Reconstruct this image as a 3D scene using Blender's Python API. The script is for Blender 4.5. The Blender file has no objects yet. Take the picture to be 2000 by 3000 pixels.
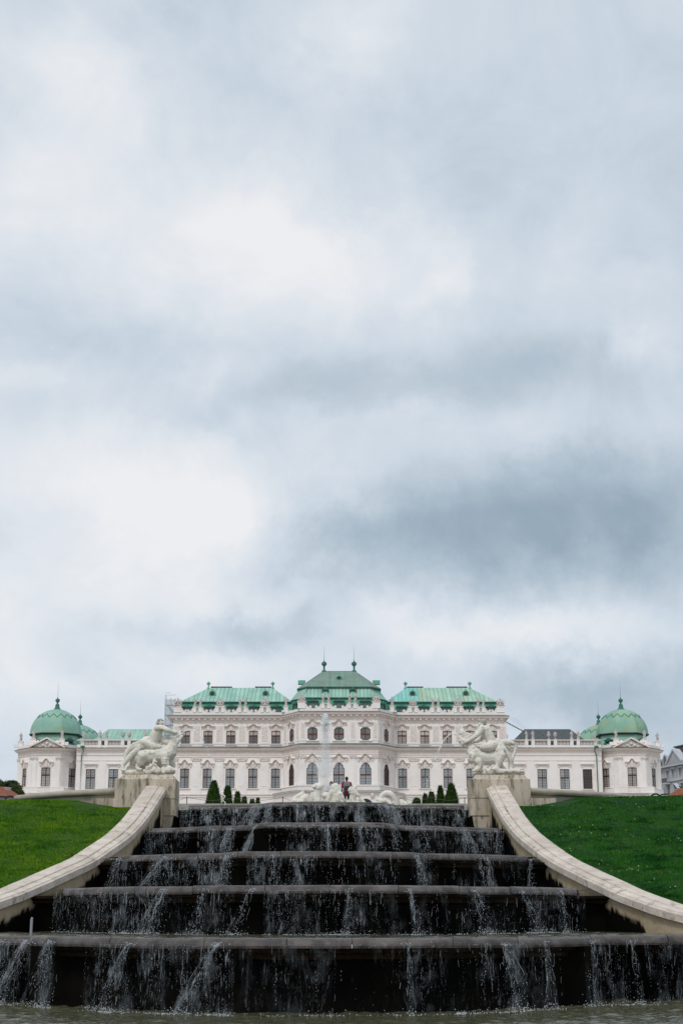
import bpy, bmesh, math, random
from mathutils import Vector, Matrix, noise, geometry

random.seed(7)
R = math.radians
scene = bpy.context.scene
col = scene.collection

# ------------------------------------------------------------------ camera
F = 4468.0                       # focal length in pixels of the 2000 x 3000 photograph
PITCH = math.atan((2668 - 1500) / F)
CP, SP = math.cos(PITCH), math.sin(PITCH)
EYE = 1.8                        # eye above the pool's water (z = 0)
cam_d = bpy.data.cameras.new('camera')
cam = bpy.data.objects.new('camera', cam_d)
col.objects.link(cam)
cam.location = (0, 0, EYE)
cam.rotation_euler = (R(90) + PITCH, 0, 0)
cam_d.sensor_fit = 'VERTICAL'
cam_d.sensor_height = 36.0
cam_d.lens = 36.0 * F / 3000.0
cam_d.clip_start = 0.5
cam_d.clip_end = 9000
scene.camera = cam


def U(px, py, Y):
    """world point seen at photograph pixel (px, py) on the vertical plane y = Y"""
    u, v = (px - 1000) / F, (py - 1500) / F
    s = Y / (CP + v * SP)
    return Vector((u * s, Y, EYE + (SP - v * CP) * s))


def ZP(py, Y):
    return U(1000, py, Y).z


def depth_for(py, z):
    v = (py - 1500) / F
    return (z - EYE) * (CP + v * SP) / (SP - v * CP)


# ------------------------------------------------------------------ sky and sun
SUN_EL, SUN_AZ = 52.0, 205.0     # azimuth clockwise from +Y: behind the camera, a little to the left
world = bpy.data.worlds.new('World')
scene.world = world
world.use_nodes = True
nt = world.node_tree
for n in list(nt.nodes):
    nt.nodes.remove(n)
N, L = nt.nodes, nt.links


def wn(t, **k):
    n = N.new(t)
    for a, b in k.items():
        setattr(n, a, b)
    return n


def wmath(op, a, b=None, c=None, clamp=False):
    n = N.new('ShaderNodeMath')
    n.operation = op
    n.use_clamp = clamp
    for i, x in enumerate((a, b, c)):
        if x is None:
            continue
        if isinstance(x, (int, float)):
            n.inputs[i].default_value = x
        else:
            L.new(x, n.inputs[i])
    return n.outputs[0]


SKY_STRENGTH = 0.10
out = wn('ShaderNodeOutputWorld')
bg = wn('ShaderNodeBackground')
bg.inputs['Strength'].default_value = SKY_STRENGTH
L.new(bg.outputs[0], out.inputs[0])
sky = wn('ShaderNodeTexSky', sky_type='NISHITA', sun_disc=False)
sky.sun_elevation = R(SUN_EL)
sky.sun_rotation = R(SUN_AZ)
tc = wn('ShaderNodeTexCoord')
dirv = tc.outputs['Generated']
nrm = wn('ShaderNodeVectorMath', operation='NORMALIZE')
L.new(dirv, nrm.inputs[0])
sep = wn('ShaderNodeSeparateXYZ')
L.new(nrm.outputs[0], sep.inputs[0])
# cloud layer coordinates: the direction met with a flat layer overhead
den = wmath('ADD', wmath('MAXIMUM', sep.outputs[2], 0.0), 0.22)
lx = wmath('DIVIDE', sep.outputs[0], den)
ly = wmath('DIVIDE', sep.outputs[1], den)
cmb = wn('ShaderNodeCombineXYZ')
L.new(lx, cmb.inputs[0])
L.new(ly, cmb.inputs[1])


def wnoise(vec, scale, detail, rough=0.55, dist=0.0, off=(0, 0, 0)):
    m = wn('ShaderNodeMapping')
    m.inputs['Location'].default_value = off
    L.new(vec, m.inputs[0])
    n = wn('ShaderNodeTexNoise')
    n.inputs['Scale'].default_value = scale
    n.inputs['Detail'].default_value = detail
    n.inputs['Roughness'].default_value = rough
    n.inputs['Distortion'].default_value = dist
    L.new(m.outputs[0], n.inputs['Vector'])
    return n


# the sky ahead, seen flat on a far vertical plane (x / y, z / y), gently warped so the masses of cloud have torn edges
ysafe = wmath('MAXIMUM', sep.outputs[1], 0.04)
gx = wmath('DIVIDE', sep.outputs[0], ysafe)
gz = wmath('DIVIDE', sep.outputs[2], ysafe)
gcm = wn('ShaderNodeCombineXYZ')
L.new(gx, gcm.inputs[0])
L.new(gz, gcm.inputs[1])
wv = wnoise(nrm.outputs[0], 8.0, 7, 0.62)
wsep = wn('ShaderNodeSeparateColor')
L.new(wv.outputs['Color'], wsep.inputs[0])
gx = wmath('MULTIPLY_ADD', wmath('SUBTRACT', wsep.outputs[0], 0.5), 0.20, gx)
gz = wmath('MULTIPLY_ADD', wmath('SUBTRACT', wsep.outputs[1], 0.5), 0.12, gz)
# the large masses of light and dark cloud: (pixel x, pixel y, half width, half height, strength)
MASSES = [
    (230, 230, 210, 230, 0.34), (60, 600, 220, 150, 0.30), (1010, 140, 140, 200, 0.26), (800, 760, 340, 180, 0.40), (640, 620, 260, 130, 0.15),
    (1270, 790, 60, 55, 0.22), (1180, 690, 80, 60, 0.08), (420, 560, 420, 420, 0.10), (200, 1330, 430, 150, 0.30), (480, 1430, 420, 120, 0.20),
    (600, 1560, 330, 150, 0.34), (200, 1720, 400, 140, 0.22), (850, 1745, 190, 45, 0.26), (620, 1250, 200, 60, 0.12), (130, 1100, 150, 38, 0.20),
    (600, 1050, 65, 40, 0.12), (1200, 1260, 150, 38, 0.14), (1500, 1330, 200, 50, 0.10), (1250, 1855, 340, 70, 0.32), (1720, 1865, 340, 65, 0.26),
    (100, 1970, 320, 160, 0.30), (650, 1960, 220, 80, 0.22), (1930, 1010, 95, 75, 0.26), (1920, 800, 70, 40, 0.12), (1650, 760, 260, 130, 0.10),
    (680, 300, 220, 240, -0.09), (1500, 430, 360, 220, -0.14), (1960, 300, 210, 360, -0.12), (1920, 760, 130, 150, -0.12), (1350, 560, 210, 120, -0.10),
    (1600, 1060, 320, 115, -0.30), (260, 1000, 260, 95, -0.12), (700, 1160, 370, 75, -0.15), (1300, 1160, 330, 95, -0.16), (1560, 1470, 430, 120, -0.28),
    (1480, 1600, 430, 120, -0.42), (1110, 1600, 190, 120, -0.28), (1900, 1540, 270, 150, -0.34), (760, 1830, 200, 60, -0.28), (640, 1790, 160, 42, -0.14),
    (1000, 1760, 160, 50, -0.10), (280, 1920, 130, 60, -0.14), (1920, 2080, 320, 115, -0.34), (1650, 2060, 200, 90, -0.26), (1780, 1985, 320, 50, -0.12),
]
acc = 0.605
for (px, py, w, h, a) in MASSES:
    c = U(px, py, 1.0)
    s_ = 1.0 / F / (CP + (py - 1500) / F * SP)
    qx = wmath('MULTIPLY_ADD', gx, 1.0 / (w * s_), -c.x / (w * s_))
    qz = wmath('MULTIPLY_ADD', gz, 1.0 / (h * s_), -(c.z - EYE) / (h * s_))
    r2 = wmath('MULTIPLY_ADD', qx, qx, wmath('MULTIPLY', qz, qz))
    g = wmath('POWER', 2.71828, wmath('MULTIPLY', r2, -0.8))
    acc = wmath('MULTIPLY_ADD', g, a * (0.88 if a < 0 else 0.84), acc)
n1 = wnoise(cmb.outputs[0], 2.2, 7, 0.58, 0.4, (3.1, 1.7, 0))
n2 = wnoise(nrm.outputs[0], 13.0, 8, 0.62, 0.5, (9.1, 4.2, 2.0))
acc = wmath('MULTIPLY_ADD', wmath('SUBTRACT', n1.outputs['Fac'], 0.5), 0.22, acc)
acc = wmath('MULTIPLY_ADD', wmath('SUBTRACT', n2.outputs['Fac'], 0.5), 0.56, acc)
ramp = wn('ShaderNodeValToRGB')
ramp.color_ramp.interpolation = 'LINEAR'
e = ramp.color_ramp.elements
e[0].position, e[0].color = 0.0, (0.310, 0.402, 0.485, 1)
e[1].position, e[1].color = 1.0, (0.870, 0.878, 0.900, 1)
for p, c in ((0.3, (0.455, 0.545, 0.630, 1)), (0.6, (0.630, 0.705, 0.785, 1)), (0.8, (0.750, 0.795, 0.848, 1))):
    k = ramp.color_ramp.elements.new(p)
    k.color = c
L.new(acc, ramp.inputs[0])
bright = wn('ShaderNodeVectorMath', operation='SCALE')
L.new(ramp.outputs[0], bright.inputs[0])
bright.inputs['Scale'].default_value = 1.0 / SKY_STRENGTH
mixs = wn('ShaderNodeMix', data_type='RGBA')
mixs.inputs['Factor'].default_value = 0.96
L.new(sky.outputs[0], mixs.inputs['A'])
L.new(bright.outputs[0], mixs.inputs['B'])
L.new(mixs.outputs['Result'], bg.inputs['Color'])

sun_d = bpy.data.lights.new('sun', 'SUN')
sun_d.energy = 1.5
sun_d.angle = R(14)
sun_d.color = (1.0, 0.965, 0.92)
sun = bpy.data.objects.new('sun', sun_d)
col.objects.link(sun)
sdir = Vector((math.sin(R(SUN_AZ)) * math.cos(R(SUN_EL)), math.cos(R(SUN_AZ)) * math.cos(R(SUN_EL)), math.sin(R(SUN_EL))))
sun.rotation_euler = sdir.to_track_quat('Z', 'Y').to_euler()
sun.location = (0, -20, 60)

scene.view_settings.view_transform = 'Standard'
scene.view_settings.look = 'None'
scene.view_settings.exposure = 0.0
scene.view_settings.gamma = 1.0
scene.view_settings.use_curve_mapping = False
scene.cycles.transparent_max_bounces = 24
scene.cycles.max_bounces = 6


# ------------------------------------------------------------------ materials
def mat(name, c1, c2=None, scale=1.0, detail=5, rough=0.8, spec=0.3, bump=0.0, bscale=None, stretch=(1, 1, 1),
        c3=None, scale3=0.3, lo3=0.5, hi3=0.7, rnd=0.0, lo=0.35, hi=0.65, metal=0.0, c4=None, scale4=9.0, lo4=0.58, hi4=0.72):
    m = bpy.data.materials.new(name)
    m.use_nodes = True
    t = m.node_tree
    b = t.nodes['Principled BSDF']
    b.inputs['Roughness'].default_value = rough
    b.inputs['Specular IOR Level'].default_value = spec
    b.inputs['Metallic'].default_value = metal
    geo = t.nodes.new('ShaderNodeNewGeometry')
    mp = t.nodes.new('ShaderNodeMapping')
    mp.inputs['Scale'].default_value = stretch
    t.links.new(geo.outputs['Position'], mp.inputs[0])

    def noise_(s, d=detail):
        n = t.nodes.new('ShaderNodeTexNoise')
        n.inputs['Scale'].default_value = s
        n.inputs['Detail'].default_value = d
        n.inputs['Roughness'].default_value = 0.6
        t.links.new(mp.outputs[0], n.inputs['Vector'])
        return n.outputs['Fac']

    def rng(x, a, bb):
        r = t.nodes.new('ShaderNodeMapRange')
        r.interpolation_type = 'SMOOTHSTEP'
        r.inputs[1].default_value, r.inputs[2].default_value = a, bb
        t.links.new(x, r.inputs[0])
        return r.outputs[0]

    def mix(f, a, bb, mode='MIX'):
        x = t.nodes.new('ShaderNodeMix')
        x.data_type = 'RGBA'
        x.blend_type = mode
        if isinstance(f, float):
            x.inputs['Factor'].default_value = f
        else:
            t.links.new(f, x.inputs['Factor'])
        for s, v in (('A', a), ('B', bb)):
            if isinstance(v, tuple):
                x.inputs[s].default_value = (*v[:3], 1)
            else:
                t.links.new(v, x.inputs[s])
        return x.outputs['Result']

    c = tuple(c1)
    if c2:
        c = mix(rng(noise_(scale), lo, hi), tuple(c1), tuple(c2))
    if c3:
        c = mix(rng(noise_(scale3), lo3, hi3), c, tuple(c3))
    if c4:
        c = mix(rng(noise_(scale4, 6), lo4, hi4), c, tuple(c4))
    if rnd:
        oi = t.nodes.new('ShaderNodeObjectInfo')
        r = t.nodes.new('ShaderNodeMapRange')
        r.inputs[3].default_value, r.inputs[4].default_value = 1 - rnd, 1 + rnd
        t.links.new(oi.outputs['Random'], r.inputs[0])
        hs = t.nodes.new('ShaderNodeHueSaturation')
        if isinstance(c, tuple):
            hs.inputs['Color'].default_value = (*c, 1)
        else:
            t.links.new(c, hs.inputs['Color'])
        t.links.new(r.outputs[0], hs.inputs['Value'])
        c = hs.outputs[0]
    if isinstance(c, tuple):
        b.inputs['Base Color'].default_value = (*c, 1)
    else:
        t.links.new(c, b.inputs['Base Color'])
    if bump:
        bm_ = t.nodes.new('ShaderNodeBump')
        bm_.inputs['Strength'].default_value = 1.0
        bm_.inputs['Distance'].default_value = bump
        t.links.new(noise_(bscale or scale * 4, 6), bm_.inputs['Height'])
        t.links.new(bm_.outputs[0], b.inputs['Normal'])
    return m


M = {}
M['plaster'] = mat('plaster', (0.845, 0.785, 0.750), (0.88, 0.835, 0.808), 0.5, c3=(0.72, 0.64, 0.59), scale3=0.22, lo3=0.55, hi3=0.8, rough=0.85, bump=0.05, bscale=2.2)
M['trim'] = mat('trim', (0.78, 0.69, 0.63), (0.83, 0.75, 0.71), 0.8, rough=0.85, bump=0.03, bscale=3.0)
M['relief'] = mat('relief', (0.79, 0.71, 0.665), (0.70, 0.61, 0.56), 2.6, rough=0.9, bump=0.16, bscale=2.6)
M['lead'] = mat('lead', (0.10, 0.115, 0.115), (0.16, 0.175, 0.175), 0.6, rough=0.6)
M['copper'] = mat('copper', (0.265, 0.455, 0.375), (0.34, 0.53, 0.445), 0.35, rough=0.75, rnd=0.10, stretch=(1, 1, 0.3))
M['copper_pale'] = mat('copper_pale', (0.30, 0.475, 0.375), (0.39, 0.54, 0.42), 0.3, c3=(0.38, 0.42, 0.22), scale3=0.25, lo3=0.55, hi3=0.75, rough=0.75, rnd=0.10, stretch=(1, 1, 0.3))
M['copper_teal'] = mat('copper_teal', (0.20, 0.48, 0.45), (0.26, 0.54, 0.50), 0.4, rough=0.75, rnd=0.06, stretch=(1, 1, 0.3))
M['copper_grey'] = mat('copper_grey', (0.19, 0.225, 0.195), (0.19, 0.29, 0.24), 0.35, rough=0.7, rnd=0.10, stretch=(1, 1, 0.3), c3=(0.10, 0.14, 0.12), scale3=0.5, lo3=0.6, hi3=0.8)
M['copper_deep'] = mat('copper_deep', (0.12, 0.36, 0.26), (0.17, 0.42, 0.31), 0.6, rough=0.7)
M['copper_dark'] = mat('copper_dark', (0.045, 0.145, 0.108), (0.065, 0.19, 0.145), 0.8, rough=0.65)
M['dome'] = mat('dome', (0.215, 0.39, 0.315), (0.27, 0.45, 0.365), 0.4, c3=(0.25, 0.40, 0.25), scale3=0.3, lo3=0.55, hi3=0.75, rough=0.7, rnd=0.07)
M['dome_right'] = mat('dome_right', (0.20, 0.385, 0.295), (0.28, 0.45, 0.335), 0.4, c3=(0.33, 0.36, 0.20), scale3=0.38, lo3=0.50, hi3=0.68, c4=(0.30, 0.17, 0.07), scale4=0.9, lo4=0.64, hi4=0.74, rough=0.7, rnd=0.08)
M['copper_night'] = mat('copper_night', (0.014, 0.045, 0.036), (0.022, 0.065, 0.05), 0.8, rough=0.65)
M['slate'] = mat('slate', (0.05, 0.062, 0.066), (0.075, 0.09, 0.095), 1.0, rough=0.55, stretch=(2, 1, 0.4))
M['window_wood'] = mat('window_wood', (0.15, 0.045, 0.028), (0.10, 0.03, 0.02), 1.0, rough=0.5)
M['window_dark'] = mat('window_dark', (0.05, 0.03, 0.022), (0.035, 0.025, 0.02), 1.0, rough=0.5)
M['muntin'] = mat('muntin', (0.12, 0.12, 0.125), rough=0.5)
M['stone_statue'] = mat('stone_statue', (0.84, 0.80, 0.72), (0.72, 0.68, 0.60), 3.5, c4=(0.36, 0.34, 0.28), scale4=12, lo4=0.58, hi4=0.75, c3=(0.27, 0.255, 0.20), scale3=3.0, lo3=0.54, hi3=0.74, rough=0.8, bump=0.03, bscale=30)
M['stone_hair'] = mat('stone_hair', (0.52, 0.50, 0.45), (0.30, 0.28, 0.24), 16, rough=0.85, bump=0.02, bscale=40)
M['stone_roof_statue'] = mat('stone_roof_statue', (0.60, 0.53, 0.50), (0.42, 0.37, 0.35), 3.0, rough=0.85)
M['nozzle'] = mat('nozzle', (0.02, 0.02, 0.02), rough=0.4)
M['lip'] = mat('lip', (0.044, 0.036, 0.033), (0.108, 0.092, 0.086), 2.6, c4=(0.17, 0.155, 0.15), scale4=7, lo4=0.6, hi4=0.75, c3=(0.028, 0.024, 0.020), scale3=4.0, lo3=0.55, hi3=0.75, rough=0.5, spec=0.3, bump=0.01, bscale=14, rnd=0.22)
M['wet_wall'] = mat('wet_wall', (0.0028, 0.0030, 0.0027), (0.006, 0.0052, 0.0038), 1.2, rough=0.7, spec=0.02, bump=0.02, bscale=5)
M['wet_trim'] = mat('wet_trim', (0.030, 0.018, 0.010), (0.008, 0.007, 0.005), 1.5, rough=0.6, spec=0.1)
M['coping'] = mat('coping', (0.66, 0.585, 0.515), (0.54, 0.465, 0.395), 1.5, c4=(0.22, 0.185, 0.15), scale4=11.0, lo4=0.60, hi4=0.72, c3=(0.33, 0.275, 0.225), scale3=3.2, lo3=0.54, hi3=0.74, rough=0.9, bump=0.03, bscale=9, rnd=0.07)
M['pedestal'] = mat('pedestal', (0.60, 0.52, 0.42), (0.47, 0.405, 0.32), 0.9, c3=(0.15, 0.13, 0.085), scale3=2.2, lo3=0.50, hi3=0.72, rough=0.92, bump=0.03, bscale=12, stretch=(1.7, 1.7, 0.30), rnd=0.05, c4=(0.13, 0.115, 0.075), scale4=9.0, lo4=0.55, hi4=0.68)
M['rail'] = mat('rail', (0.43, 0.39, 0.32), (0.35, 0.31, 0.25), 1.2, c3=(0.2, 0.18, 0.12), scale3=0.9, lo3=0.6, hi3=0.8, rough=0.9, bump=0.02, bscale=8)
M['soil'] = mat('soil', (0.10, 0.085, 0.06), (0.14, 0.12, 0.09), 0.4, rough=0.95)
M['gravel'] = mat('gravel', (0.38, 0.35, 0.30), (0.30, 0.27, 0.23), 2.0, rough=0.95)
M['turf_left'] = mat('turf_left', (0.028, 0.080, 0.009), (0.048, 0.100, 0.010), 0.55, c3=(0.018, 0.048, 0.010), scale3=1.6, lo3=0.5, hi3=0.68, rough=0.9, spec=0.1, bump=0.08, bscale=18)
M['turf_right'] = mat('turf_right', (0.012, 0.060, 0.010), (0.024, 0.080, 0.012), 0.55, c3=(0.009, 0.034, 0.010), scale3=1.6, lo3=0.5, hi3=0.68, rough=0.9, spec=0.1, bump=0.08, bscale=18)
M['blade_left'] = mat('blade_left', (0.064, 0.182, 0.010), (0.125, 0.232, 0.013), 0.6, c4=(0.170, 0.255, 0.018), scale4=3.2, lo4=0.54, hi4=0.70, c3=(0.032, 0.120, 0.009), scale3=1.3, lo3=0.48, hi3=0.66, rough=0.9, spec=0.02)
M['blade_right'] = mat('blade_right', (0.016, 0.100, 0.013), (0.040, 0.140, 0.017), 0.6, c4=(0.066, 0.172, 0.022), scale4=3.0, lo4=0.54, hi4=0.70, c3=(0.007, 0.048, 0.009), scale3=1.3, lo3=0.46, hi3=0.64, rough=0.9, spec=0.02)
M['daisy'] = mat('daisy', (0.75, 0.75, 0.68), rough=0.8)
M['dandelion'] = mat('dandelion', (0.62, 0.52, 0.05), rough=0.8)
M['conifer'] = mat('conifer', (0.016, 0.052, 0.013), (0.060, 0.120, 0.018), 2.6, rough=0.8, spec=0.15)
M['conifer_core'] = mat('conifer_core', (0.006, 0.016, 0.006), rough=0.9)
M['leaf'] = mat('leaf', (0.035, 0.060, 0.020), (0.07, 0.09, 0.025), 0.4, rough=0.8)
M['bark'] = mat('bark', (0.07, 0.05, 0.035), rough=0.9)
M['tiles_red'] = mat('tiles_red', (0.20, 0.065, 0.035), (0.27, 0.095, 0.05), 0.8, rough=0.85)
M['grey_wall'] = mat('grey_wall', (0.46, 0.47, 0.50), (0.36, 0.37, 0.40), 0.3, rough=0.85)
M['grey_trim'] = mat('grey_trim', (0.56, 0.57, 0.59), (0.44, 0.45, 0.47), 0.6, rough=0.85)
M['iron'] = mat('iron', (0.03, 0.03, 0.032), rough=0.5)
M['steel'] = mat('steel', (0.30, 0.31, 0.33), rough=0.5)
M['rope'] = mat('rope', (0.12, 0.11, 0.10), rough=0.9)
M['skin'] = mat('skin', (0.42, 0.24, 0.17), rough=0.6)
M['skin_dark'] = mat('skin_dark', (0.22, 0.11, 0.07), rough=0.6)
M['hair_black'] = mat('hair_black', (0.012, 0.011, 0.011), rough=0.5)
M['hair_brown'] = mat('hair_brown', (0.035, 0.018, 0.012), rough=0.5)
M['shirt_red'] = mat('shirt_red', (0.26, 0.018, 0.055), (0.20, 0.012, 0.04), 4, rough=0.85)
M['trousers_teal'] = mat('trousers_teal', (0.010, 0.032, 0.036), rough=0.85)
M['pack_grey'] = mat('pack_grey', (0.13, 0.13, 0.14), (0.20, 0.20, 0.21), 8, rough=0.85)
M['pack_dark'] = mat('pack_dark', (0.04, 0.04, 0.045), rough=0.85)
M['jacket_pale'] = mat('jacket_pale', (0.45, 0.42, 0.42), rough=0.9)
M['awning'] = mat('awning', (0.55, 0.60, 0.62), rough=0.8)
M['teal_cloth'] = mat('teal_cloth', (0.02, 0.10, 0.11), rough=0.8)


def glass_mat(name, base, rough=0.06, spec=0.5):
    m = bpy.data.materials.new(name)
    m.use_nodes = True
    b = m.node_tree.nodes['Principled BSDF']
    b.inputs['Base Color'].default_value = (*base, 1)
    b.inputs['Roughness'].default_value = rough
    b.inputs['Specular IOR Level'].default_value = spec
    t = m.node_tree
    oi = t.nodes.new('ShaderNodeObjectInfo')
    r = t.nodes.new('ShaderNodeMapRange')
    r.inputs[3].default_value, r.inputs[4].default_value = 0.75, 1.25
    t.links.new(oi.outputs['Random'], r.inputs[0])
    hs = t.nodes.new('ShaderNodeHueSaturation')
    hs.inputs['Color'].default_value = (*base, 1)
    t.links.new(r.outputs[0], hs.inputs['Value'])
    t.links.new(hs.outputs[0], b.inputs['Base Color'])
    return m


M['glass_blue'] = glass_mat('glass_blue', (0.30, 0.35, 0.365))
M['glass_blind'] = glass_mat('glass_blind', (0.74, 0.61, 0.54))
M['glass_grey'] = glass_mat('glass_grey', (0.15, 0.165, 0.165))
M['glass_dark'] = glass_mat('glass_dark', (0.04, 0.04, 0.035))
M['glass_pale'] = glass_mat('glass_pale', (0.44, 0.41, 0.37))


def water_mat(name, base, rough=0.05):
    m = bpy.data.materials.new(name)
    m.use_nodes = True
    t = m.node_tree
    b = t.nodes['Principled BSDF']
    b.inputs['Base Color'].default_value = (*base, 1)
    b.inputs['Roughness'].default_value = rough
    b.inputs['IOR'].default_value = 1.33
    geo = t.nodes.new('ShaderNodeNewGeometry')
    mp = t.nodes.new('ShaderNodeMapping')
    mp.inputs['Scale'].default_value = (1.0, 1.0, 1.0)
    n = t.nodes.new('ShaderNodeTexNoise')
    n.inputs['Scale'].default_value = 7.0
    n.inputs['Detail'].default_value = 4
    bp = t.nodes.new('ShaderNodeBump')
    bp.inputs['Distance'].default_value = 0.03
    t.links.new(geo.outputs['Position'], mp.inputs[0])
    t.links.new(mp.outputs[0], n.inputs['Vector'])
    t.links.new(n.outputs['Fac'], bp.inputs['Height'])
    t.links.new(bp.outputs[0], b.inputs['Normal'])
    return m


M['water'] = water_mat('water', (0.085, 0.085, 0.052))


def sheet_mat(name):
    """thin falling water: clear film with torn streaks of white water in it; uv = metres across, metres down"""
    m = bpy.data.materials.new(name)
    m.use_nodes = True
    t = m.node_tree
    b = t.nodes['Principled BSDF']
    b.inputs['Base Color'].default_value = (0.42, 0.47, 0.51, 1)
    b.inputs['Roughness'].default_value = 0.35
    uv = t.nodes.new('ShaderNodeUVMap')

    def nz(sc, scale, detail, lo, hi, rough=0.6):
        mp = t.nodes.new('ShaderNodeMapping')
        mp.inputs['Scale'].default_value = sc
        t.links.new(uv.outputs[0], mp.inputs[0])
        n = t.nodes.new('ShaderNodeTexNoise')
        n.inputs['Scale'].default_value = scale
        n.inputs['Detail'].default_value = detail
        n.inputs['Roughness'].default_value = rough
        t.links.new(mp.outputs[0], n.inputs['Vector'])
        r = t.nodes.new('ShaderNodeMapRange')
        r.interpolation_type = 'SMOOTHSTEP'
        r.inputs[1].default_value, r.inputs[2].default_value = lo, hi
        t.links.new(n.outputs['Fac'], r.inputs[0])
        return r.outputs[0]

    def mul(a, c):
        x = t.nodes.new('ShaderNodeMath')
        x.operation = 'MULTIPLY'
        t.links.new(a, x.inputs[0])
        if isinstance(c, float):
            x.inputs[1].default_value = c
        else:
            t.links.new(c, x.inputs[1])
        return x.outputs[0]

    def add(a, c):
        x = t.nodes.new('ShaderNodeMath')
        x.operation = 'ADD'
        x.use_clamp = True
        t.links.new(a, x.inputs[0])
        t.links.new(c, x.inputs[1])
        return x.outputs[0]

    presence = nz((1.0, 0.30, 1), 1.1, 4, 0.40, 0.60)
    film = mul(nz((1.0, 0.55, 1), 2.6, 4, 0.50, 0.64), 0.15)
    streak = mul(nz((20.0, 1.3, 1), 1.0, 7, 0.52, 0.68, 0.72), 0.60)
    thread = mul(nz((44.0, 2.6, 1), 1.0, 5, 0.56, 0.68, 0.65), 0.75)
    fine = mul(nz((34.0, 13.0, 1), 1.0, 4, 0.60, 0.70), 0.60)
    fac = mul(presence, add(film, add(mul(streak, nz((5, 3, 1), 1.0, 4, 0.40, 0.62)), add(mul(thread, nz((7, 5, 1), 1.3, 3, 0.42, 0.6)), fine))))
    at = t.nodes.new('ShaderNodeAttribute')
    at.attribute_name = 'flow'
    fac = mul(fac, at.outputs['Fac'])
    tr = t.nodes.new('ShaderNodeBsdfTransparent')
    mx = t.nodes.new('ShaderNodeMixShader')
    t.links.new(fac, mx.inputs[0])
    t.links.new(tr.outputs[0], mx.inputs[1])
    t.links.new(b.outputs[0], mx.inputs[2])
    t.links.new(mx.outputs[0], t.nodes['Material Output'].inputs[0])
    return m


M['water_sheet'] = sheet_mat('water_sheet')


def foam_mat(name):
    """churned water at the foot of a fall: ragged, thinning with the flow attribute"""
    m = bpy.data.materials.new(name)
    m.use_nodes = True
    t = m.node_tree
    b = t.nodes['Principled BSDF']
    b.inputs['Base Color'].default_value = (0.60, 0.63, 0.65, 1)
    b.inputs['Roughness'].default_value = 0.5
    geo = t.nodes.new('ShaderNodeNewGeometry')
    n = t.nodes.new('ShaderNodeTexNoise')
    n.inputs['Scale'].default_value = 13.0
    n.inputs['Detail'].default_value = 6
    n.inputs['Roughness'].default_value = 0.7
    t.links.new(geo.outputs['Position'], n.inputs['Vector'])
    at = t.nodes.new('ShaderNodeAttribute')
    at.attribute_name = 'flow'
    x = t.nodes.new('ShaderNodeMath')
    x.operation = 'ADD'
    t.links.new(n.outputs['Fac'], x.inputs[0])
    t.links.new(at.outputs['Fac'], x.inputs[1])
    r = t.nodes.new('ShaderNodeMapRange')
    r.interpolation_type = 'SMOOTHSTEP'
    r.inputs[1].default_value, r.inputs[2].default_value = 0.92, 1.22
    r.inputs[4].default_value = 0.85
    t.links.new(x.outputs[0], r.inputs[0])
    tr = t.nodes.new('ShaderNodeBsdfTransparent')
    mx = t.nodes.new('ShaderNodeMixShader')
    t.links.new(r.outputs[0], mx.inputs[0])
    t.links.new(tr.outputs[0], mx.inputs[1])
    t.links.new(b.outputs[0], mx.inputs[2])
    t.links.new(mx.outputs[0], t.nodes['Material Output'].inputs[0])
    return m


M['foam_film'] = foam_mat('foam_film')
M['drops'] = mat('drops', (0.42, 0.46, 0.50), rough=0.3, spec=0.5)
M['foam'] = mat('foam', (0.62, 0.65, 0.67), rough=0.5, spec=0.3)
M['white_water'] = mat('white_water', (0.92, 0.94, 0.96), rough=0.4, spec=0.5)


def algae_mat(name):
    """cream stone wall under the coping, grown over with black algae (vertex attribute) where spray keeps it wet"""
    m = mat(name, (0.46, 0.375, 0.265), (0.38, 0.30, 0.20), 1.4, c3=(0.24, 0.19, 0.12), scale3=2.0, lo3=0.55, hi3=0.75, rough=0.85, bump=0.02, bscale=7)
    t = m.node_tree
    b = t.nodes['Principled BSDF']
    src = b.inputs['Base Color'].links[0].from_socket
    at = t.nodes.new('ShaderNodeAttribute')
    at.attribute_name = 'algae'
    x = t.nodes.new('ShaderNodeMix')
    x.data_type = 'RGBA'
    t.links.new(at.outputs['Fac'], x.inputs['Factor'])
    t.links.new(src, x.inputs['A'])
    x.inputs['B'].default_value = (0.0035, 0.0035, 0.003, 1)
    t.links.new(x.outputs['Result'], b.inputs['Base Color'])
    b.inputs['Specular IOR Level'].default_value = 0.03
    return m


M['algae_wall'] = algae_mat('algae_wall')


# ------------------------------------------------------------------ mesh helpers
WPOS = {}


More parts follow.
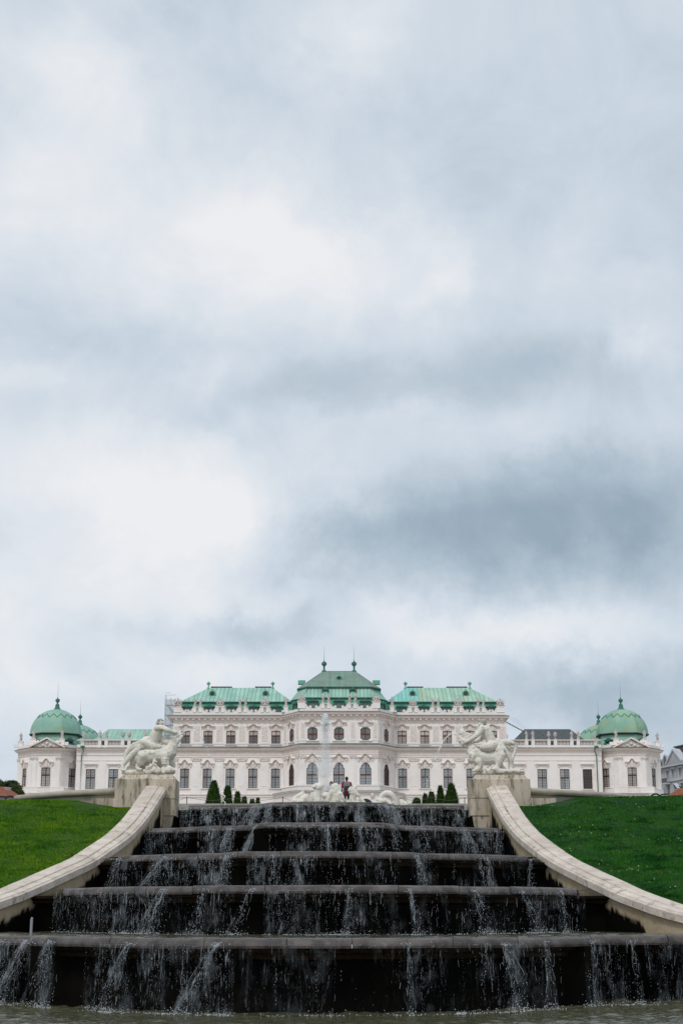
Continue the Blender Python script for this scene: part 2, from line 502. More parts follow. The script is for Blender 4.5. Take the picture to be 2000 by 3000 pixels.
class MB:
    def __init__(self):
        self.v, self.f = [], []

    def add(self, verts, faces):
        o = len(self.v)
        self.v += [tuple(p) for p in verts]
        self.f += [tuple(i + o for i in q) for q in faces]

    def quad(self, a, b, c, d):
        self.add([a, b, c, d], [(0, 1, 2, 3)])

    def hexa(self, p):      # bottom 0-3 counter-clockwise from above, top 4-7
        self.add(p, [(3, 2, 1, 0), (4, 5, 6, 7), (0, 1, 5, 4), (1, 2, 6, 5), (2, 3, 7, 6), (3, 0, 4, 7)])

    def box(self, x0, x1, y0, y1, z0, z1):
        self.hexa([(x0, y0, z0), (x1, y0, z0), (x1, y1, z0), (x0, y1, z0), (x0, y0, z1), (x1, y0, z1), (x1, y1, z1), (x0, y1, z1)])

    def prism(self, poly, off):
        n = len(poly)
        off = Vector(off)
        p = [Vector(q) for q in poly]
        self.add(p + [q + off for q in p],
                 [tuple(range(n)), tuple(range(2 * n - 1, n - 1, -1))] + [(i, i + n, (i + 1) % n + n, (i + 1) % n) for i in range(n)])

    def tube(self, path, radii, n=6, caps=True):
        path = [Vector(p) for p in path]
        if isinstance(radii, (int, float)):
            radii = [radii] * len(path)
        o = len(self.v)
        up = Vector((0, 0, 1))
        for i, p in enumerate(path):
            t = (path[min(i + 1, len(path) - 1)] - path[max(i - 1, 0)]).normalized()
            a = t.cross(up)
            if a.length < 1e-3:
                a = t.cross(Vector((1, 0, 0)))
            a.normalize()
            b = a.cross(t)
            for k in range(n):
                th = 2 * math.pi * k / n
                self.v.append(tuple(p + (a * math.cos(th) + b * math.sin(th)) * radii[i]))
        for i in range(len(path) - 1):
            for k in range(n):
                self.f.append((o + i * n + k, o + i * n + (k + 1) % n, o + (i + 1) * n + (k + 1) % n, o + (i + 1) * n + k))
        if caps:
            self.f.append(tuple(o + k for k in range(n - 1, -1, -1)))
            self.f.append(tuple(o + (len(path) - 1) * n + k for k in range(n)))

    def lathe(self, prof, c, n=12, a0=0.0):
        o = len(self.v)
        for (r, z) in prof:
            for k in range(n):
                th = a0 + 2 * math.pi * k / n
                self.v.append((c[0] + r * math.cos(th), c[1] + r * math.sin(th), c[2] + z))
        for i in range(len(prof) - 1):
            for k in range(n):
                self.f.append((o + i * n + k, o + i * n + (k + 1) % n, o + (i + 1) * n + (k + 1) % n, o + (i + 1) * n + k))
        self.f.append(tuple(o + k for k in range(n - 1, -1, -1)))
        self.f.append(tuple(o + (len(prof) - 1) * n + k for k in range(n)))

    def cone(self, p0, r0, p1, r1, n=10):
        """closed round-ended taper from p0 to p1"""
        p0, p1 = Vector(p0), Vector(p1)
        d = p1 - p0
        t = d.normalized() if d.length > 1e-6 else Vector((0, 0, 1))
        path = []
        rad = []
        for a in (85, 60, 30):
            path.append(p0 - t * r0 * math.sin(R(a)))
            rad.append(r0 * math.cos(R(a)))
        path += [p0, p1]
        rad += [r0, r1]
        for a in (30, 60, 85):
            path.append(p1 + t * r1 * math.sin(R(a)))
            rad.append(r1 * math.cos(R(a)))
        a = t.cross(Vector((0, 0, 1)))
        if a.length < 1e-3:
            a = t.cross(Vector((1, 0, 0)))
        a.normalize()
        b = a.cross(t)
        o = len(self.v)
        for p, r in zip(path, rad):
            for k in range(n):
                th = 2 * math.pi * k / n
                self.v.append(tuple(p + (a * math.cos(th) + b * math.sin(th)) * r))
        for i in range(len(path) - 1):
            for k in range(n):
                self.f.append((o + i * n + k, o + i * n + (k + 1) % n, o + (i + 1) * n + (k + 1) % n, o + (i + 1) * n + k))
        self.f.append(tuple(o + k for k in range(n - 1, -1, -1)))
        self.f.append(tuple(o + (len(path) - 1) * n + k for k in range(n)))

    def ball(self, c, r, n=10):
        c = Vector(c)
        self.cone(c - Vector((0, 0, r * 0.02)), r, c + Vector((0, 0, r * 0.02)), r, n)

    def build(self, name, m, parent=None, smooth=False, origin=None, fixn=True):
        if parent is not None:
            O = WPOS[parent.name]
        elif origin is not None:
            O = Vector(origin)
        else:
            xs = [p[0] for p in self.v]
            ys = [p[1] for p in self.v]
            O = Vector(((min(xs) + max(xs)) / 2, (min(ys) + max(ys)) / 2, min(p[2] for p in self.v)))
        me = bpy.data.meshes.new(name)
        me.from_pydata([(p[0] - O[0], p[1] - O[1], p[2] - O[2]) for p in self.v], [], self.f)
        if fixn and len(self.f) < 60000:
            b = bmesh.new()
            b.from_mesh(me)
            bmesh.ops.recalc_face_normals(b, faces=b.faces)
            b.to_mesh(me)
            b.free()
        if smooth:
            me.polygons.foreach_set('use_smooth', [True] * len(me.polygons))
        me.materials.append(M[m] if isinstance(m, str) else m)
        o = bpy.data.objects.new(name, me)
        col.objects.link(o)
        if parent is not None:
            o.parent = parent
            WPOS[o.name] = O.copy()
        else:
            o.location = O
            WPOS[o.name] = O.copy()
        return o


def tag(o, label=None, cat=None, group=None, kind=None):
    if label:
        o['label'] = label
    if cat:
        o['category'] = cat
    if group:
        o['group'] = group
    if kind:
        o['kind'] = kind
    return o


def thing(name, loc, label, cat, group=None):
    o = bpy.data.objects.new(name, None)
    o.empty_display_size = 0.3
    col.objects.link(o)
    o.location = loc
    WPOS[o.name] = Vector(loc)
    return tag(o, label, cat, group)


def dup_tree(o, parent=None, loc=None, rz=None):
    c = o.copy()
    col.objects.link(c)
    c.parent = parent
    if loc is not None:
        c.location = loc
    if rz is not None:
        c.rotation_euler = (0, 0, rz)
    for ch in list(o.children):
        k = ch.copy()
        col.objects.link(k)
        k.parent = c
    return c


def sculpt(mb, name, voxel, m, parent=None, origin=None, smooth_it=3, rough_amp=0.0, rough_scale=6.0):
    """one continuous carved body: overlapping tapers fused by a voxel remesh, then smoothed"""
    o = mb.build(name, m, parent, True, origin)
    md = o.modifiers.new('fuse', 'REMESH')
    md.mode = 'VOXEL'
    md.voxel_size = voxel
    sm = o.modifiers.new('smooth', 'SMOOTH')
    sm.factor = 0.5
    sm.iterations = smooth_it
    dg = bpy.context.evaluated_depsgraph_get()
    me = bpy.data.meshes.new_from_object(o.evaluated_get(dg))
    o.modifiers.clear()
    old = o.data
    o.data = me
    bpy.data.meshes.remove(old)
    me.name = name
    if rough_amp:
        for v in me.vertices:
            p = v.co * rough_scale
            v.co += v.normal * rough_amp * (noise.fractal(p, 1.0, 2.0, 3))
    me.polygons.foreach_set('use_smooth', [True] * len(me.polygons))
    return o


def set_attr(o, name, vals):
    a = o.data.attributes.new(name, 'FLOAT', 'POINT')
    a.data.foreach_set('value', vals)


AX = -0.55                       # the garden's axis
# ------------------------------------------------------------------ the cascade: five dark stone steps
STEP_Z, STEP_FRONT, STEP_HALF = [], [], []
# per step: depth of the front at the axis, pixel row of the lip there, [(half width from the axis, pixel row of the lip)]
STEPS = [
    (28.6, 2750, [(0, 2750), (2.0, 2749.3), (3.8, 2747), (5.25, 2743.5), (5.6, 2742), (9.0, 2740), (16.0, 2738.5)]),
    (35.0, 2593, [(0, 2593), (2.0, 2593.8), (4.0, 2596.5), (5.6, 2600), (6.55, 2602.5)]),
    (41.6, 2493, [(0, 2493), (1.4, 2493.4), (2.35, 2494.3), (2.75, 2498.5), (4.2, 2501), (5.9, 2506.5)]),
    (48.2, 2408, [(0, 2408), (1.2, 2408.3), (1.85, 2409.2), (2.45, 2417), (3.75, 2419.2), (4.2, 2422), (5.75, 2425)]),
    (55.0, 2347, [(0, 2347), (1.2, 2347.6), (1.95, 2349.5), (2.55, 2356.3), (5.05, 2357.5)]),
]
for d, py, pts in STEPS:
    z = U(1000, py, d).z
    STEP_Z.append(z)
    STEP_FRONT.append([(hw, depth_for(p, z)) for hw, p in pts])
    STEP_HALF.append(pts[-1][0])


def lerp_table(tab, x):
    if x <= tab[0][0]:
        return tab[0][1]
    for (a, p), (b, q) in zip(tab, tab[1:]):
        if x <= b:
            return p + (q - p) * (x - a) / (b - a)
    return tab[-1][1]


def front(k, x):
    return lerp_table(STEP_FRONT[k], abs(x - AX))


def recess(k, x):
    return 0.55 + (0.75 * min(1, max(0, (abs(x - AX) - 5.3) / 0.05)) if k == 0 else 0)


ORD = ['lowest', 'second lowest', 'middle', 'second highest', 'topmost']
LIP_PROFILE = [(0.62, -0.02), (0.24, 0.0), (0.13, -0.012), (0.055, -0.045), (0.012, -0.095), (0.0, -0.135), (0.012, -0.18), (0.62, -0.18)]
PIERS = {0: [(-5.55, -4.65), (4.75, 5.45)], 1: [(-2.6, -2.0)], 2: [(-3.05, -2.5), (2.7, 3.2)],
         3: [(-3.6, -3.0), (-2.2, -1.6), (2.1, 2.7), (3.7, 4.2)], 4: []}
JOINTS = [1.55, 1.4, 1.35, 1.3, 1.3]
for k in range(5):
    z, half = STEP_Z[k], STEP_HALF[k]
    zb = STEP_Z[k - 1] - 0.25 if k else -0.6
    t = thing('cascade_step', (AX, front(k, AX), zb),
              ['wide lowest dark stone cascade step standing in the front pool', 'second cascade step up from the front pool, dark wet stone with a long grey lip',
               'middle one of the five dark wet cascade steps, third up from the front pool', 'fourth dark cascade step up, its lip kinked in several places',
               'topmost and narrowest cascade step, between the two stone pedestals'][k], 'cascade step', 'stone steps of the water cascade')
    # wall behind the falling water
    mb = MB()
    wh = half + 1.1
    xs = sorted(set([AX - wh + i * 2 * wh / 44 for i in range(45)] + [AX + s * q for s in (-1, 1) for q in (5.3, 5.35) if k == 0]))
    for a, b in zip(xs, xs[1:]):
        ya, yb = front(k, a) + recess(k, a), front(k, b) + recess(k, b)
        mb.quad((a, ya, zb), (b, yb, zb), (b, yb, z - 0.18), (a, ya, z - 0.18))
    for s, x in ((-1, xs[0]), (1, xs[-1])):
        y = front(k, x) + recess(k, x)
        mb.quad((x, y, zb), (x, y + 2.5, zb), (x, y + 2.5, z - 0.18), (x, y, z - 0.18))
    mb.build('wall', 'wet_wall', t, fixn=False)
    # moulding tucked under the lip
    mb = MB()
    for a, b in zip(xs, xs[1:]):
        pa, pb = front(k, a), front(k, b)
        ra, rb = recess(k, a), recess(k, b)
        prof = [(0.22, -0.184), (0.24, -0.25), (0.36, -0.30), (0.40, -0.37)]
        prof = [(o, q) for o, q in prof]
        for (o1, z1), (o2, z2) in zip(prof, prof[1:] + [(0.56, -0.38)]):
            mb.quad((a, pa + o1 + ra - 0.55, z + z1), (b, pb + o1 + rb - 0.55, z + z1), (b, pb + o2 + rb - 0.55, z + z2), (a, pa + o2 + ra - 0.55, z + z2))
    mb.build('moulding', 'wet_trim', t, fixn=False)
    for (a, b) in PIERS[k]:
        a, b = AX + a, AX + b
        m = (a + b) / 2
        mb = MB()
        q = 0.30
        mb.hexa([(a, front(k, m) + q, zb), (b, front(k, m) + q, zb), (b, front(k, m) + 2.2, zb), (a, front(k, m) + 2.2, zb),
                 (a, front(k, m) + q, z - 0.19), (b, front(k, m) + q, z - 0.19), (b, front(k, m) + 2.2, z - 0.19), (a, front(k, m) + 2.2, z - 0.19)])
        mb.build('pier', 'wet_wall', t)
    # lip stones, one by one
    rnd = random.Random(40 + k)
    cuts = [-half]
    while cuts[-1] < half - JOINTS[k] * 1.3:
        cuts.append(cuts[-1] + JOINTS[k] * rnd.uniform(0.75, 1.25))
    cuts.append(half)
    for a, b in zip(cuts, cuts[1:]):
        a, b = AX + a + 0.006, AX + b - 0.006
        ks = [AX + s * q for s in (-1, 1) for q, _ in STEP_FRONT[k]]
        sx = sorted([a, b] + [x for x in ks if a + 0.03 < x < b - 0.03])
        while len(sx) < 5:
            gaps = [(sx[i + 1] - sx[i], i) for i in range(len(sx) - 1)]
            g, i = max(gaps)
            sx.insert(i + 1, (sx[i] + sx[i + 1]) / 2)
        jz, jy, tilt = rnd.uniform(-0.008, 0.008), rnd.uniform(-0.012, 0.012), rnd.uniform(-0.006, 0.006)
        mb = MB()
        n = len(LIP_PROFILE)
        vv = []
        for i, x in enumerate(sx):
            sk = 0.05 * (1 if x > AX else -1) if i in (0, len(sx) - 1) else 0
            for (dy, dz) in LIP_PROFILE:
                vv.append((x + sk * (dy / 0.6) * 0.0, front(k, x) + dy + jy, z + dz + jz + tilt * (i - 2) / 2 + 0.004 * noise.noise((x * 2.3, k * 7.1, dy * 3))))
        ff = []
        for i in range(len(sx) - 1):
            for q in range(n):
                ff.append((i * n + q, i * n + (q + 1) % n, (i + 1) * n + (q + 1) % n, (i + 1) * n + q))
        ff.append(tuple(range(n)))
        ff.append(tuple((len(sx) - 1) * n + q for q in range(n - 1, -1, -1)))
        mb.add(vv, ff)
        mb.build('lip_stone', 'lip', t)

# standing water on each tread, and the pools
for k in range(5):
    z = STEP_Z[k] - 0.035
    mb = MB()
    half = STEP_HALF[k] + 0.4
    nx = 150 if k == 0 else 60
    xs = [AX - half + 2 * half * i / nx for i in range(nx + 1)]
    rows = 40 if k == 0 else 14
    for i in range(nx):
        for j in range(rows):
            def pt(ii, jj):
                x = xs[ii]
                y0 = front(k, x) + 0.35
                y1 = (front(k + 1, x) + 0.6) if k < 4 else 71.5
                if k == 0:
                    y1 = max(y1, 40)
                f = (jj / rows)
                y = y0 + (y1 - y0) * f
                amp = 0.03 if k == 0 else 0.010
                return (x, y, z + amp * noise.fractal((x * 2.6, y * 2.4, k * 3.0), 1.0, 2.0, 3))
            mb.quad(pt(i, j), pt(i + 1, j), pt(i + 1, j + 1), pt(i, j + 1))
    o = mb.build('tread_water' if k < 4 else 'upper_pool_water', 'water', None, True, fixn=False)
    tag(o, ['shallow rippled water lying on the ' + ORD[k] + ' cascade step', 'shallow water on the ' + ORD[k] + ' cascade step',
            'shallow water on the ' + ORD[k] + ' cascade step', 'shallow water on the ' + ORD[k] + ' cascade step',
            'water of the upper pool around the white statues'][k], 'water', None, 'structure')
# the front pool: finely rippled where it is seen, calmer further out
mb = MB()
vv, ff = [], []
nx, ny = 430, 250
for j in range(ny + 1):
    y = 25.5 + 9.0 * (j / ny)
    for i in range(nx + 1):
        x = AX - 8.6 + 17.2 * i / nx
        w = noise.noise((x * 1.3, y * 0.9, 0.3))
        w2 = noise.noise((x * 3.4, y * 2.4, 4.0))
        w3 = noise.noise((x * 7.5, y * 5.0, 9.0))
        e = min(1.0, min(i, nx - i, j) / 6)
        agit = 0.8 + 0.9 * max(0, (y - 28) / 4)
        vv.append((x, y, e * (0.026 * w + 0.030 * w2 + 0.018 * w3) * agit))
for j in range(ny):
    for i in range(nx):
        a = j * (nx + 1) + i
        ff.append((a, a + 1, a + nx + 2, a + nx + 1))
mb.add(vv, ff)
# outer ring of calmer water, welded edge to edge
for (x0, x1, y0, y1) in ((AX - 45, AX - 8.6, 4, 34.5), (AX + 8.6, AX + 45, 4, 34.5), (AX - 8.6, AX + 8.6, 4, 25.5)):
    mb.quad((x0, y0, 0), (x1, y0, 0), (x1, y1, 0), (x0, y1, 0))
o = mb.build('pool_water', 'water', None, True, fixn=False)
tag(o, 'greenish rippled water of the front pool at the foot of the cascade', 'water', None, 'structure')

# ------------------------------------------------------------------ curved side walls
INNER = [(1443, 2358, 54.5), (1478, 2420, 51.5), (1514, 2465, 49.0), (1568, 2510, 46.5), (1612, 2543, 44.8), (1679, 2579, 42.8),
         (1746, 2612, 41.0), (1836, 2653, 39.2), (2000, 2706, 37.0)]
PATH = [U(a, b, d) for a, b, d in INNER]
PATH = [Vector((PATH[0].x - 0.06, 56.4, PATH[0].z + 0.62))] + PATH
e2 = PATH[-1]
PATH += [Vector((e2.x + 1.3, 35.7, e2.z - 0.17)), Vector((e2.x + 3.0, 34.8, e2.z - 0.24)), Vector((e2.x + 5.5, 34.3, e2.z - 0.28)), Vector((e2.x + 9.0, 34.1, e2.z - 0.30))]


def catmull(P, n=6):
    out_ = []
    Q = [P[0] * 2 - P[1]] + P + [P[-1] * 2 - P[-2]]
    for i in range(1, len(Q) - 2):
        for j in range(n):
            t = j / n
            a, b, c, d = Q[i - 1], Q[i], Q[i + 1], Q[i + 2]
            out_.append(0.5 * ((2 * b) + (c - a) * t + (2 * a - 5 * b + 4 * c - d) * t * t + (3 * b - a - 3 * c + d) * t ** 3))
    out_.append(P[-1])
    return out_


PATHS = catmull(PATH, 6)
COPING_PROFILE = [(0.0, 0.0), (-0.03, 0.015), (-0.03, 0.185), (0.0, 0.21), (0.035, 0.205), (0.045, 0.235), (0.20, 0.275), (0.215, 0.245), (0.245, 0.25), (0.26, 0.29), (0.60, 0.315), (0.72, 0.285), (0.74, -0.15)]
SIDE_OUT = {}


def side_path(s):
    pts = [Vector((AX + (p.x - AX) * s, p.y, p.z)) for p in PATHS]
    nor = []
    for i in range(len(pts)):
        t = pts[min(i + 1, len(pts) - 1)] - pts[max(i - 1, 0)]
        nn = Vector((t.y, -t.x, 0)).normalized()
        if nn.x * s < 0:
            nn = -nn
        nor.append(nn)
    return pts, nor


for s in (-1, 1):
    pts, nor = side_path(s)
    W = 'left' if s < 0 else 'right'
    t = thing('side_wall', (pts[0].x, pts[0].y, 0),
              'curved cream stone wall sweeping down the %s side of the cascade below the %s' % (W, 'brighter green lawn' if s < 0 else 'darker green lawn'), 'wall', 'curved walls flanking the cascade')
    # inner face, finely divided for the algae line
    mb = MB()
    vals = []
    vv, ff = [], []
    rows = 26
    dense = []
    for i in range(len(pts) - 1):
        for q in range(5):
            f = q / 5
            dense.append((pts[i].lerp(pts[i + 1], f), nor[i].lerp(nor[i + 1], f)))
    dense.append((pts[-1], nor[-1]))
    lens = 0
    prev = None
    for (p, nn) in dense:
        if prev is not None:
            lens += (p - prev).length
        prev = p
        # height of the algae line below the coping: higher up just before each lip, dropping behind it
        y = p.y
        yb = [front(k, AX + STEP_HALF[k]) for k in range(1, 5)]
        band = 0.30
        for q in yb:
            if y < q + 0.2:
                dq = q + 0.2 - y
                if dq < 4.2:
                    band = 0.20 + 0.55 * max(0, 1 - dq / 1.2) * 0 + 0.42 * (dq / 4.2)
                    break
        if y < 38.6:
            band += (38.6 - y) * 0.42
        if y > 55.5:
            band = 1.0
        band += 0.12 * noise.fractal((lens * 2.0, s * 3.0, 0.0), 1.0, 2.0, 3) + 0.07 * noise.noise((lens * 9, s, 2))
        for r in range(rows + 1):
            dd = (r / rows) ** 1.5 * (p.z + 1.2)
            vv.append((p.x + nn.x * 0.07, p.y + nn.y * 0.07, p.z + 0.01 - dd))
            a = (dd - band + 0.05 * noise.noise((lens * 14, dd * 10, s * 5))) / 0.05
            vals.append(max(0.0, min(1.0, a)))
    n1_ = rows + 1
    for i in range(len(dense) - 1):
        for r in range(rows):
            ff.append((i * n1_ + r, (i + 1) * n1_ + r, (i + 1) * n1_ + r + 1, i * n1_ + r + 1))
    mb.add(vv, ff)
    o = mb.build('wall_face', 'algae_wall', t, fixn=False)
    set_attr(o, 'algae', vals)
    # coping stones
    step = 4
    n = len(COPING_PROFILE)
    i = 0
    rnd = random.Random(5 + s)
    outp = []
    for p, nn in zip(pts, nor):
        outp.append((p.y + nn.y * 0.72, AX + abs(p.x + nn.x * 0.72 - AX), p.z + 0.262))
    SIDE_OUT[s] = sorted(outp)
    while i < len(pts) - 1:
        j = min(len(pts) - 1, i + rnd.choice((3, 4, 5)))
        if len(pts) - 1 - j < 2:
            j = len(pts) - 1
        mb = MB()
        vv, ff = [], []
        jz = rnd.uniform(-0.006, 0.006)
        idx = list(range(i, j + 1))
        for c, q in enumerate(idx):
            p, nn = pts[q], nor[q]
            sh = Vector((0, 0, 0))
            if c == 0:
                sh = (pts[q + 1] - p).normalized() * 0.007
            if c == len(idx) - 1:
                sh = (pts[q - 1] - p).normalized() * 0.007
            for (o_, h) in COPING_PROFILE:
                vv.append(tuple(p + sh + nn * o_ + Vector((0, 0, h + jz))))
        for c in range(len(idx) - 1):
            for q in range(n):
                ff.append((c * n + q, c * n + (q + 1) % n, (c + 1) * n + (q + 1) % n, (c + 1) * n + q))
        ff.append(tuple(range(n)))
        ff.append(tuple((len(idx) - 1) * n + q for q in range(n - 1, -1, -1)))
        mb.add(vv, ff)
        mb.build('coping_stone', 'coping', t)
        i = j

# a short pipe standing in the water by the left wall
p0 = U(92, 2728, 37.5)
mb = MB()
mb.tube([p0 - Vector((0, 0, 0.1)), p0 + Vector((0, 0, 0.28))], 0.033, 8)
mb.tube([p0 + Vector((0, 0, 0.28)), p0 + Vector((0.02, 0, 0.31))], 0.028, 8)
tag(mb.build('standpipe', 'steel'), 'short grey pipe standing in the water below the left curved wall', 'pipe')

# ------------------------------------------------------------------ pedestals
DPED = 56.0
for s in (-1, 1):
    W = 'left' if s < 0 else 'right'
    if s < 0:
        xs = (336.0, 513.0, 331.0)
        ytop, ymid = 2280.0, 2340.0
        base = U(424, 2400, DPED)
    else:
        xs = (1553.7, 1378.0, 1560.6)
        ytop, ymid = 2280.6, 2338.0
        base = U(1466, 2400, DPED)
    t = thing('pedestal', (base.x, DPED, STEP_Z[3]), 'blocky weathered cream stone pedestal at the top of the %s curved wall' % W, 'pedestal', 'stone pedestals flanking the cascade')
    xo = U(xs[0], ymid, DPED).x
    xi = U(xs[1], ymid, DPED).x
    xl = U(xs[2], 2360, DPED).x
    zt, zm = U(1000, ytop, DPED).z, U(1000, ymid, DPED).z
    z1, z0 = U(1000, 2389.5, DPED).z, STEP_Z[3] - 0.3
    lo, hi = min(xo, xi), max(xo, xi)
    if s < 0:
        cuts = [(lo, hi)]
    else:
        xm = U(1435, 2310, DPED).x
        cuts = [(lo, xm - 0.004), (xm + 0.004, hi)]

    def block(a, b, y0, y1, za, zb_, name='block', ch=0.03):
        mb = MB()
        mb.hexa([(a, y0, za), (b, y0, za), (b, y1, za), (a, y1, za), (a, y0, zb_ - ch), (b, y0, zb_ - ch), (b, y1, zb_ - ch), (a, y1, zb_ - ch)])
        mb.hexa([(a, y0, zb_ - ch + 0.0005), (b, y0, zb_ - ch + 0.0005), (b, y1, zb_ - ch + 0.0005), (a, y1, zb_ - ch + 0.0005),
                 (a + ch, y0 + ch, zb_), (b - ch, y0 + ch, zb_), (b - ch, y1 - ch, zb_), (a + ch, y1 - ch, zb_)])
        mb.build(name, 'pedestal', t)
    for a, b in cuts:
        block(a, b, DPED, DPED + 1.45, zm + 0.006, zt, 'upper_block')
    # lower course: the part above the lawn and the part above the water
    xw = PATHS[0].x * s if s > 0 else AX - (PATHS[0].x - AX)
    xw = AX + s * (PATHS[0].x - AX)
    a, b = sorted((xl, xw + s * 0.4))
    block(a, b, DPED - 0.02, DPED + 1.5, zm - 0.75, zm, 'lower_block', 0.01)
    a, b = sorted((xw + s * 0.39, xi))
    block(a, b, DPED + 0.02, DPED + 1.5, z1 + 0.006, zm, 'lower_block', 0.01)
    a, b = sorted((xw + s * 0.39, xi + s * 0.05))
    mb = MB()
    cutx = xi + s * 0.45
    za, zb_ = z0, z1
    poly = [(xw + s * 0.39, DPED + 0.05, za), (cutx, DPED + 0.05, za), (xi + s * 0.12, DPED + 0.05, za + (zb_ - za) * 0.62), (xi + s * 0.06, DPED + 0.05, zb_), (xw + s * 0.39, DPED + 0.05, zb_)]
    mb.prism(poly, (0, 1.4, 0))
    mb.build('foot_block', 'pedestal', t)
    # dark wet return wall under the pedestal beside the top step
    mb = MB()
    a, b = sorted((xi - s * 0.02, xi + s * 0.9))
    mb.box(a, b, DPED + 0.3, DPED + 1.4, z0 - 0.2, z1 - 0.02)
    mb.build('wet_footing', 'wet_wall', t)
    # plinth of the statue
    if s < 0:
        pa, pb = U(350, 2275, DPED).x, U(511, 2275, DPED).x
    else:
        pa, pb = U(1386, 2275, DPED).x, U(1545, 2275, DPED).x
    zp = U(1000, 2269.5, DPED + 0.12).z
    mb = MB()
    mb.hexa([(pa, DPED + 0.10, zt), (pb, DPED + 0.10, zt), (pb, DPED + 1.35, zt), (pa, DPED + 1.35, zt),
             (pa + 0.10, DPED + 0.18, zp), (pb - 0.10, DPED + 0.18, zp), (pb - 0.10, DPED + 1.27, zp), (pa + 0.10, DPED + 1.27, zp)])
    mb.build('plinth', 'pedestal', t)

# low stone walls with a round rail running back from each pedestal
for s in (-1, 1):
    W = 'left' if s < 0 else 'right'
    if s < 0:
        ends = [(342, 2317, 57.0), (278, 2321.0, 57.3), (200, 2325, 58.2), (130, 2330, 59.3), (48, 2339, 61.0)]
    else:
        ends = [(1550, 2316.5, 57.0), (1620, 2321.0, 57.3), (1690, 2325, 58.2), (1760, 2329, 59.3), (1850, 2337, 61.4)]
    P = [U(*q) for q in ends]
    t = thing('stone_rail_wall', (P[0].x, P[0].y, P[0].z - 0.7), 'low stone wall with a thick round rail on the crest of the %s lawn' % W, 'low wall', 'round-railed walls behind the lawns')
    path = catmull(P, 5)
    mb = MB()
    mb.tube(path, 0.115, 12)
    mb.build('rail', 'rail', t, True)
    mb = MB()
    for a, b in zip(path, path[1:]):
        o1, o2 = Vector((0, 0.10, -0.08)), Vector((0, 0.10, -0.75))
        w = Vector((0, 0.22, 0))
        mb.hexa([a + o2, b + o2, b + o2 + w, a + o2 + w, a + o1, b + o1, b + o1 + w, a + o1 + w] if b.x > a.x else
                [b + o2, a + o2, a + o2 + w, b + o2 + w, b + o1, a + o1, a + o1 + w, b + o1 + w])
    mb.build('wall_body', 'rail', t)
    mb = MB()
    a, b = sorted((P[0].x, P[1].x + s * 0.02))
    mb.box(a, b, 56.85, 57.7, P[0].z - 0.75, P[0].z - 0.28)
    mb.build('end_block', 'pedestal', t)
    # dark curled end piece
    c = U(30 if s < 0 else 1919, 2341 if s < 0 else 2335, 61.5)
    mb = MB()
    ang = [R(q) for q in range(-5, 190, 12)]
    mb.tube([(c.x + 0.17 * math.cos(q), c.y, c.z + 0.12 * math.sin(q)) for q in ang], 0.035, 8)
    mb.tube([(c.x + s * 0.17, c.y, c.z + 0.06), (c.x + s * 0.24, c.y, c.z + 0.10), (c.x + s * 0.55, c.y + 0.1, c.z + 0.13)], 0.028, 8)
    tag(mb.build('iron_scroll', 'iron', None, True), 'dark curled iron end piece on the %s lawn crest beyond the stone rail' % W, 'iron scroll', 'iron scrolls at the rail ends')

# ------------------------------------------------------------------ lawns
def table3(tab, y, i):
    if y <= tab[0][0]:
        return tab[0][i]
    for a, b in zip(tab, tab[1:]):
        if y <= b[0]:
            return a[i] + (b[i] - a[i]) * (y - a[0]) / max(1e-6, b[0] - a[0])
    return tab[-1][i]


CREST = {-1: ZP(2347, 57.5), 1: ZP(2336, 57.5)}


def lawn_pt(s, x, y):
    """height of the lawn at distance x from the axis"""
    xo = table3(SIDE_OUT[s], y, 1)
    zo = table3(SIDE_OUT[s], min(y, 56.3), 2) - 0.03
    f = max(0.0, min(1.0, (x - xo) / 9.0))
    c = CREST[s]
    ty = max(0.0, min(1.0, (y - 54.0) / 4.5))
    ty = ty * ty * (3 - 2 * ty)
    z = zo + (c - zo) * ty
    hump = 0.45 * f * math.sin(math.pi * max(0, min(1, (y - 34) / 24)))
    z += hump + 0.03 * noise.noise((x * 0.7, y * 0.7, s)) * min(1, (x - xo) * 2)
    row = 2347 if s < 0 else 2343 - 9 * max(0.0, min(1.0, (x - 7.5) / 5))
    dip = max(0.0, min(1.0, (9.35 - x) / 1.25))
    row += 22 * dip * dip * (3 - 2 * dip)
    return min(z, ZP(row, min(y, 57.5)))


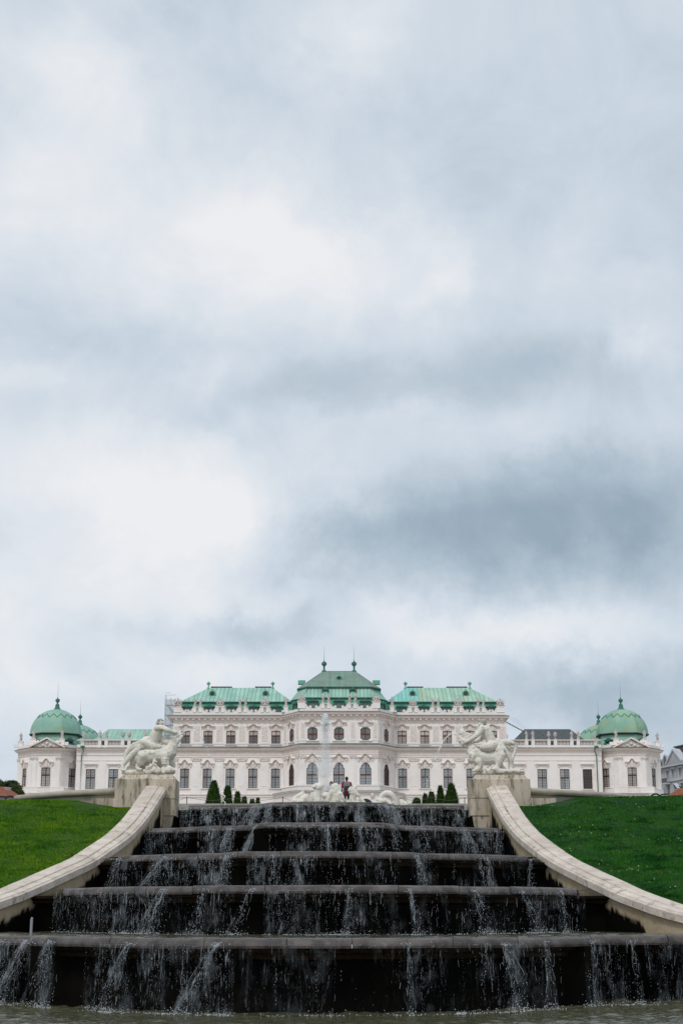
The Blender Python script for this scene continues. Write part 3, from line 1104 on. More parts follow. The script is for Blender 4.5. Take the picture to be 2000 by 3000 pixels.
for s in (-1, 1):
    W = 'left' if s < 0 else 'right'
    mb = MB()
    vv, ff = [], []
    ys = [34.2 + i * 0.25 for i in range(int((59.6 - 34.2) / 0.25))] + [60, 61, 62.5, 64]
    cs = [0, 0.02, 0.05, 0.09, 0.14, 0.2, 0.27, 0.35, 0.45, 0.6, 0.8, 1.0]
    for y in ys:
        xo = table3(SIDE_OUT[s], y, 1) - 0.04
        for c in cs:
            x = xo + (70 - xo) * c
            vv.append((AX + s * x, y, lawn_pt(s, x, y)))
    for j in range(len(ys) - 1):
        for i in range(len(cs) - 1):
            a = j * len(cs) + i
            ff.append((a, a + 1, a + len(cs) + 1, a + len(cs)))
    mb.add(vv, ff)
    o = mb.build('lawn', 'turf_' + W, None, True, origin=(AX + s * 20, 50, 0), fixn=False)
    tag(o, ('bright yellowish green mown lawn rising left of the cascade' if s < 0 else 'deep green lawn dotted with daisies right of the cascade'), 'lawn', None, 'structure')
    # blades of grass
    rnd = random.Random(90 + s)
    mb = MB()
    vv, ff = [], []
    cnt = 0
    while cnt < 140000:
        y = 60.5 - 24.3 * rnd.random() ** 0.9
        xo = table3(SIDE_OUT[s], y, 1)
        xmax = 13.0 if s < 0 else 14.5
        if xo > xmax - 0.2:
            continue
        x = xo + 0.01 + (xmax - xo) * rnd.random()
        z = lawn_pt(s, x, y)
        nn_ = noise.noise((x * 1.1, y * 1.1, 5)) + 0.7 * noise.noise((x * 4.0, y * 4.0, 2))
        if nn_ < -0.35 and rnd.random() < 0.6:
            cnt += 1
            continue
        h = rnd.uniform(0.018, 0.055) * (1 + 0.9 * max(0, nn_))
        th = rnd.uniform(0, 3.14)
        w = rnd.uniform(0.008, 0.018)
        dx, dy = math.cos(th) * w, math.sin(th) * w
        lx_, ly_ = rnd.uniform(-0.035, 0.035), rnd.uniform(-0.035, 0.035)
        X = AX + s * x
        b = len(vv)
        vv += [(X - dx, y - dy, z - 0.01), (X + dx, y + dy, z - 0.01), (X + lx_, y + ly_, z + h)]
        ff.append((b, b + 1, b + 2))
        cnt += 1
    mb.add(vv, ff)
    o = mb.build('grass', 'blade_' + W, None, False, origin=(AX + s * 8, 50, 0), fixn=False)
    tag(o, 'short grass blades of the %s lawn' % ('brighter left' if s < 0 else 'darker right'), 'grass', None, 'stuff')
    if s > 0:
        for nm, mm, num in (('daisies', 'daisy', 620), ('dandelions', 'dandelion', 26)):
            mb = MB()
            for i in range(num):
                y = rnd.uniform(40, 59)
                xo = table3(SIDE_OUT[s], y, 1)
                x = xo + 0.2 + rnd.random() * max(0.1, 14 - xo)
                if noise.noise((x * 0.5, y * 0.5, 9)) < rnd.uniform(-0.1, 0.45):
                    continue
                z = lawn_pt(s, x, y) + 0.05
                r = rnd.uniform(0.010, 0.022)
                X = AX + x
                mb.add([(X - r, y, z), (X, y - r, z + 0.004), (X + r, y, z), (X, y + r, z + 0.012), (X, y, z + r)], [(0, 1, 4), (1, 2, 4), (2, 3, 4), (3, 0, 4)])
            o = mb.build(nm, mm, None, False, fixn=False)
            tag(o, 'small white daisies scattered over the right lawn' if mm == 'daisy' else 'few yellow dandelions in the right lawn', 'flowers', None, 'stuff')

# ------------------------------------------------------------------ ground
GZ78 = ZP(2372, 78)
GZP = ZP(2377, 309)


def ground_z(x, y):
    c = CREST[-1] - 0.25
    if y < 61:
        return c
    if y < 73.5:
        return 5.2 if abs(x - AX) < 13 else c
    if y < 78:
        return GZ78
    if y < 309:
        return GZ78 + (GZP - GZ78) * (y - 78) / (309 - 78)
    return GZP


mb = MB()
gx = [-4000, -900, -300, -160, -100, -70, -45, -30, -20, -13.02, -13, -6, 0, 6, 11.9, 11.92, 20, 30, 45, 70, 100, 160, 300, 900, 4000]
gy = [59.5, 61, 61.01, 73.4, 73.5, 78, 100, 140, 180, 220, 260, 290, 309, 330, 360, 420, 600, 1500, 5000]
vv = [(x, y, ground_z(x, y)) for y in gy for x in gx]
ff = []
for j in range(len(gy) - 1):
    for i in range(len(gx) - 1):
        a = j * len(gx) + i
        ff.append((a, a + 1, a + len(gx) + 1, a + len(gx)))
mb.add(vv, ff)
tag(mb.build('ground', 'gravel', None, False, origin=(0, 60, 0), fixn=False), 'rising gravel parterre between the upper pool and the palace', 'ground', None, 'structure')
mb = MB()
mb.quad((-4000, -3000, -0.62), (4000, -3000, -0.62), (4000, 60, -0.62), (-4000, 60, -0.62))
tag(mb.build('lower_ground', 'soil', None, False, fixn=False), 'dark earth under the pool and lawns', 'ground', None, 'structure')
mb = MB()
mb.box(-60, 60, -120, 3.9, -0.6, 0.12)
tag(mb.build('path', 'gravel', None, False), 'gravel path at the near edge of the front pool', 'path', None, 'structure')
# ------------------------------------------------------------------ the palace
PA = -0.50                       # its axis
DW = 310.0                       # wings' wall plane
DC = 303.6                       # centre's wall plane
BASE = GZP
palace = thing('palace', (PA, DW, BASE), 'long pinkish white baroque palace with green copper roofs and two storeys of brown windows', 'palace')
PO = Vector((PA, DW, BASE))


def z_(py, D=DW):
    return ZP(py, D)


# ---- windows: prototypes made once, then copied
def outline(kind, w, h):
    if kind == 'rect':
        return [(-w / 2, 0), (w / 2, 0), (w / 2, h), (-w / 2, h)]
    if kind == 'cross':          # rounded, notched at the four corners
        a, r = w / 2, w * 0.17
        P = []
        for sx, sz, cx, cz in ((1, -1, a, 0), (1, 1, a, h), (-1, 1, -a, h), (-1, -1, -a, 0)):
            seq = [(cx - sx * r * 1.5, cz), (cx - sx * r * 0.95, cz + (-sz) * r * 0.25), (cx - sx * r * 0.75, cz - sz * r * 0.75), (cx - sx * r * 0.2, cz - sz * r * 0.9), (cx, cz - sz * r * 1.35)]
            if sx * sz > 0:
                seq = seq[::-1]
            P += seq
        # order counter-clockwise starting bottom right
        return P
    if kind == 'arch':
        a = w / 2
        za = h * 0.74
        r = w * 0.40
        P = [(-a, 0), (a, 0), (a, za), (a - 0.06 * w, za + 0.02 * h), (r, za + 0.05 * h)]
        n = 9
        zc = za + 0.05 * h
        rh = h - zc
        for i in range(1, n):
            th = math.pi * i / n
            P.append((r * math.cos(th), zc + rh * math.sin(th)))
        P += [(-r, za + 0.05 * h), (-a + 0.06 * w, za + 0.02 * h), (-a, za)]
        return P


def clip(poly, axis, val, keep_less):
    out_ = []
    n = len(poly)
    for i in range(n):
        a, b = poly[i], poly[(i + 1) % n]
        ia = (a[axis] <= val) == keep_less or a[axis] == val
        ib = (b[axis] <= val) == keep_less or b[axis] == val
        if ia:
            out_.append(a)
        if ia != ib:
            t = (val - a[axis]) / (b[axis] - a[axis])
            out_.append((a[0] + t * (b[0] - a[0]), a[1] + t * (b[1] - a[1])))
    return out_


def make_window(kind, w, h, trans, wood, g_up, g_lo, muntins=True):
    """window at the origin facing -Y: frame and glazing bars are the window's own mesh, the four panes are children"""
    O = outline(kind, w, h)
    cx, cz = 0, h / 2
    t = 0.11
    I = [((x) * (w - 2 * t) / w, cz + (z - cz) * (h - 2 * t) / h) for x, z in O]
    mb = MB()
    n = len(O)
    for y0, y1 in ((-0.05, 0.09),):
        for i in range(n):
            j = (i + 1) % n
            a, b, c, d = O[i], O[j], I[j], I[i]
            mb.hexa([(a[0], y0, a[1]), (b[0], y0, b[1]), (b[0], y1, b[1]), (a[0], y1, a[1]), (d[0], y0, d[1]), (c[0], y0, c[1]), (c[0], y1, c[1]), (d[0], y1, d[1])])
    zt = trans * h
    mb.box(-0.075, 0.075, -0.045, 0.085, t, zt - 0.12)
    mb.box(-0.075, 0.075, -0.045, 0.085, zt + 0.12, h - t)
    mb.box(-w / 2 + t, w / 2 - t, -0.055, 0.088, zt - 0.12, zt + 0.12)
    win = mb.build('window', wood, None, False, origin=(0, 0, 0))
    if muntins:
        mb = MB()
        for sx in (-1, 1):
            mb.box(sx * w * 0.25 - 0.02, sx * w * 0.25 + 0.02, 0.0, 0.03, t, h * (0.93 if kind == 'rect' else 0.86))
        rows = [0.25, 0.5, 0.75]
        for a, b in ((t, zt), (zt, h)):
            for r in (rows if (b - a) > 2.0 else rows[:1] + [0.6]):
                z = a + (b - a) * r
                mb.box(-w / 2 + t, w / 2 - t, 0.0, 0.028, z - 0.02, z + 0.02)
        o = mb.build('glazing_bars', 'muntin', None, False, origin=(0, 0, 0))
        o.parent = win
    for sx in (0, 1):
        for up in (0, 1):
            P = clip(clip(I, 0, 0.0, sx == 0), 1, zt, up == 0)
            mb = MB()
            mb.prism([(p[0], 0.035, p[1]) for p in P], (0, 0.03, 0))
            o = mb.build('pane', g_up if up else g_lo, None, False, origin=(0, 0, 0))
            o.parent = win
    WPOS[win.name] = Vector((0, 0, 0))
    return win


W_PROTO = {}


def window(key, P, ang, *spec):
    """place a window with its sill centre at world point P; ang = rotation about z"""
    loc = Vector(P) - PO
    if key not in W_PROTO:
        W_PROTO[key] = make_window(*spec)
        o = W_PROTO[key]
        o.parent = palace
        o.location = loc
        o.rotation_euler = (0, 0, ang)
        return o
    return dup_tree(W_PROTO[key], palace, loc, ang)


REVEAL = 0.34


class Facade:
    """a wall in plan from p0 to p1 (left to right seen from outside)"""

    def __init__(self, p0, p1):
        self.p0, self.p1 = Vector((p0[0], p0[1], 0)), Vector((p1[0], p1[1], 0))
        self.len = (self.p1 - self.p0).length
        self.d = (self.p1 - self.p0).normalized()
        self.n = Vector((self.d.y, -self.d.x, 0))
        self.ang = math.atan2(self.d.y, self.d.x)

    def pt(self, u, z, o=0.0):
        p = self.p0 + self.d * u + self.n * o
        return Vector((p.x, p.y, z))

    def wall(self, mb, z0, z1, openings):
        us = sorted({0.0, self.len} | {q for (u, w, zb, h, k) in openings for q in (u - w / 2, u + w / 2)})
        zs = sorted({z0, z1} | {q for (u, w, zb, h, k) in openings for q in (zb, zb + h)})
        for a, b in zip(us, us[1:]):
            for c, d in zip(zs, zs[1:]):
                um, zm = (a + b) / 2, (c + d) / 2
                if any(abs(um - u) < w / 2 and zb < zm < zb + h for (u, w, zb, h, k) in openings):
                    continue
                mb.quad(self.pt(a, c), self.pt(b, c), self.pt(b, d), self.pt(a, d))
        for (u, w, zb, h, k) in openings:
            O = outline(k, w, h)
            if k != 'rect':
                e = 0.0
                rect = [(-w / 2 - e, -e), (w / 2 + e, -e), (w / 2 + e, h + e), (-w / 2 - e, h + e)]
                shr = [(x * 0.999, h / 2 + (z - h / 2) * 0.999) for x, z in O]
                tri = geometry.tessellate_polygon([[Vector((x, z, 0)) for x, z in rect], [Vector((x, z, 0)) for x, z in shr][::-1]])
                allp = rect + shr[::-1]
                o = len(mb.v)
                mb.v += [tuple(self.pt(u + x, zb + z)) for x, z in allp]
                mb.f += [tuple(o + i for i in q) for q in tri]
                O = shr
            n = len(O)
            for i in range(n):
                a, b = O[i], O[(i + 1) % n]
                mb.quad(self.pt(u + a[0], zb + a[1]), self.pt(u + b[0], zb + b[1]), self.pt(u + b[0], zb + b[1], -REVEAL), self.pt(u + a[0], zb + a[1], -REVEAL))

    def block(self, mb, u0, u1, z0, z1, o0=-0.02, o1=0.1):
        mb.hexa([self.pt(u0, z0, o1), self.pt(u1, z0, o1), self.pt(u1, z0, o0), self.pt(u0, z0, o0),
                 self.pt(u0, z1, o1), self.pt(u1, z1, o1), self.pt(u1, z1, o0), self.pt(u0, z1, o0)])

    def hood(self, mb, u, w, z, kind, th=0.16, out_=0.42):
        """moulded hood over a window, swept along its curve"""
        a = w / 2
        if kind == 'bow':
            P = [(-a, 0), (-a * 0.58, 0), (-a * 0.46, 0.08), (-a * 0.25, 0.30), (0, 0.40), (a * 0.25, 0.30), (a * 0.46, 0.08), (a * 0.58, 0), (a, 0)]
        elif kind == 'ogee':
            P = [(-a, 0), (-a * 0.5, 0), (-a * 0.40, 0.12), (-a * 0.28, 0.42), (-a * 0.12, 0.66), (0, 0.72), (a * 0.12, 0.66), (a * 0.28, 0.42), (a * 0.40, 0.12), (a * 0.5, 0), (a, 0)]
        elif kind == 'bell':
            P = [(-a, 0), (-a * 0.55, 0.03), (-a * 0.38, 0.22), (-a * 0.24, 0.52), (-a * 0.10, 0.74), (0, 0.78), (a * 0.10, 0.74), (a * 0.24, 0.52), (a * 0.38, 0.22), (a * 0.55, 0.03), (a, 0)]
        else:
            P = [(-a, 0), (a, 0)]
        for (x0, z0), (x1, z1) in zip(P, P[1:]):
            mb.hexa([self.pt(u + x0, z + z0, out_), self.pt(u + x1, z + z1, out_), self.pt(u + x1, z + z1, -0.02), self.pt(u + x0, z + z0, -0.02),
                     self.pt(u + x0, z + z0 + th, out_ + 0.08), self.pt(u + x1, z + z1 + th, out_ + 0.08), self.pt(u + x1, z + z1 + th, -0.02), self.pt(u + x0, z + z0 + th, -0.02)])


def strip(loop, prof, mb, close=False):
    """sweep a profile [(out, z)] along a plan loop of (x, y) points with mitred corners"""
    n = len(loop)
    nor = []
    for i in range(n):
        a = Vector(loop[i - 1]) if i > 0 else None
        b = Vector(loop[i])
        c = Vector(loop[i + 1]) if i < n - 1 else None
        ns = []
        if a is not None:
            d = (b - a).normalized()
            ns.append(Vector((d.y, -d.x)))
        if c is not None:
            d = (c - b).normalized()
            ns.append(Vector((d.y, -d.x)))
        if len(ns) == 2:
            m = (ns[0] + ns[1]).normalized()
            m = m / max(0.4, m.dot(ns[0]))
        else:
            m = ns[0]
        nor.append(m)
    k = len(prof)
    o = len(mb.v)
    for i in range(n):
        for (q, z) in prof:
            mb.v.append((loop[i][0] + nor[i].x * q, loop[i][1] + nor[i].y * q, z))
    for i in range(n - 1):
        for j in range(k - 1):
            mb.f.append((o + i * k + j, o + (i + 1) * k + j, o + (i + 1) * k + j + 1, o + i * k + j + 1))
    mb.f.append(tuple(o + j for j in range(k)))
    mb.f.append(tuple(o + (n - 1) * k + j for j in range(k - 1, -1, -1)))


# heights
Z_PLINTH = z_(2328)
ZL0, ZL1 = z_(2309), z_(2252)
Z_MID0, Z_MID1, Z_MID2 = z_(2199), z_(2193), z_(2187)
ZU0, ZU1 = z_(2179), z_(2141.5)
Z_C0, Z_C1, Z_C2 = z_(2106), z_(2099.5), z_(2094)
Z_PAR = z_(2087)
Z_PED = z_(2071)
XW, XJ, XC = 33.5, 11.2, 7.7     # wing end, wing/centre junction, half width of the centre's front
WIN_X = [12.75, 17.3, 21.85, 26.45, 31.0]
front_loop = [(PA - XW, DW + 14), (PA - XW, DW), (PA - XJ, DW), (PA - XC, DC), (PA + XC, DC), (PA + XJ, DW), (PA + XW, DW), (PA + XW, DW + 14)]
faces = {
    'wl': Facade((PA - XW, DW), (PA - XJ, DW)), 'al': Facade((PA - XJ, DW), (PA - XC, DC)), 'c': Facade((PA - XC, DC), (PA + XC, DC)),
    'ar': Facade((PA + XC, DC), (PA + XJ, DW)), 'wr': Facade((PA + XJ, DW), (PA + XW, DW)),
    'sl': Facade((PA - XW, DW + 22), (PA - XW, DW)), 'sr': Facade((PA + XW, DW), (PA + XW, DW + 22)),
}
ZCU0, ZCU1 = ZP(2168.8, DC), ZP(2130.7, DC)
ZCL0, ZCL1 = ZP(2298.3, DC), ZP(2234.7, DC)
wall = MB()
op = {k: [] for k in faces}
hood = []
for s, key in ((-1, 'wl'), (1, 'wr')):
    f = faces[key]
    for i, x in enumerate(WIN_X):
        u = (PA + s * x) - f.p0.x
        op[key].append((u, 1.76, ZL0, ZL1 - ZL0, 'rect'))
        op[key].append((u, 1.80, ZU0, ZU1 - ZU0, 'rect'))
        window('lower', f.pt(u, ZL0, -0.10), 0, 'rect', 1.76, ZL1 - ZL0, 0.57, 'window_wood', 'glass_blue', 'glass_blue')
        window('upper_l' if s < 0 else 'upper_r', f.pt(u, ZU0, -0.10), 0, 'rect', 1.80, ZU1 - ZU0, 0.62, 'window_wood', 'glass_blind', 'glass_grey' if s < 0 else 'glass_pale')
f = faces['c']
for x in (-5.24, 0, 5.24):
    u = XC + x
    op['c'].append((u, 1.98, ZCU0, ZCU1 - ZCU0, 'cross'))
    op['c'].append((u, 2.24, ZCL0, ZCL1 - ZCL0, 'arch'))
    window('centre_upper', f.pt(u, ZCU0, -0.10), 0, 'cross', 1.98, ZCU1 - ZCU0, 0.48, 'window_wood', 'glass_grey', 'glass_grey', False)
    window('centre_lower', f.pt(u, ZCL0, -0.10), 0, 'arch', 2.24, ZCL1 - ZCL0, 0.455, 'window_wood', 'glass_blue', 'glass_blue')
for key in ('al', 'ar'):
    f = faces[key]
    u = f.len / 2
    op[key].append((u, 1.98, ZCU0, ZCU1 - ZCU0, 'cross'))
    op[key].append((u, 2.24, ZCL0, ZCL1 - ZCL0, 'arch'))
    window('centre_upper', f.pt(u, ZCU0, -0.10), f.ang)
    window('side_lower', f.pt(u, ZCL0, -0.10), f.ang, 'arch', 2.24, ZCL1 - ZCL0, 0.455, 'window_wood', 'glass_dark', 'glass_dark')
for key, f in faces.items():
    f.wall(wall, BASE - 1.0, Z_C1, op[key])
wall.build('wall', 'plaster', palace, fixn=False)

# hoods, sills, architraves, pilasters, panels
for key, f in faces.items():
    for (u, w, zb, h, k) in op[key]:
        low = zb < Z_MID0
        mb = MB()
        if low:
            f.hood(mb, u, w + 1.15, zb + h + 0.92, 'ogee' if k == 'rect' else 'bell')
            for sx in (-1, 1):
                f.block(mb, u + sx * (w / 2 + 0.30) - 0.15, u + sx * (w / 2 + 0.30) + 0.15, zb + h + 0.38, zb + h + 0.92, -0.02, 0.28)
        else:
            f.hood(mb, u, w + 1.05, zb + h + 0.82, 'bow' if k == 'rect' else 'bell')
            for sx in (-1, 1):
                f.block(mb, u + sx * (w / 2 + 0.22) - 0.12, u + sx * (w / 2 + 0.22) + 0.12, zb + h + 0.45, zb + h + 0.82, -0.02, 0.22)
        mb.build('window_hood', 'trim', palace)
        mb = MB()      # carved field between window head and hood
        f.block(mb, u - w * 0.42, u + w * 0.42, zb + h + 0.22, zb + h + (0.95 if low else 0.85), -0.02, 0.10)
        f.block(mb, u - w * 0.16, u + w * 0.16, zb + h + 0.12, zb + h + (1.35 if low else 1.0), -0.02, 0.22)
        mb.build('carved_field', 'relief', palace)
        mb = MB()
        if k == 'rect':
            f.block(mb, u - w / 2 - 0.16, u - w / 2 - 0.002, zb, zb + h, -0.02, 0.07)
            f.block(mb, u + w / 2 + 0.002, u + w / 2 + 0.16, zb, zb + h, -0.02, 0.07)
            f.block(mb, u - w / 2 - 0.16, u + w / 2 + 0.16, zb + h + 0.002, zb + h + 0.16, -0.02, 0.075)
        f.block(mb, u - w / 2 - 0.3, u + w / 2 + 0.3, zb - 0.17, zb - 0.004, -0.02, 0.22)
        mb.build('window_surround', 'trim', palace)
PIL = {'wl': [], 'wr': [], 'c': [2.62, 5.0, 2 * XC - 5.0, 2 * XC - 2.62], 'al': [0.9, 6.4], 'ar': [0.9, 6.4]}
for s, key in ((-1, 'wl'), (1, 'wr')):
    f = faces[key]
    xs = sorted([(PA + s * (a + b) / 2) - f.p0.x for a, b in zip(WIN_X, WIN_X[1:])])
    PIL[key] = xs + [(PA + s * 33.0) - f.p0.x]
PIL['c'] = [0.55, 4.98, XC + (XC - 4.98), 2 * XC - 0.55]
for key, xs in PIL.items():
    f = faces[key]
    for u in xs:
        w = 0.55 if (key in ('c', 'al', 'ar') or abs(u - 0.5) < 0.6) else 0.95
        mb = MB()
        zc0, zc1 = z_(2230), z_(2221)
        f.block(mb, u - w, u + w, Z_PLINTH + 0.5, zc0, -0.02, 0.10)
        f.block(mb, u - w * 0.55, u + w * 0.55, Z_PLINTH + 1.6, zc0 - 0.8, 0.09, 0.15)
        f.block(mb, u - w - 0.1, u + w + 0.1, Z_PLINTH + 0.1, Z_PLINTH + 0.5, -0.02, 0.16)
        mb.build('pilaster', 'plaster', palace)
        mb = MB()
        f.block(mb, u - w * 0.9, u + w * 0.9, zc0 + 0.002, zc0 + (zc1 - zc0) * 0.7, -0.02, 0.22)
        f.block(mb, u - w - 0.1, u + w + 0.1, zc0 + (zc1 - zc0) * 0.7 + 0.002, zc1, -0.02, 0.30)
        for sx in (-1, 1):
            f.block(mb, u + sx * w * 0.8 - 0.14, u + sx * w * 0.8 + 0.14, zc0 + 0.1, zc0 + 0.42, 0.20, 0.34)
        mb.build('capital', 'relief', palace)
        mb = MB()
        f.block(mb, u - w, u + w, Z_MID2 + 0.5, z_(2119), -0.02, 0.09)
        mb.build('upper_pilaster', 'plaster', palace)
        mb = MB()
        f.block(mb, u - w * 0.62, u + w * 0.62, z_(2172), z_(2128), 0.08, 0.14)
        mb.build('carved_panel', 'relief', palace)


def cornice(name, loop, prof, m, parent=None):
    mb = MB()
    strip(loop, prof, mb)
    return mb.build(name, m, parent or palace)


lowl = front_loop
cornice('plinth_moulding', lowl, [(-0.05, Z_PLINTH - 0.05), (0.22, Z_PLINTH - 0.05), (0.22, Z_PLINTH + 0.12), (-0.05, Z_PLINTH + 0.16)], 'trim')
zz = z_(2336)
cornice('plinth_moulding', lowl, [(-0.05, zz), (0.14, zz), (0.14, zz + 0.1), (-0.05, zz + 0.12)], 'trim')
# middle cornice: frieze, moulded shelf, dark lead weathering
cornice('frieze', lowl, [(-0.05, z_(2213)), (0.09, z_(2213)), (0.09, z_(2201)), (-0.05, z_(2201))], 'relief')
cornice('architrave', lowl, [(-0.05, z_(2218)), (0.14, z_(2218)), (0.14, z_(2215.5)), (-0.05, z_(2215.5))], 'trim')
cornice('middle_cornice', lowl, [(-0.05, Z_MID0 - 0.1), (0.18, Z_MID0 - 0.08), (0.3, Z_MID0 + 0.05), (0.62, Z_MID0 + 0.15), (0.70, Z_MID1 - 0.1), (0.75, Z_MID1), (-0.05, Z_MID1)], 'trim')
cornice('lead_flashing', lowl, [(-0.05, Z_MID1 + 0.004), (0.78, Z_MID1 + 0.004), (0.78, Z_MID1 + 0.05), (0.1, Z_MID2), (-0.05, Z_MID2)], 'lead')
# main cornice
cornice('architrave', lowl, [(-0.05, z_(2118)), (0.12, z_(2118)), (0.12, z_(2116)), (-0.05, z_(2116))], 'trim')
cornice('main_cornice', lowl, [(-0.05, Z_C0 - 0.35), (0.15, Z_C0 - 0.33), (0.2, Z_C0 + 0.05), (0.85, Z_C0 + 0.12), (0.95, Z_C1 - 0.08), (1.0, Z_C1), (-0.05, Z_C1)], 'trim')
cornice('lead_flashing', lowl, [(-0.6, Z_C1 + 0.004), (1.04, Z_C1 + 0.004), (1.04, Z_C1 + 0.06), (0.0, Z_C2), (-0.6, Z_C2)], 'lead')
mb = MB()
for key in ('wl', 'wr', 'c', 'al', 'ar'):
    f = faces[key]
    n = max(2, int(f.len / 1.12))
    for i in range(n):
        u = f.len * (i + 0.5) / n
        f.block(mb, u - 0.2, u + 0.2, Z_C0 - 0.22, Z_C0 + 0.08, 0.17, 0.72)
tag(mb.build('modillions', 'trim', palace), kind='stuff')
# parapet: low plain wall, pairs of pedestals with balusters between, volutes
par_loop = [(PA - XW, DW + 8), (PA - XW, DW), (PA - XJ, DW), (PA - XC, DC), (PA + XC, DC), (PA + XJ, DW), (PA + XW, DW), (PA + XW, DW + 8)]
cornice('parapet', par_loop, [(0.10, Z_C2 - 0.35), (0.10, Z_PAR), (-0.45, Z_PAR), (-0.45, Z_C2 - 0.35)], 'plaster')
PED_X = []
for a, b in zip(WIN_X, WIN_X[1:]):
    PED_X.append((a + b) / 2)


def volute(mb, f, u, sgn, z):
    """scroll beside a pedestal"""
    P = [(0, 1.0), (0.22, 0.92), (0.34, 0.66), (0.52, 0.40), (0.80, 0.34), (1.0, 0.36)]
    poly = [f.pt(u, z, 0.06)] + [f.pt(u + sgn * a * 0.95, z + b * 0.95, 0.06) for a, b in P] + [f.pt(u + sgn * 1.12, z, 0.06)]
    mb.prism(poly, f.n * -0.4)
    c = f.pt(u + sgn * 1.0, z + 0.30, 0.10)
    mb.tube([c, c - f.n * 0.5], 0.30, 10)


def ped(f, u, w, z0, z1, dep=0.62):
    mb = MB()
    f.block(mb, u - w / 2, u + w / 2, z0, z1 - 0.12, -dep + 0.14, 0.14)
    f.block(mb, u - w / 2 - 0.06, u + w / 2 + 0.06, z1 - 0.12, z1, -dep + 0.08, 0.20)
    f.block(mb, u - w / 2 - 0.05, u + w / 2 + 0.05, z0, z0 + 0.14, -dep + 0.09, 0.19)
    mb.build('parapet_pedestal', 'plaster', palace)


bal = MB()
PAIR = 0.56
roof_statues = []       # (kind, world point, label)
for s, key in ((-1, 'wl'), (1, 'wr')):
    f = faces[key]
    side = 'left' if s < 0 else 'right'
    for i, x in enumerate(PED_X):
        u = (PA + s * x) - f.p0.x
        trophy = i in (0, 2)
        for sx in (-1, 1):
            ped(f, u + sx * PAIR, 0.62, Z_PAR, Z_PED)
        f.block(bal, u - 0.22, u + 0.22, Z_PED - 0.14, Z_PED - 0.01, -0.3, 0.1)
        for q in (-0.1, 0.1):
            c = f.pt(u + q, Z_PAR, -0.1)
            bal.lathe([(0.05, 0), (0.08, 0.3), (0.04, 0.6), (0.06, Z_PED - Z_PAR - 0.14)], c, 6)
        mb = MB()
        volute(mb, f, u - PAIR - 0.31, -1, Z_PAR)
        volute(mb, f, u + PAIR + 0.31, 1, Z_PAR)
        mb.build('volute', 'trim', palace)
        if trophy:
            mb = MB()
            f.block(mb, u - 1.0, u + 1.0, Z_PED + 0.002, Z_PED + 0.10, -0.44, 0.16)
            mb.build('trophy_slab', 'plaster', palace)
            roof_statues.append(('trophy', f.pt(u, Z_PED + 0.10, -0.15), s, i, 'wing'))
        else:
            roof_statues.append(('figure', f.pt(u - PAIR, Z_PED, -0.15), s, (i, -1), 'wing'))
            roof_statues.append(('figure', f.pt(u + PAIR, Z_PED, -0.15), s, (i, 1), 'wing'))
    # end of the wing: solid pedestal with a trophy; inner end by the centre: single figure
    u = (PA + s * 32.75) - f.p0.x
    ped(f, u, 1.45, Z_PAR, Z_PED + 0.12)
    mb = MB()
    volute(mb, f, u - s * 0.72, -s, Z_PAR)
    mb.build('volute', 'trim', palace)
    roof_statues.append(('trophy', f.pt(u, Z_PED + 0.12, -0.15), s, 9, 'wing'))
    u = (PA + s * 10.9) - f.p0.x + (0.0)
    f2 = faces['al' if s < 0 else 'ar']
    mb = MB()
    c = Vector((PA + s * 10.75, DW - 0.5, 0))
    mb.box(c.x - 0.42, c.x + 0.42, c.y - 0.3, c.y + 0.42, Z_PAR, Z_PED + 0.02)
    mb.box(c.x - 0.5, c.x + 0.5, c.y - 0.38, c.y + 0.5, Z_PED + 0.022, Z_PED + 0.14)
    mb.box(c.x - 0.9, c.x + 0.9, c.y - 0.1, c.y + 0.3, Z_PAR, Z_PAR + 0.35)
    mb.build('parapet_pedestal', 'plaster', palace)
    roof_statues.append(('figure', Vector((c.x, c.y + 0.05, Z_PED + 0.14)), s, 'inner', 'wing'))
f = faces['c']
zpc = ZP(2060, DC)
for s in (-1, 1):
    u = XC + s * 2.62
    for sx in (-1, 1):
        ped(f, u + sx * PAIR, 0.62, Z_PAR, zpc)
        roof_statues.append(('figure', f.pt(u + sx * PAIR, zpc, -0.15), s, ('c', sx), 'centre'))
    f.block(bal, u - 0.22, u + 0.22, zpc - 0.14, zpc - 0.01, -0.3, 0.1)
    for q in (-0.1, 0.1):
        bal.lathe([(0.05, 0), (0.08, 0.3), (0.04, 0.6), (0.06, zpc - Z_PAR - 0.14)], f.pt(u + q, Z_PAR, -0.1), 6)
    mb = MB()
    volute(mb, f, u - PAIR - 0.31, -1, Z_PAR)
    volute(mb, f, u + PAIR + 0.31, 1, Z_PAR)
    mb.build('volute', 'trim', palace)
    u = XC + s * 7.45
    ped(f, u, 1.5, Z_PAR, zpc + 0.25, 1.3)
    mb = MB()
    volute(mb, f, u - s * 0.75, -s, Z_PAR)
    mb.build('volute', 'trim', palace)
    roof_statues.append(('trophy', f.pt(u, zpc + 0.25, -0.45), s, 'centre', 'centre'))
tag(bal.build('balusters', 'trim', palace), kind='stuff')

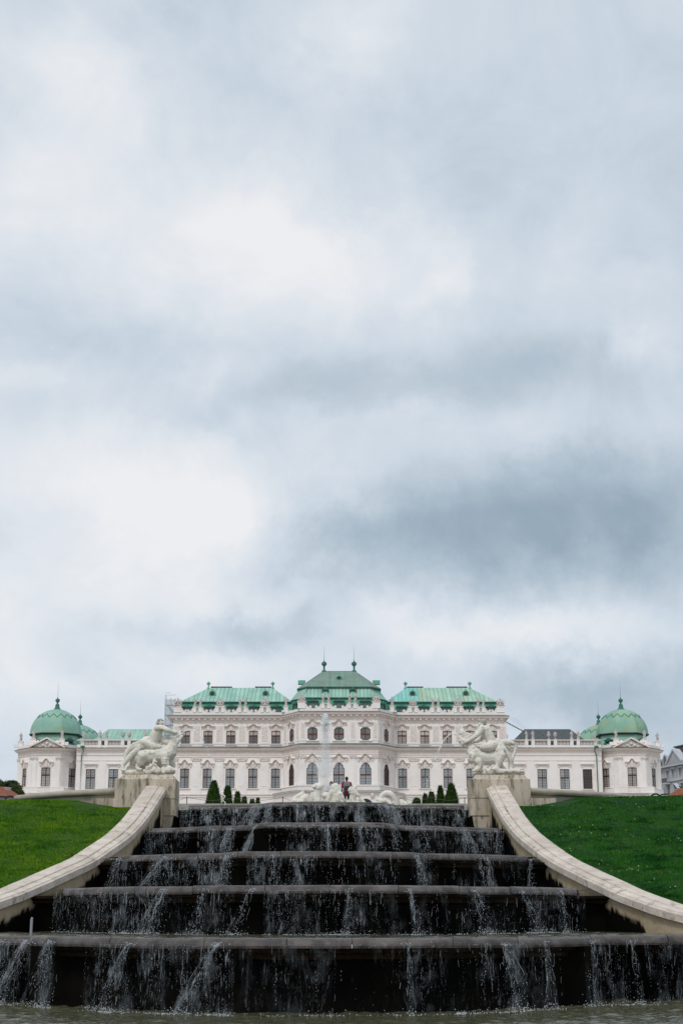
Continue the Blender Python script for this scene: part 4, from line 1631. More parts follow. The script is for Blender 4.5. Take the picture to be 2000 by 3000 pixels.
# balcony ledge before the centre, lower storey
ledge = [(PA - XJ - 1.6, DW - 0.2), (PA - XC - 1.0, DC - 1.6), (PA + XC + 1.0, DC - 1.6), (PA + XJ + 1.6, DW - 0.2)]
zl = ZP(2318, DC - 1.6)
cornice('porch_wall', ledge, [(0.0, BASE - 1), (0.0, zl - 0.3), (-1.0, zl - 0.3), (-1.0, BASE - 1)], 'plaster')
cornice('porch_cornice', ledge, [(0.0, zl - 0.30), (0.55, zl - 0.15), (0.6, zl), (-1.2, zl)], 'trim')
cornice('lead_flashing', ledge, [(-1.2, zl + 0.004), (0.64, zl + 0.004), (0.64, zl + 0.06), (-1.2, zl + 0.25)], 'lead')
bl = [(PA - XJ - 0.3, DW - 0.3), (PA - XC - 0.3, DC - 0.75), (PA + XC + 0.3, DC - 0.75), (PA + XJ + 0.3, DW - 0.3)]
zb0, zb1 = zl + 0.2, ZP(2300.5, DC - 1)
cornice('balcony_parapet', bl, [(0.0, zb0), (0.0, zb1 - 0.12), (0.1, zb1 - 0.1), (0.1, zb1), (-0.35, zb1), (-0.35, zb0)], 'plaster')
for x in (-6.5, 6.5):
    mb = MB()
    fx = Facade((PA - XC - 1, DC - 1.6), (PA + XC + 1, DC - 1.6))
    u = XC + 1 + x
    mb.prism([fx.pt(u - 0.3, zl - 0.3, 0.0), fx.pt(u - 0.3, zl - 0.3, 0.5), fx.pt(u - 0.3, zl - 0.9, 0.4), fx.pt(u - 0.3, zl - 1.6, 0.0)], fx.d * 0.6)
    mb.build('console', 'trim', palace)
M['door_green'] = mat('door_green', (0.012, 0.035, 0.028), rough=0.6)
# the big doorway arch of the ground floor, just seen over the pool's edge
fx = Facade((PA - XC - 1, DC - 1.6), (PA + XC + 1, DC - 1.6))
for x in (-5.24, 0, 5.24):
    mb = MB()
    P = [fx.pt(XC + 1 + x + 1.5 * math.cos(R(q)), BASE + 0.3 + 1.7 * math.sin(R(q)), 0.02) for q in range(0, 181, 15)]
    mb.prism(P, fx.n * 0.05)
    mb.build('arched_door', 'door_green', palace)


# ------------------------------------------------------------------ roofs
def clip3(poly, lo, hi):
    return clip(clip(poly, 0, hi, True), 0, lo, False)


def slope(parent, A, B, C, D, m, step=0.8, gap=0.10, th=0.07, under='copper_deep', sheets=True, name='roof_slope'):
    """one roof slope A-B (eave, left to right) C-D (ridge, right to left): a dark deck with sheets laid on it, seams between"""
    A, B, C, D = map(Vector, (A, B, C, D))
    ex = (B - A).normalized()
    nn = ex.cross((D - A)).normalized()
    if nn.dot(Vector((0, -1, 0.3))) < 0 and nn.z < 0:
        nn = -nn
    if nn.z < -0.01:
        nn = -nn
    ey = nn.cross(ex).normalized()
    if ey.z < 0:
        ey = -ey
    mb = MB()
    mb.prism([A, B, C, D], -nn * 0.15)
    deck = mb.build(name, under if sheets else m, parent)
    if not sheets:
        return deck
    poly = [((p - A).dot(ex), (p - A).dot(ey)) for p in (A, B, C, D)]
    x0, x1 = min(p[0] for p in poly), max(p[0] for p in poly)
    n = max(1, round((x1 - x0) / step))
    for i in range(n):
        lo, hi = x0 + (x1 - x0) * i / n + gap / 2, x0 + (x1 - x0) * (i + 1) / n - gap / 2
        P = clip3(poly, lo, hi)
        Q = []
        for p in P:
            if not Q or (abs(p[0] - Q[-1][0]) + abs(p[1] - Q[-1][1])) > 1e-3:
                Q.append(p)
        if len(Q) < 3:
            continue
        mb = MB()
        mb.prism([A + ex * p[0] + ey * p[1] + nn * 0.004 for p in Q], nn * th)
        mm = m(i / max(1, n - 1)) if callable(m) else m
        mb.build('roof_sheet', mm, deck)
    return deck


ZE = ZP(2057, 312.2)
ZR = ZP(2016, 320)
roofs = {}
dormer_proto = []


def dormer(P, ang, w, h, glass='glass_grey'):
    """copper dormer with a little curved pediment; P = sill centre at its front"""
    c, s_ = math.cos(ang), math.sin(ang)

    def T(x, y, z):
        return (P[0] + x * c - y * s_, P[1] + x * s_ + y * c, P[2] + z)
    mb = MB()
    a = w / 2
    mb.hexa([T(-a, 0, 0), T(-a + 0.2, 0, 0), T(-a + 0.2, 2.5, 0), T(-a, 2.5, 0), T(-a, 0, h), T(-a + 0.2, 0, h), T(-a + 0.2, 2.5, h), T(-a, 2.5, h)])
    mb.hexa([T(a - 0.2, 0, 0), T(a, 0, 0), T(a, 2.5, 0), T(a - 0.2, 2.5, 0), T(a - 0.2, 0, h), T(a, 0, h), T(a, 2.5, h), T(a - 0.2, 2.5, h)])
    mb.hexa([T(-a + 0.2, 0, h * 0.85), T(a - 0.2, 0, h * 0.85), T(a - 0.2, 2.5, h * 0.85), T(-a + 0.2, 2.5, h * 0.85), T(-a + 0.2, 0, h), T(a - 0.2, 0, h), T(a - 0.2, 2.5, h), T(-a + 0.2, 2.5, h)])
    pts = [(-a * 1.3, 0), (-a * 1.3, 0.14), (-a * 0.75, 0.22), (-a * 0.3, 0.48), (0, 0.58), (a * 0.3, 0.48), (a * 0.75, 0.22), (a * 1.3, 0.14), (a * 1.3, 0)]
    d0, d1 = T(0, -0.18, 0), T(0, 2.6, 0)
    off = Vector(d1) - Vector(d0)
    mb.prism([T(x, -0.18, h + 0.002 + z) for x, z in pts], off)
    for sx in (-1, 1):      # scroll brackets
        mb.hexa([T(sx * a * 1.02 - 0.1, -0.1, -0.1), T(sx * a * 1.02 + 0.1, -0.1, -0.1), T(sx * a * 1.02 + 0.1, 0.3, -0.1), T(sx * a * 1.02 - 0.1, 0.3, -0.1),
                 T(sx * a * 1.15 - 0.12, -0.1, h * 0.7), T(sx * a * 1.15 + 0.12, -0.1, h * 0.7), T(sx * a * 1.15 + 0.12, 0.3, h * 0.7), T(sx * a * 1.15 - 0.12, 0.3, h * 0.7)])
    d = mb.build('dormer', 'copper_dark', palace)
    mb = MB()
    mb.hexa([T(-a + 0.2, 0.25, 0), T(a - 0.2, 0.25, 0), T(a - 0.2, 0.3, 0), T(-a + 0.2, 0.3, 0), T(-a + 0.2, 0.25, h * 0.85), T(a - 0.2, 0.25, h * 0.85), T(a - 0.2, 0.3, h * 0.85), T(-a + 0.2, 0.3, h * 0.85)])
    mb.build('dormer_window', glass, d)
    mb = MB()
    for x in (-0.03,):
        mb.hexa([T(x, 0.2, 0), T(x + 0.06, 0.2, 0), T(x + 0.06, 0.24, 0), T(x, 0.24, 0), T(x, 0.2, h * 0.85), T(x + 0.06, 0.2, h * 0.85), T(x + 0.06, 0.24, h * 0.85), T(x, 0.24, h * 0.85)])
    mb.hexa([T(-a + 0.2, 0.2, h * 0.4), T(a - 0.2, 0.2, h * 0.4), T(a - 0.2, 0.23, h * 0.4), T(-a + 0.2, 0.23, h * 0.4), T(-a + 0.2, 0.2, h * 0.45), T(a - 0.2, 0.2, h * 0.45), T(a - 0.2, 0.23, h * 0.45), T(-a + 0.2, 0.23, h * 0.45)])
    mb.build('dormer_frame', 'copper_deep', d)
    return d


def oculus(P, r):
    mb = MB()
    P = Vector(P)
    ring = [(P.x + r * 1.0 * math.cos(R(q)), P.y - 0.5, P.z + r * 1.0 * math.sin(R(q))) for q in range(0, 360, 20)]
    mb.prism(ring, (0, 2.2, 0))
    o = mb.build('oculus', 'copper_deep', palace)
    mb = MB()
    t = [(P.x + r * 1.0 * math.cos(R(q)), P.y - 0.52, P.z + r * 1.0 * math.sin(R(q))) for q in range(0, 361, 20)]
    mb.tube(t, 0.17, 6, False)
    mb.box(P.x - 0.2, P.x + 0.2, P.y - 0.6, P.y + 0.2, P.z + r * 0.95, P.z + r * 1.45)
    mb.box(P.x - r * 1.25, P.x + r * 1.25, P.y - 0.55, P.y + 0.2, P.z - r * 1.35, P.z - r * 0.95)
    mb.build('oculus_rim', 'copper_deep', o)
    mb = MB()
    ring = [(P.x + r * 0.72 * math.cos(R(q)), P.y - 0.56, P.z + r * 0.72 * math.sin(R(q))) for q in range(0, 360, 20)]
    mb.prism(ring, (0, 0.05, 0))
    mb.build('oculus_pane', 'glass_dark', o)


def finial(P, h, w, m='copper_deep', spike=0.0):
    prof = [(w * 0.5, 0), (w * 0.42, h * 0.08), (w * 0.2, h * 0.12), (w * 0.16, h * 0.42), (w * 0.5, h * 0.62), (w * 0.54, h * 0.68), (w * 0.42, h * 0.74), (w * 0.5, h * 0.77), (w * 0.2, h * 0.85), (w * 0.1, h * 0.93), (w * 0.06, h)]
    mb = MB()
    mb.lathe(prof, P, 10)
    o = mb.build('finial', m, palace, True)
    if spike:
        mb = MB()
        p = Vector(P) + Vector((0, 0, h - 0.05))
        mb.tube([p, p + Vector((0, 0, spike * 0.4)), p + Vector((0, 0, spike))], [w * 0.045, w * 0.028, 0.008], 6)
        mb.build('spike', 'lead', o)


for s in (-1, 1):
    xo_e, xi_e = 32.4, 9.6       # eave
    xo_r, xi_r = 27.35, 14.0     # ridge
    ye, yr = 311.7, 320.0
    a, b = sorted((PA + s * xo_e, PA + s * xi_e))
    c, d = sorted((PA + s * xo_r, PA + s * xi_r))
    if s < 0:
        mm = 'copper'
    else:
        mm = lambda t: 'copper_teal' if t < 0.27 else 'copper_pale'
    slope(palace, (a, ye, ZE), (b, ye, ZE), (d, yr, ZR), (c, yr, ZR), mm, 0.86)
    # hips and back
    xo, xro = PA + s * xo_e, PA + s * xo_r
    if s < 0:
        slope(palace, (xo, 328.3, ZE), (xo, ye, ZE), (xro, yr, ZR), (xro, yr, ZR), 'copper', sheets=False)
    else:
        slope(palace, (xo, ye, ZE), (xo, 328.3, ZE), (xro, yr, ZR), (xro, yr, ZR), 'copper_pale', sheets=False)
    xi, xri = PA + s * xi_e, PA + s * xi_r
    slope(palace, (xi, ye, ZE), (xi, 328.3, ZE), (xri, yr, ZR), (xri, yr, ZR), 'copper' if s < 0 else 'copper_teal', sheets=False)
    slope(palace, (b, 328.3, ZE), (a, 328.3, ZE), (c, yr + 0.001, ZR), (d, yr + 0.001, ZR), 'copper', sheets=False)
    # eave band and the steep lower mansard
    mb = MB()
    strip([(PA + s * xo_e, 328), (PA + s * xo_e, ye), (PA + s * xi_e, ye)] if s < 0 else [(PA + s * xi_e, ye), (PA + s * xo_e, ye), (PA + s * xo_e, 328)],
          [(-0.5, ZE - 0.02), (0.12, ZE - 0.02), (0.12, ZE - 0.10), (0.0, ZE - 0.26), (-0.5, ZE - 0.26)], mb)
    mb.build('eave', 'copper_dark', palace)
    mb = MB()
    strip([(PA + s * 32.3, 328), (PA + s * 32.3, ye + 0.2), (PA + s * 9.0, ye + 0.2)] if s < 0 else [(PA + s * 9.0, ye + 0.2), (PA + s * 32.3, ye + 0.2), (PA + s * 32.3, 328)],
          [(-0.6, ZE - 0.25), (-0.05, ZE - 0.25), (0.25, Z_C2 - 0.3), (-0.6, Z_C2 - 0.3)], mb)
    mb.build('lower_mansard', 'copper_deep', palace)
    zr_ = ZR
    for x in WIN_X:
        dormer((PA + s * x, 310.75, Z_PAR - 0.1), 0, 1.62, 1.32)
    for ox in (26.6, 15.2):
        oculus((PA + s * (ox + (-0.4 if ox > 20 else 0.0)), 315.6, ZP(2033.6, 315.5)), 0.62)
    for ox in (27.45, 13.95):
        finial((PA + s * ox, 320.0, ZR - 0.05), 1.5, 0.8)
    # flat chimneys along the ridge
    for (x0, x1) in ((22.7, 26.9), (14.4, 17.6)):
        mb = MB()
        a, b = sorted((PA + s * x0, PA + s * x1))
        mb.box(a, b, 320.6, 321.8, ZR - 0.6, ZR + 0.28)
        mb.box(a - 0.12, b + 0.12, 320.45, 321.95, ZR + 0.285, ZR + 0.42)
        mb.build('chimney', 'lead', palace)
    mb = MB()
    mb.box(PA + s * 19.0 - 0.8, PA + s * 19.0 + 0.8, 320.6, 321.6, ZR - 0.5, ZR + 0.16)
    mb.build('chimney', 'lead', palace)

# centre roof: ridge, upper slope, middle slope, lower mansard
z1b, z1t = ZP(2012.5, 306.5), ZP(1967.7, 316)
z2b = ZP(2043.5, 305.2)


def octo(hf, yf, hb, yb, ye):
    return [(PA - hb, ye), (PA - hb, yb), (PA - hf, yf), (PA + hf, yf), (PA + hb, yb), (PA + hb, ye)]


L1b = octo(6.48, 306.3, 8.45, 309.2, 323)
L1t = [(-3.4, 316.5), (-3.4, 316.0), (-3.35, 315.9), (3.35, 315.9), (3.4, 316.0), (3.4, 316.5)]
L1t = [(PA + x, y) for x, y in L1t]
L2t = octo(6.2, 306.7, 8.1, 309.5, 323)
L2b = octo(7.1, 305.2, 9.7, 309.6, 323)
L3t = octo(7.0, 305.4, 9.6, 309.8, 323)
L3b = octo(7.25, 304.9, 10.1, 309.9, 323)


def tier(Lb, zb, Lt, zt, m, names, step, front_sheets):
    for i in range(5):
        A, B = (*Lb[i], zb), (*Lb[i + 1], zb)
        D, C = (*Lt[i], zt), (*Lt[i + 1], zt)
        sh = front_sheets and i in (1, 2, 3)
        slope(palace, A, B, C, D, m, step, sheets=sh, name=names)


tier(L1b, z1b, L1t, z1t, 'copper_grey', 'roof_slope', 0.62, True)
tier(L2b, z2b, L2t, z1b - 0.25, 'copper', 'roof_slope', 0.72, True)
tier(L3b, Z_C2 - 0.3, L3t, z2b - 0.1, 'copper_deep', 'lower_mansard', 1, False)
mb = MB()
strip(L1b, [(-0.6, z1b + 0.02), (0.10, z1b - 0.01), (0.10, z1b - 0.12), (-0.6, z1b - 0.26)], mb)
mb.build('eave', 'copper_dark', palace)
mb = MB()
strip(L2b, [(-0.3, z2b), (0.12, z2b - 0.02), (0.12, z2b - 0.14), (-0.3, z2b - 0.28)], mb)
mb.build('eave', 'copper_dark', palace)
mb = MB()
mb.box(PA - 3.5, PA + 3.5, 315.8, 316.7, z1t - 0.02, z1t + 0.10)
mb.build('ridge_cap', 'lead', palace)
for x in (-5.24, 0, 5.24):
    dormer((PA + x, 304.55, ZP(2075, 304.5)), 0, 1.75, 1.4)
for s in (-1, 1):
    dormer((PA + s * 9.05, 307.6, ZP(2080, 307)), s * R(58), 1.2, 1.25)
    dormer((PA + s * 2.75, 305.9, ZP(2035, 306)), 0, 1.05, 0.95)
    finial((PA + s * 3.12, 316.2, z1t + 0.05), 2.4, 1.1, 'copper_dark', 3.1)
    # small gabled ears at the side of the upper roof
    mb = MB()
    mb.box(PA + s * 7.7 - 0.75, PA + s * 7.7 + 0.75, 313.5, 315, ZP(2005, 314), ZP(1994, 314))
    mb.build('dormer', 'copper_deep', palace)
oculus((PA, 311.2, ZP(1988.5, 311)), 0.56)

# ------------------------------------------------------------------ galleries
DG = 312.0
ZG0, ZG1 = ZP(2311.5, DG), ZP(2253.5, DG)
ZGC0, ZGC1, ZGC2 = ZP(2197.5, DG), ZP(2193, DG), ZP(2189.5, DG)
ZGB0, ZGB1 = ZP(2183, DG), ZP(2167, DG)
GWIN = [36.4, 41.05, 45.6, 50.2]
for s in (-1, 1):
    side = 'left' if s < 0 else 'right'
    xa, xb = sorted((PA + s * 33.4, PA + s * 53.2))
    f = Facade((xa, DG), (xb, DG))
    mb = MB()
    ops = []
    for i, x in enumerate(GWIN):
        u = PA + s * x - xa
        ops.append((u, 1.86, ZG0, ZG1 - ZG0, 'rect'))
        dark = s > 0 and i == 3
        window('gallery_dark' if dark else 'gallery', f.pt(u, ZG0, -0.10), 0, 'rect', 1.86, ZG1 - ZG0, 0.57, 'window_wood', *(('glass_dark', 'glass_dark') if dark else ('glass_blue', 'glass_blue')))
        mb2 = MB()
        f.hood(mb2, u, 2.75, ZG1 + 0.88, 'flat', 0.2, 0.35)
        for sx in (-1, 1):
            f.block(mb2, u + sx * 1.05 - 0.14, u + sx * 1.05 + 0.14, ZG1 + 0.45, ZG1 + 0.88, -0.02, 0.2)
        mb2.build('window_hood', 'trim', palace)
        mb2 = MB()
        f.block(mb2, u - 1.23, u + 1.23, ZG0 - 0.18, ZG0 - 0.004, -0.02, 0.2)
        for sx in (-1, 1):
            f.block(mb2, u + sx * 1.03 - 0.09, u + sx * 1.03 + 0.09, ZG0, ZG1, -0.02, 0.06)
        f.block(mb2, u - 1.12, u + 1.12, ZG1 + 0.003, ZG1 + 0.16, -0.02, 0.065)
        mb2.build('window_surround', 'trim', palace)
    f.wall(mb, BASE - 1, ZGC1, ops)
    mb.build('gallery_wall', 'plaster', palace, fixn=False)
    for a, b in zip(GWIN, GWIN[1:]):
        u = PA + s * (a + b) / 2 - xa
        mb2 = MB()
        f.block(mb2, u - 0.75, u + 0.75, Z_PLINTH, ZP(2228, DG), -0.02, 0.07)
        mb2.build('pilaster', 'plaster', palace)
    lp = [(xa, DG), (xb, DG)]
    for y0, y1, o in ((2229, 2226.5, 0.10), (2213, 2209.5, 0.12)):
        cornice('string_course', lp, [(-0.05, ZP(y0, DG)), (o, ZP(y0, DG)), (o, ZP(y1, DG)), (-0.05, ZP(y1, DG))], 'trim')
    cornice('gallery_cornice', lp, [(-0.05, ZGC0 - 0.2), (0.2, ZGC0 - 0.1), (0.5, ZGC0), (0.62, ZGC1 - 0.05), (0.66, ZGC1), (-0.05, ZGC1)], 'trim')
    cornice('lead_flashing', lp, [(-0.5, ZGC1 + 0.004), (0.7, ZGC1 + 0.004), (0.7, ZGC1 + 0.05), (0.0, ZGC2), (-0.5, ZGC2)], 'lead')
    # balustrade
    cornice('balustrade_base', lp, [(0.05, ZGC2 - 0.1), (0.05, ZGB0), (-0.4, ZGB0), (-0.4, ZGC2 - 0.1)], 'plaster')
    cornice('balustrade_rail', lp, [(0.06, ZGB1 - 0.2), (0.10, ZGB1 - 0.1), (0.06, ZGB1), (-0.40, ZGB1), (-0.40, ZGB1 - 0.2)], 'trim')
    PG = [38.75, 43.3, 47.95]
    mb = MB()
    xs = [x for x in [33.6 + 0.29 * i for i in range(65)] if all(abs(x - p) > 1.0 for p in PG)]
    for x in xs:
        u = PA + s * x - xa
        if 0 < u < f.len:
            mb.lathe([(0.06, 0), (0.10, 0.28), (0.05, 0.6), (0.075, ZGB1 - ZGB0 - 0.2)], f.pt(u, ZGB0, -0.17), 6)
    tag(mb.build('balusters', 'trim', palace), kind='stuff')
    for i, x in enumerate(PG):
        u = PA + s * x - xa
        for sx in (-1, 1):
            ped(f, u + sx * 0.66, 0.66, ZGC2 - 0.05, ZGB1 + 0.06)
            roof_statues.append(('urn' if i == 1 else 'figure', f.pt(u + sx * 0.66, ZGB1 + 0.06, -0.15), s, (i, sx), 'gallery'))
    # roof behind
    zb, zt = ZP(2168, 318), ZP(2137, 325)
    b0, b1, t0, t1 = 33.7, 51.4, 33.7, 48.9
    if s > 0:
        b0, t0 = 35.8, 39.3
    A, B = sorted((PA + s * b0, PA + s * b1))
    D, C = sorted((PA + s * t0, PA + s * t1))
    slope(palace, (A, 318, zb - 0.4), (B, 318, zb - 0.4), (C, 325, zt), (D, 325, zt), 'copper' if s < 0 else 'slate', 0.95, 0.04 if s < 0 else 0.015, 0.06, 'copper_dark' if s < 0 else 'slate')
    slope(palace, (B, 332, zb - 0.4), (A, 332, zb - 0.4), (D, 325.01, zt), (C, 325.01, zt), 'copper' if s < 0 else 'slate', sheets=False)
    xe, xt = PA + s * b1, PA + s * t1
    slope(palace, (xe, 318, zb - 0.4), (xe, 332, zb - 0.4), (xt, 325, zt), (xt, 325, zt), 'copper' if s < 0 else 'slate', sheets=False)
    if s > 0:
        slope(palace, (PA + b0, 318, zb - 0.4), (PA + b0, 332, zb - 0.4), (PA + t0, 325, zt), (PA + t0, 325, zt), 'slate', sheets=False)
    mb = MB()
    A, B = sorted((PA + s * 33.6, PA + s * 52.0))
    mb.box(A, B, 313.5, 332, zb - 1.6, zb - 0.42)
    mb.build('gallery_roof_base', 'lead', palace)


# ------------------------------------------------------------------ domed corner pavilions
def pavilion(cx, yf, yc, s, front_, m_dome):
    side = 'left' if s < 0 else 'right'
    yb = 2 * yc - yf
    loop = [(cx - 6.8, yb - 5.2), (cx - 6.8, yf + 5.2), (cx - 2.8, yf), (cx + 2.8, yf), (cx + 6.8, yf + 5.2), (cx + 6.8, yb - 5.2)]
    zc0, zc1, zc2 = ZP(2197, 310.4), ZP(2192.5, 310.4), ZP(2187, 310.4)
    if front_:
        fs = [Facade(loop[i], loop[i + 1]) for i in range(5)]
        zw0, zw1 = ZP(2304, yf), ZP(2248.5, yf)
        mb = MB()
        for i, f in enumerate(fs):
            ops = []
            if i in (1, 2, 3):
                ops = [(f.len / 2, 1.80, zw0, zw1 - zw0, 'rect')]
                window('pavilion', f.pt(f.len / 2, zw0, -0.10), f.ang, 'rect', 1.80, zw1 - zw0, 0.60, 'window_dark', 'glass_pale', 'glass_pale')
                mb2 = MB()
                f.hood(mb2, f.len / 2, 2.9, zw1 + 0.95, 'ogee', 0.2, 0.42)
                for sx in (-1, 1):
                    f.block(mb2, f.len / 2 + sx * 1.15 - 0.16, f.len / 2 + sx * 1.15 + 0.16, zw1 + 0.4, zw1 + 0.95, -0.02, 0.25)
                mb2.build('window_hood', 'trim', palace)
                mb2 = MB()
                f.block(mb2, f.len / 2 - 0.8, f.len / 2 + 0.8, zw1 + 0.2, zw1 + 1.0, -0.02, 0.12)
                f.block(mb2, f.len / 2 - 0.25, f.len / 2 + 0.25, zw1 + 0.1, zw1 + 1.4, -0.02, 0.24)
                mb2.build('carved_field', 'relief', palace)
                mb2 = MB()
                for sx in (-1, 1):
                    f.block(mb2, f.len / 2 + sx * 0.99 - 0.085, f.len / 2 + sx * 0.99 + 0.085, zw0, zw1, -0.02, 0.07)
                f.block(mb2, f.len / 2 - 1.1, f.len / 2 + 1.1, zw1 + 0.003, zw1 + 0.17, -0.02, 0.075)
                f.block(mb2, f.len / 2 - 1.2, f.len / 2 + 1.2, zw0 - 0.18, zw0 - 0.004, -0.02, 0.2)
                mb2.build('window_surround', 'trim', palace)
                for u in (0.45, f.len - 0.45):
                    mb2 = MB()
                    f.block(mb2, u - 0.42, u + 0.42, zw0 - 0.4, ZP(2222, yf), -0.02, 0.1)
                    mb2.build('pilaster', 'plaster', palace)
                    mb2 = MB()
                    f.block(mb2, u - 0.55, u + 0.55, ZP(2221.8, yf), ZP(2216, yf), -0.02, 0.26)
                    for sx in (-1, 1):
                        f.block(mb2, u + sx * 0.36 - 0.12, u + sx * 0.36 + 0.12, ZP(2225, yf), ZP(2222.2, yf), 0.08, 0.28)
                    mb2.build('capital', 'relief', palace)
            f.wall(mb, BASE - 1, zc1, ops)
        mb.build('pavilion_wall', 'plaster', palace, fixn=False)
        cornice('frieze', loop, [(-0.05, ZP(2209, yf)), (0.08, ZP(2209, yf)), (0.08, ZP(2199, yf)), (-0.05, ZP(2199, yf))], 'relief')
        cornice('architrave', loop, [(-0.05, ZP(2212, yf)), (0.16, ZP(2212, yf)), (0.16, ZP(2210, yf)), (-0.05, ZP(2210, yf))], 'trim')
        cornice('pavilion_base', loop, [(-0.05, BASE - 1), (0.35, BASE - 1), (0.35, ZP(2309.5, yf)), (0.42, ZP(2308, yf)), (-0.05, ZP(2307, yf))], 'plaster')
        # balcony before the front window
        f = fs[2]
        mb = MB()
        zb, zt = ZP(2321, yf - 1), ZP(2305, yf - 1)
        f.block(mb, -1.2, f.len + 1.2, zb - 0.2, zb, 0.3, 1.5)
        f.block(mb, -1.2, f.len + 1.2, zt - 0.14, zt, 1.15, 1.45)
        for u0, u1 in ((-1.2, 1.55), (f.len - 1.55, f.len + 1.2)):
            f.block(mb, u0, u1, zb, zt - 0.142, 1.2, 1.42)
        mb.build('balcony', 'plaster', palace)
        mb = MB()
        for i in range(6):
            mb.lathe([(0.06, 0), (0.1, 0.3), (0.05, 0.6), (0.07, zt - zb - 0.14)], f.pt(1.85 + i * (f.len - 3.7) / 5, zb, 1.3), 6)
        mb.build('balcony_balusters', 'trim', palace)
        # pediment over the front face
        zp = ZP(2164, yf)
        a = f.len / 2 + 0.55
        mb = MB()
        mb.prism([f.pt(f.len / 2 - a + 0.4, zc1 + 0.06, 0.25), f.pt(f.len / 2 + a - 0.4, zc1 + 0.06, 0.25), f.pt(f.len / 2, zp - 0.25, 0.25)], f.n * -1.2)
        mb.build('pediment', 'relief', palace)
        mb = MB()
        for sx in (-1, 1):
            P0, P1 = f.pt(f.len / 2 + sx * (a + 0.25), zc1 + 0.05, 0.75), f.pt(f.len / 2, zp - 0.05, 0.75)
            if sx > 0:
                P0, P1 = P1, P0
            th = Vector((0, 0, 0.30))
            mb.hexa([P0, P1, P1 - f.n * 1.8, P0 - f.n * 1.8, P0 + th, P1 + th, P1 - f.n * 1.8 + th, P0 - f.n * 1.8 + th])
        mb.build('pediment_cornice', 'trim', palace)
        mb = MB()
        mb.ball(f.pt(f.len / 2, zc1 + 0.95, 0.28), 0.34, 8)
        mb.ball(f.pt(f.len / 2, zc1 + 1.45, 0.28), 0.2, 8)
        for sx in (-1, 1):
            mb.ball(f.pt(f.len / 2 + sx * 0.8, zc1 + 0.55, 0.28), 0.3, 8)
            mb.ball(f.pt(f.len / 2 + sx * 1.5, zc1 + 0.36, 0.28), 0.2, 8)
        mb.build('pediment_carving', 'relief', palace, True)
        # parapet pieces and their statues
        cornice('parapet', loop, [(0.05, zc2 - 0.3), (0.05, zc2 + 0.55), (-0.4, zc2 + 0.55), (-0.4, zc2 - 0.3)], 'plaster')
        zq = ZP(2164, yf)
        for (px, py, w) in ((cx - 2.9, yf + 0.35, 'front left'), (cx + 2.9, yf + 0.35, 'front right'), (cx - 6.5, yf + 5.3, 'outer left'), (cx + 6.5, yf + 5.3, 'outer right')):
            mb = MB()
            mb.box(px - 0.5, px + 0.5, py - 0.3, py + 0.4, zc2 + 0.3, zq - 0.12)
            mb.box(px - 0.58, px + 0.58, py - 0.38, py + 0.48, zq - 0.118, zq)
            mb.box(px - 1.3, px + 1.3, py - 0.1, py + 0.25, zc2 + 0.3, zc2 + 0.95)
            mb.build('parapet_pedestal', 'plaster', palace)
            roof_statues.append(('figure', Vector((px, py, zq)), s, w, 'pavilion'))
        for sx in (-1, 1):      # carved scroll groups lying on the pediment's shoulders
            mb = MB()
            P = f.pt(f.len / 2 + sx * 2.0, zc2 + 0.75, 0.1)
            mb.cone(P - Vector((0.5, 0, -0.02)), 0.30, P + Vector((0.5, 0, 0.1)), 0.26, 8)
            mb.ball(P + Vector((0.1, 0, 0.35)), 0.22, 8)
            mb.build('scroll_group', 'trim', palace, True)
    else:
        mb = MB()
        strip(loop, [(-1.0, BASE - 1), (0, BASE - 1), (0, zc1), (-1.0, zc1)], mb)
        mb.build('pavilion_wall', 'plaster', palace)
    cornice('pavilion_cornice', loop, [(-0.05, zc0 - 0.2), (0.2, zc0 - 0.1), (0.55, zc0), (0.78, zc1 - 0.05), (0.85, zc1), (-0.05, zc1)], 'trim')
    cornice('lead_flashing', loop, [(-3.5, zc1 + 0.004), (0.9, zc1 + 0.004), (0.9, zc1 + 0.05), (0.0, zc2), (-3.5, zc2 + 0.1)], 'lead')
    # drum
    zd0, zd1, zap = zc2, ZP(2147, 314.5), ZP(2079, 319.5)
    rr = 1 / math.cos(R(22.5))
    mb = MB()
    mb.lathe([(4.85 * rr, 0), (4.6 * rr, zd1 - zd0 - 0.25)], (cx, yc, zd0), 8, R(22.5))
    mb.build('drum', 'copper', palace)
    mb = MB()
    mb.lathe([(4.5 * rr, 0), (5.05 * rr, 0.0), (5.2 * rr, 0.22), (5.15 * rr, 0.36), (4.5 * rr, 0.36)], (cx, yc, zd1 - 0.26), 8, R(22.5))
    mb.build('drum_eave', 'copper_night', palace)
    if front_:
        for q in (-90 - 45, -45):
            P = Vector((cx + 5.0 * math.cos(R(q)), yc + 5.0 * math.sin(R(q)), zd0 + 0.2))
            dormer(P, R(q + 90), 1.7, 1.6, 'glass_dark')
    H = zap - zd1 - 0.1
    n = 9
    prof = [(5.05 * (math.cos(R(90 * i / n)) ** 0.94 if i < n else 0.0) if i else 5.05, 0.1 + H * math.sin(R(90 * i / n)) ** 1.02) for i in range(n + 1)]
    prof[-1] = (0.35, 0.1 + H)
    prof[-2] = (1.15, prof[-2][1])
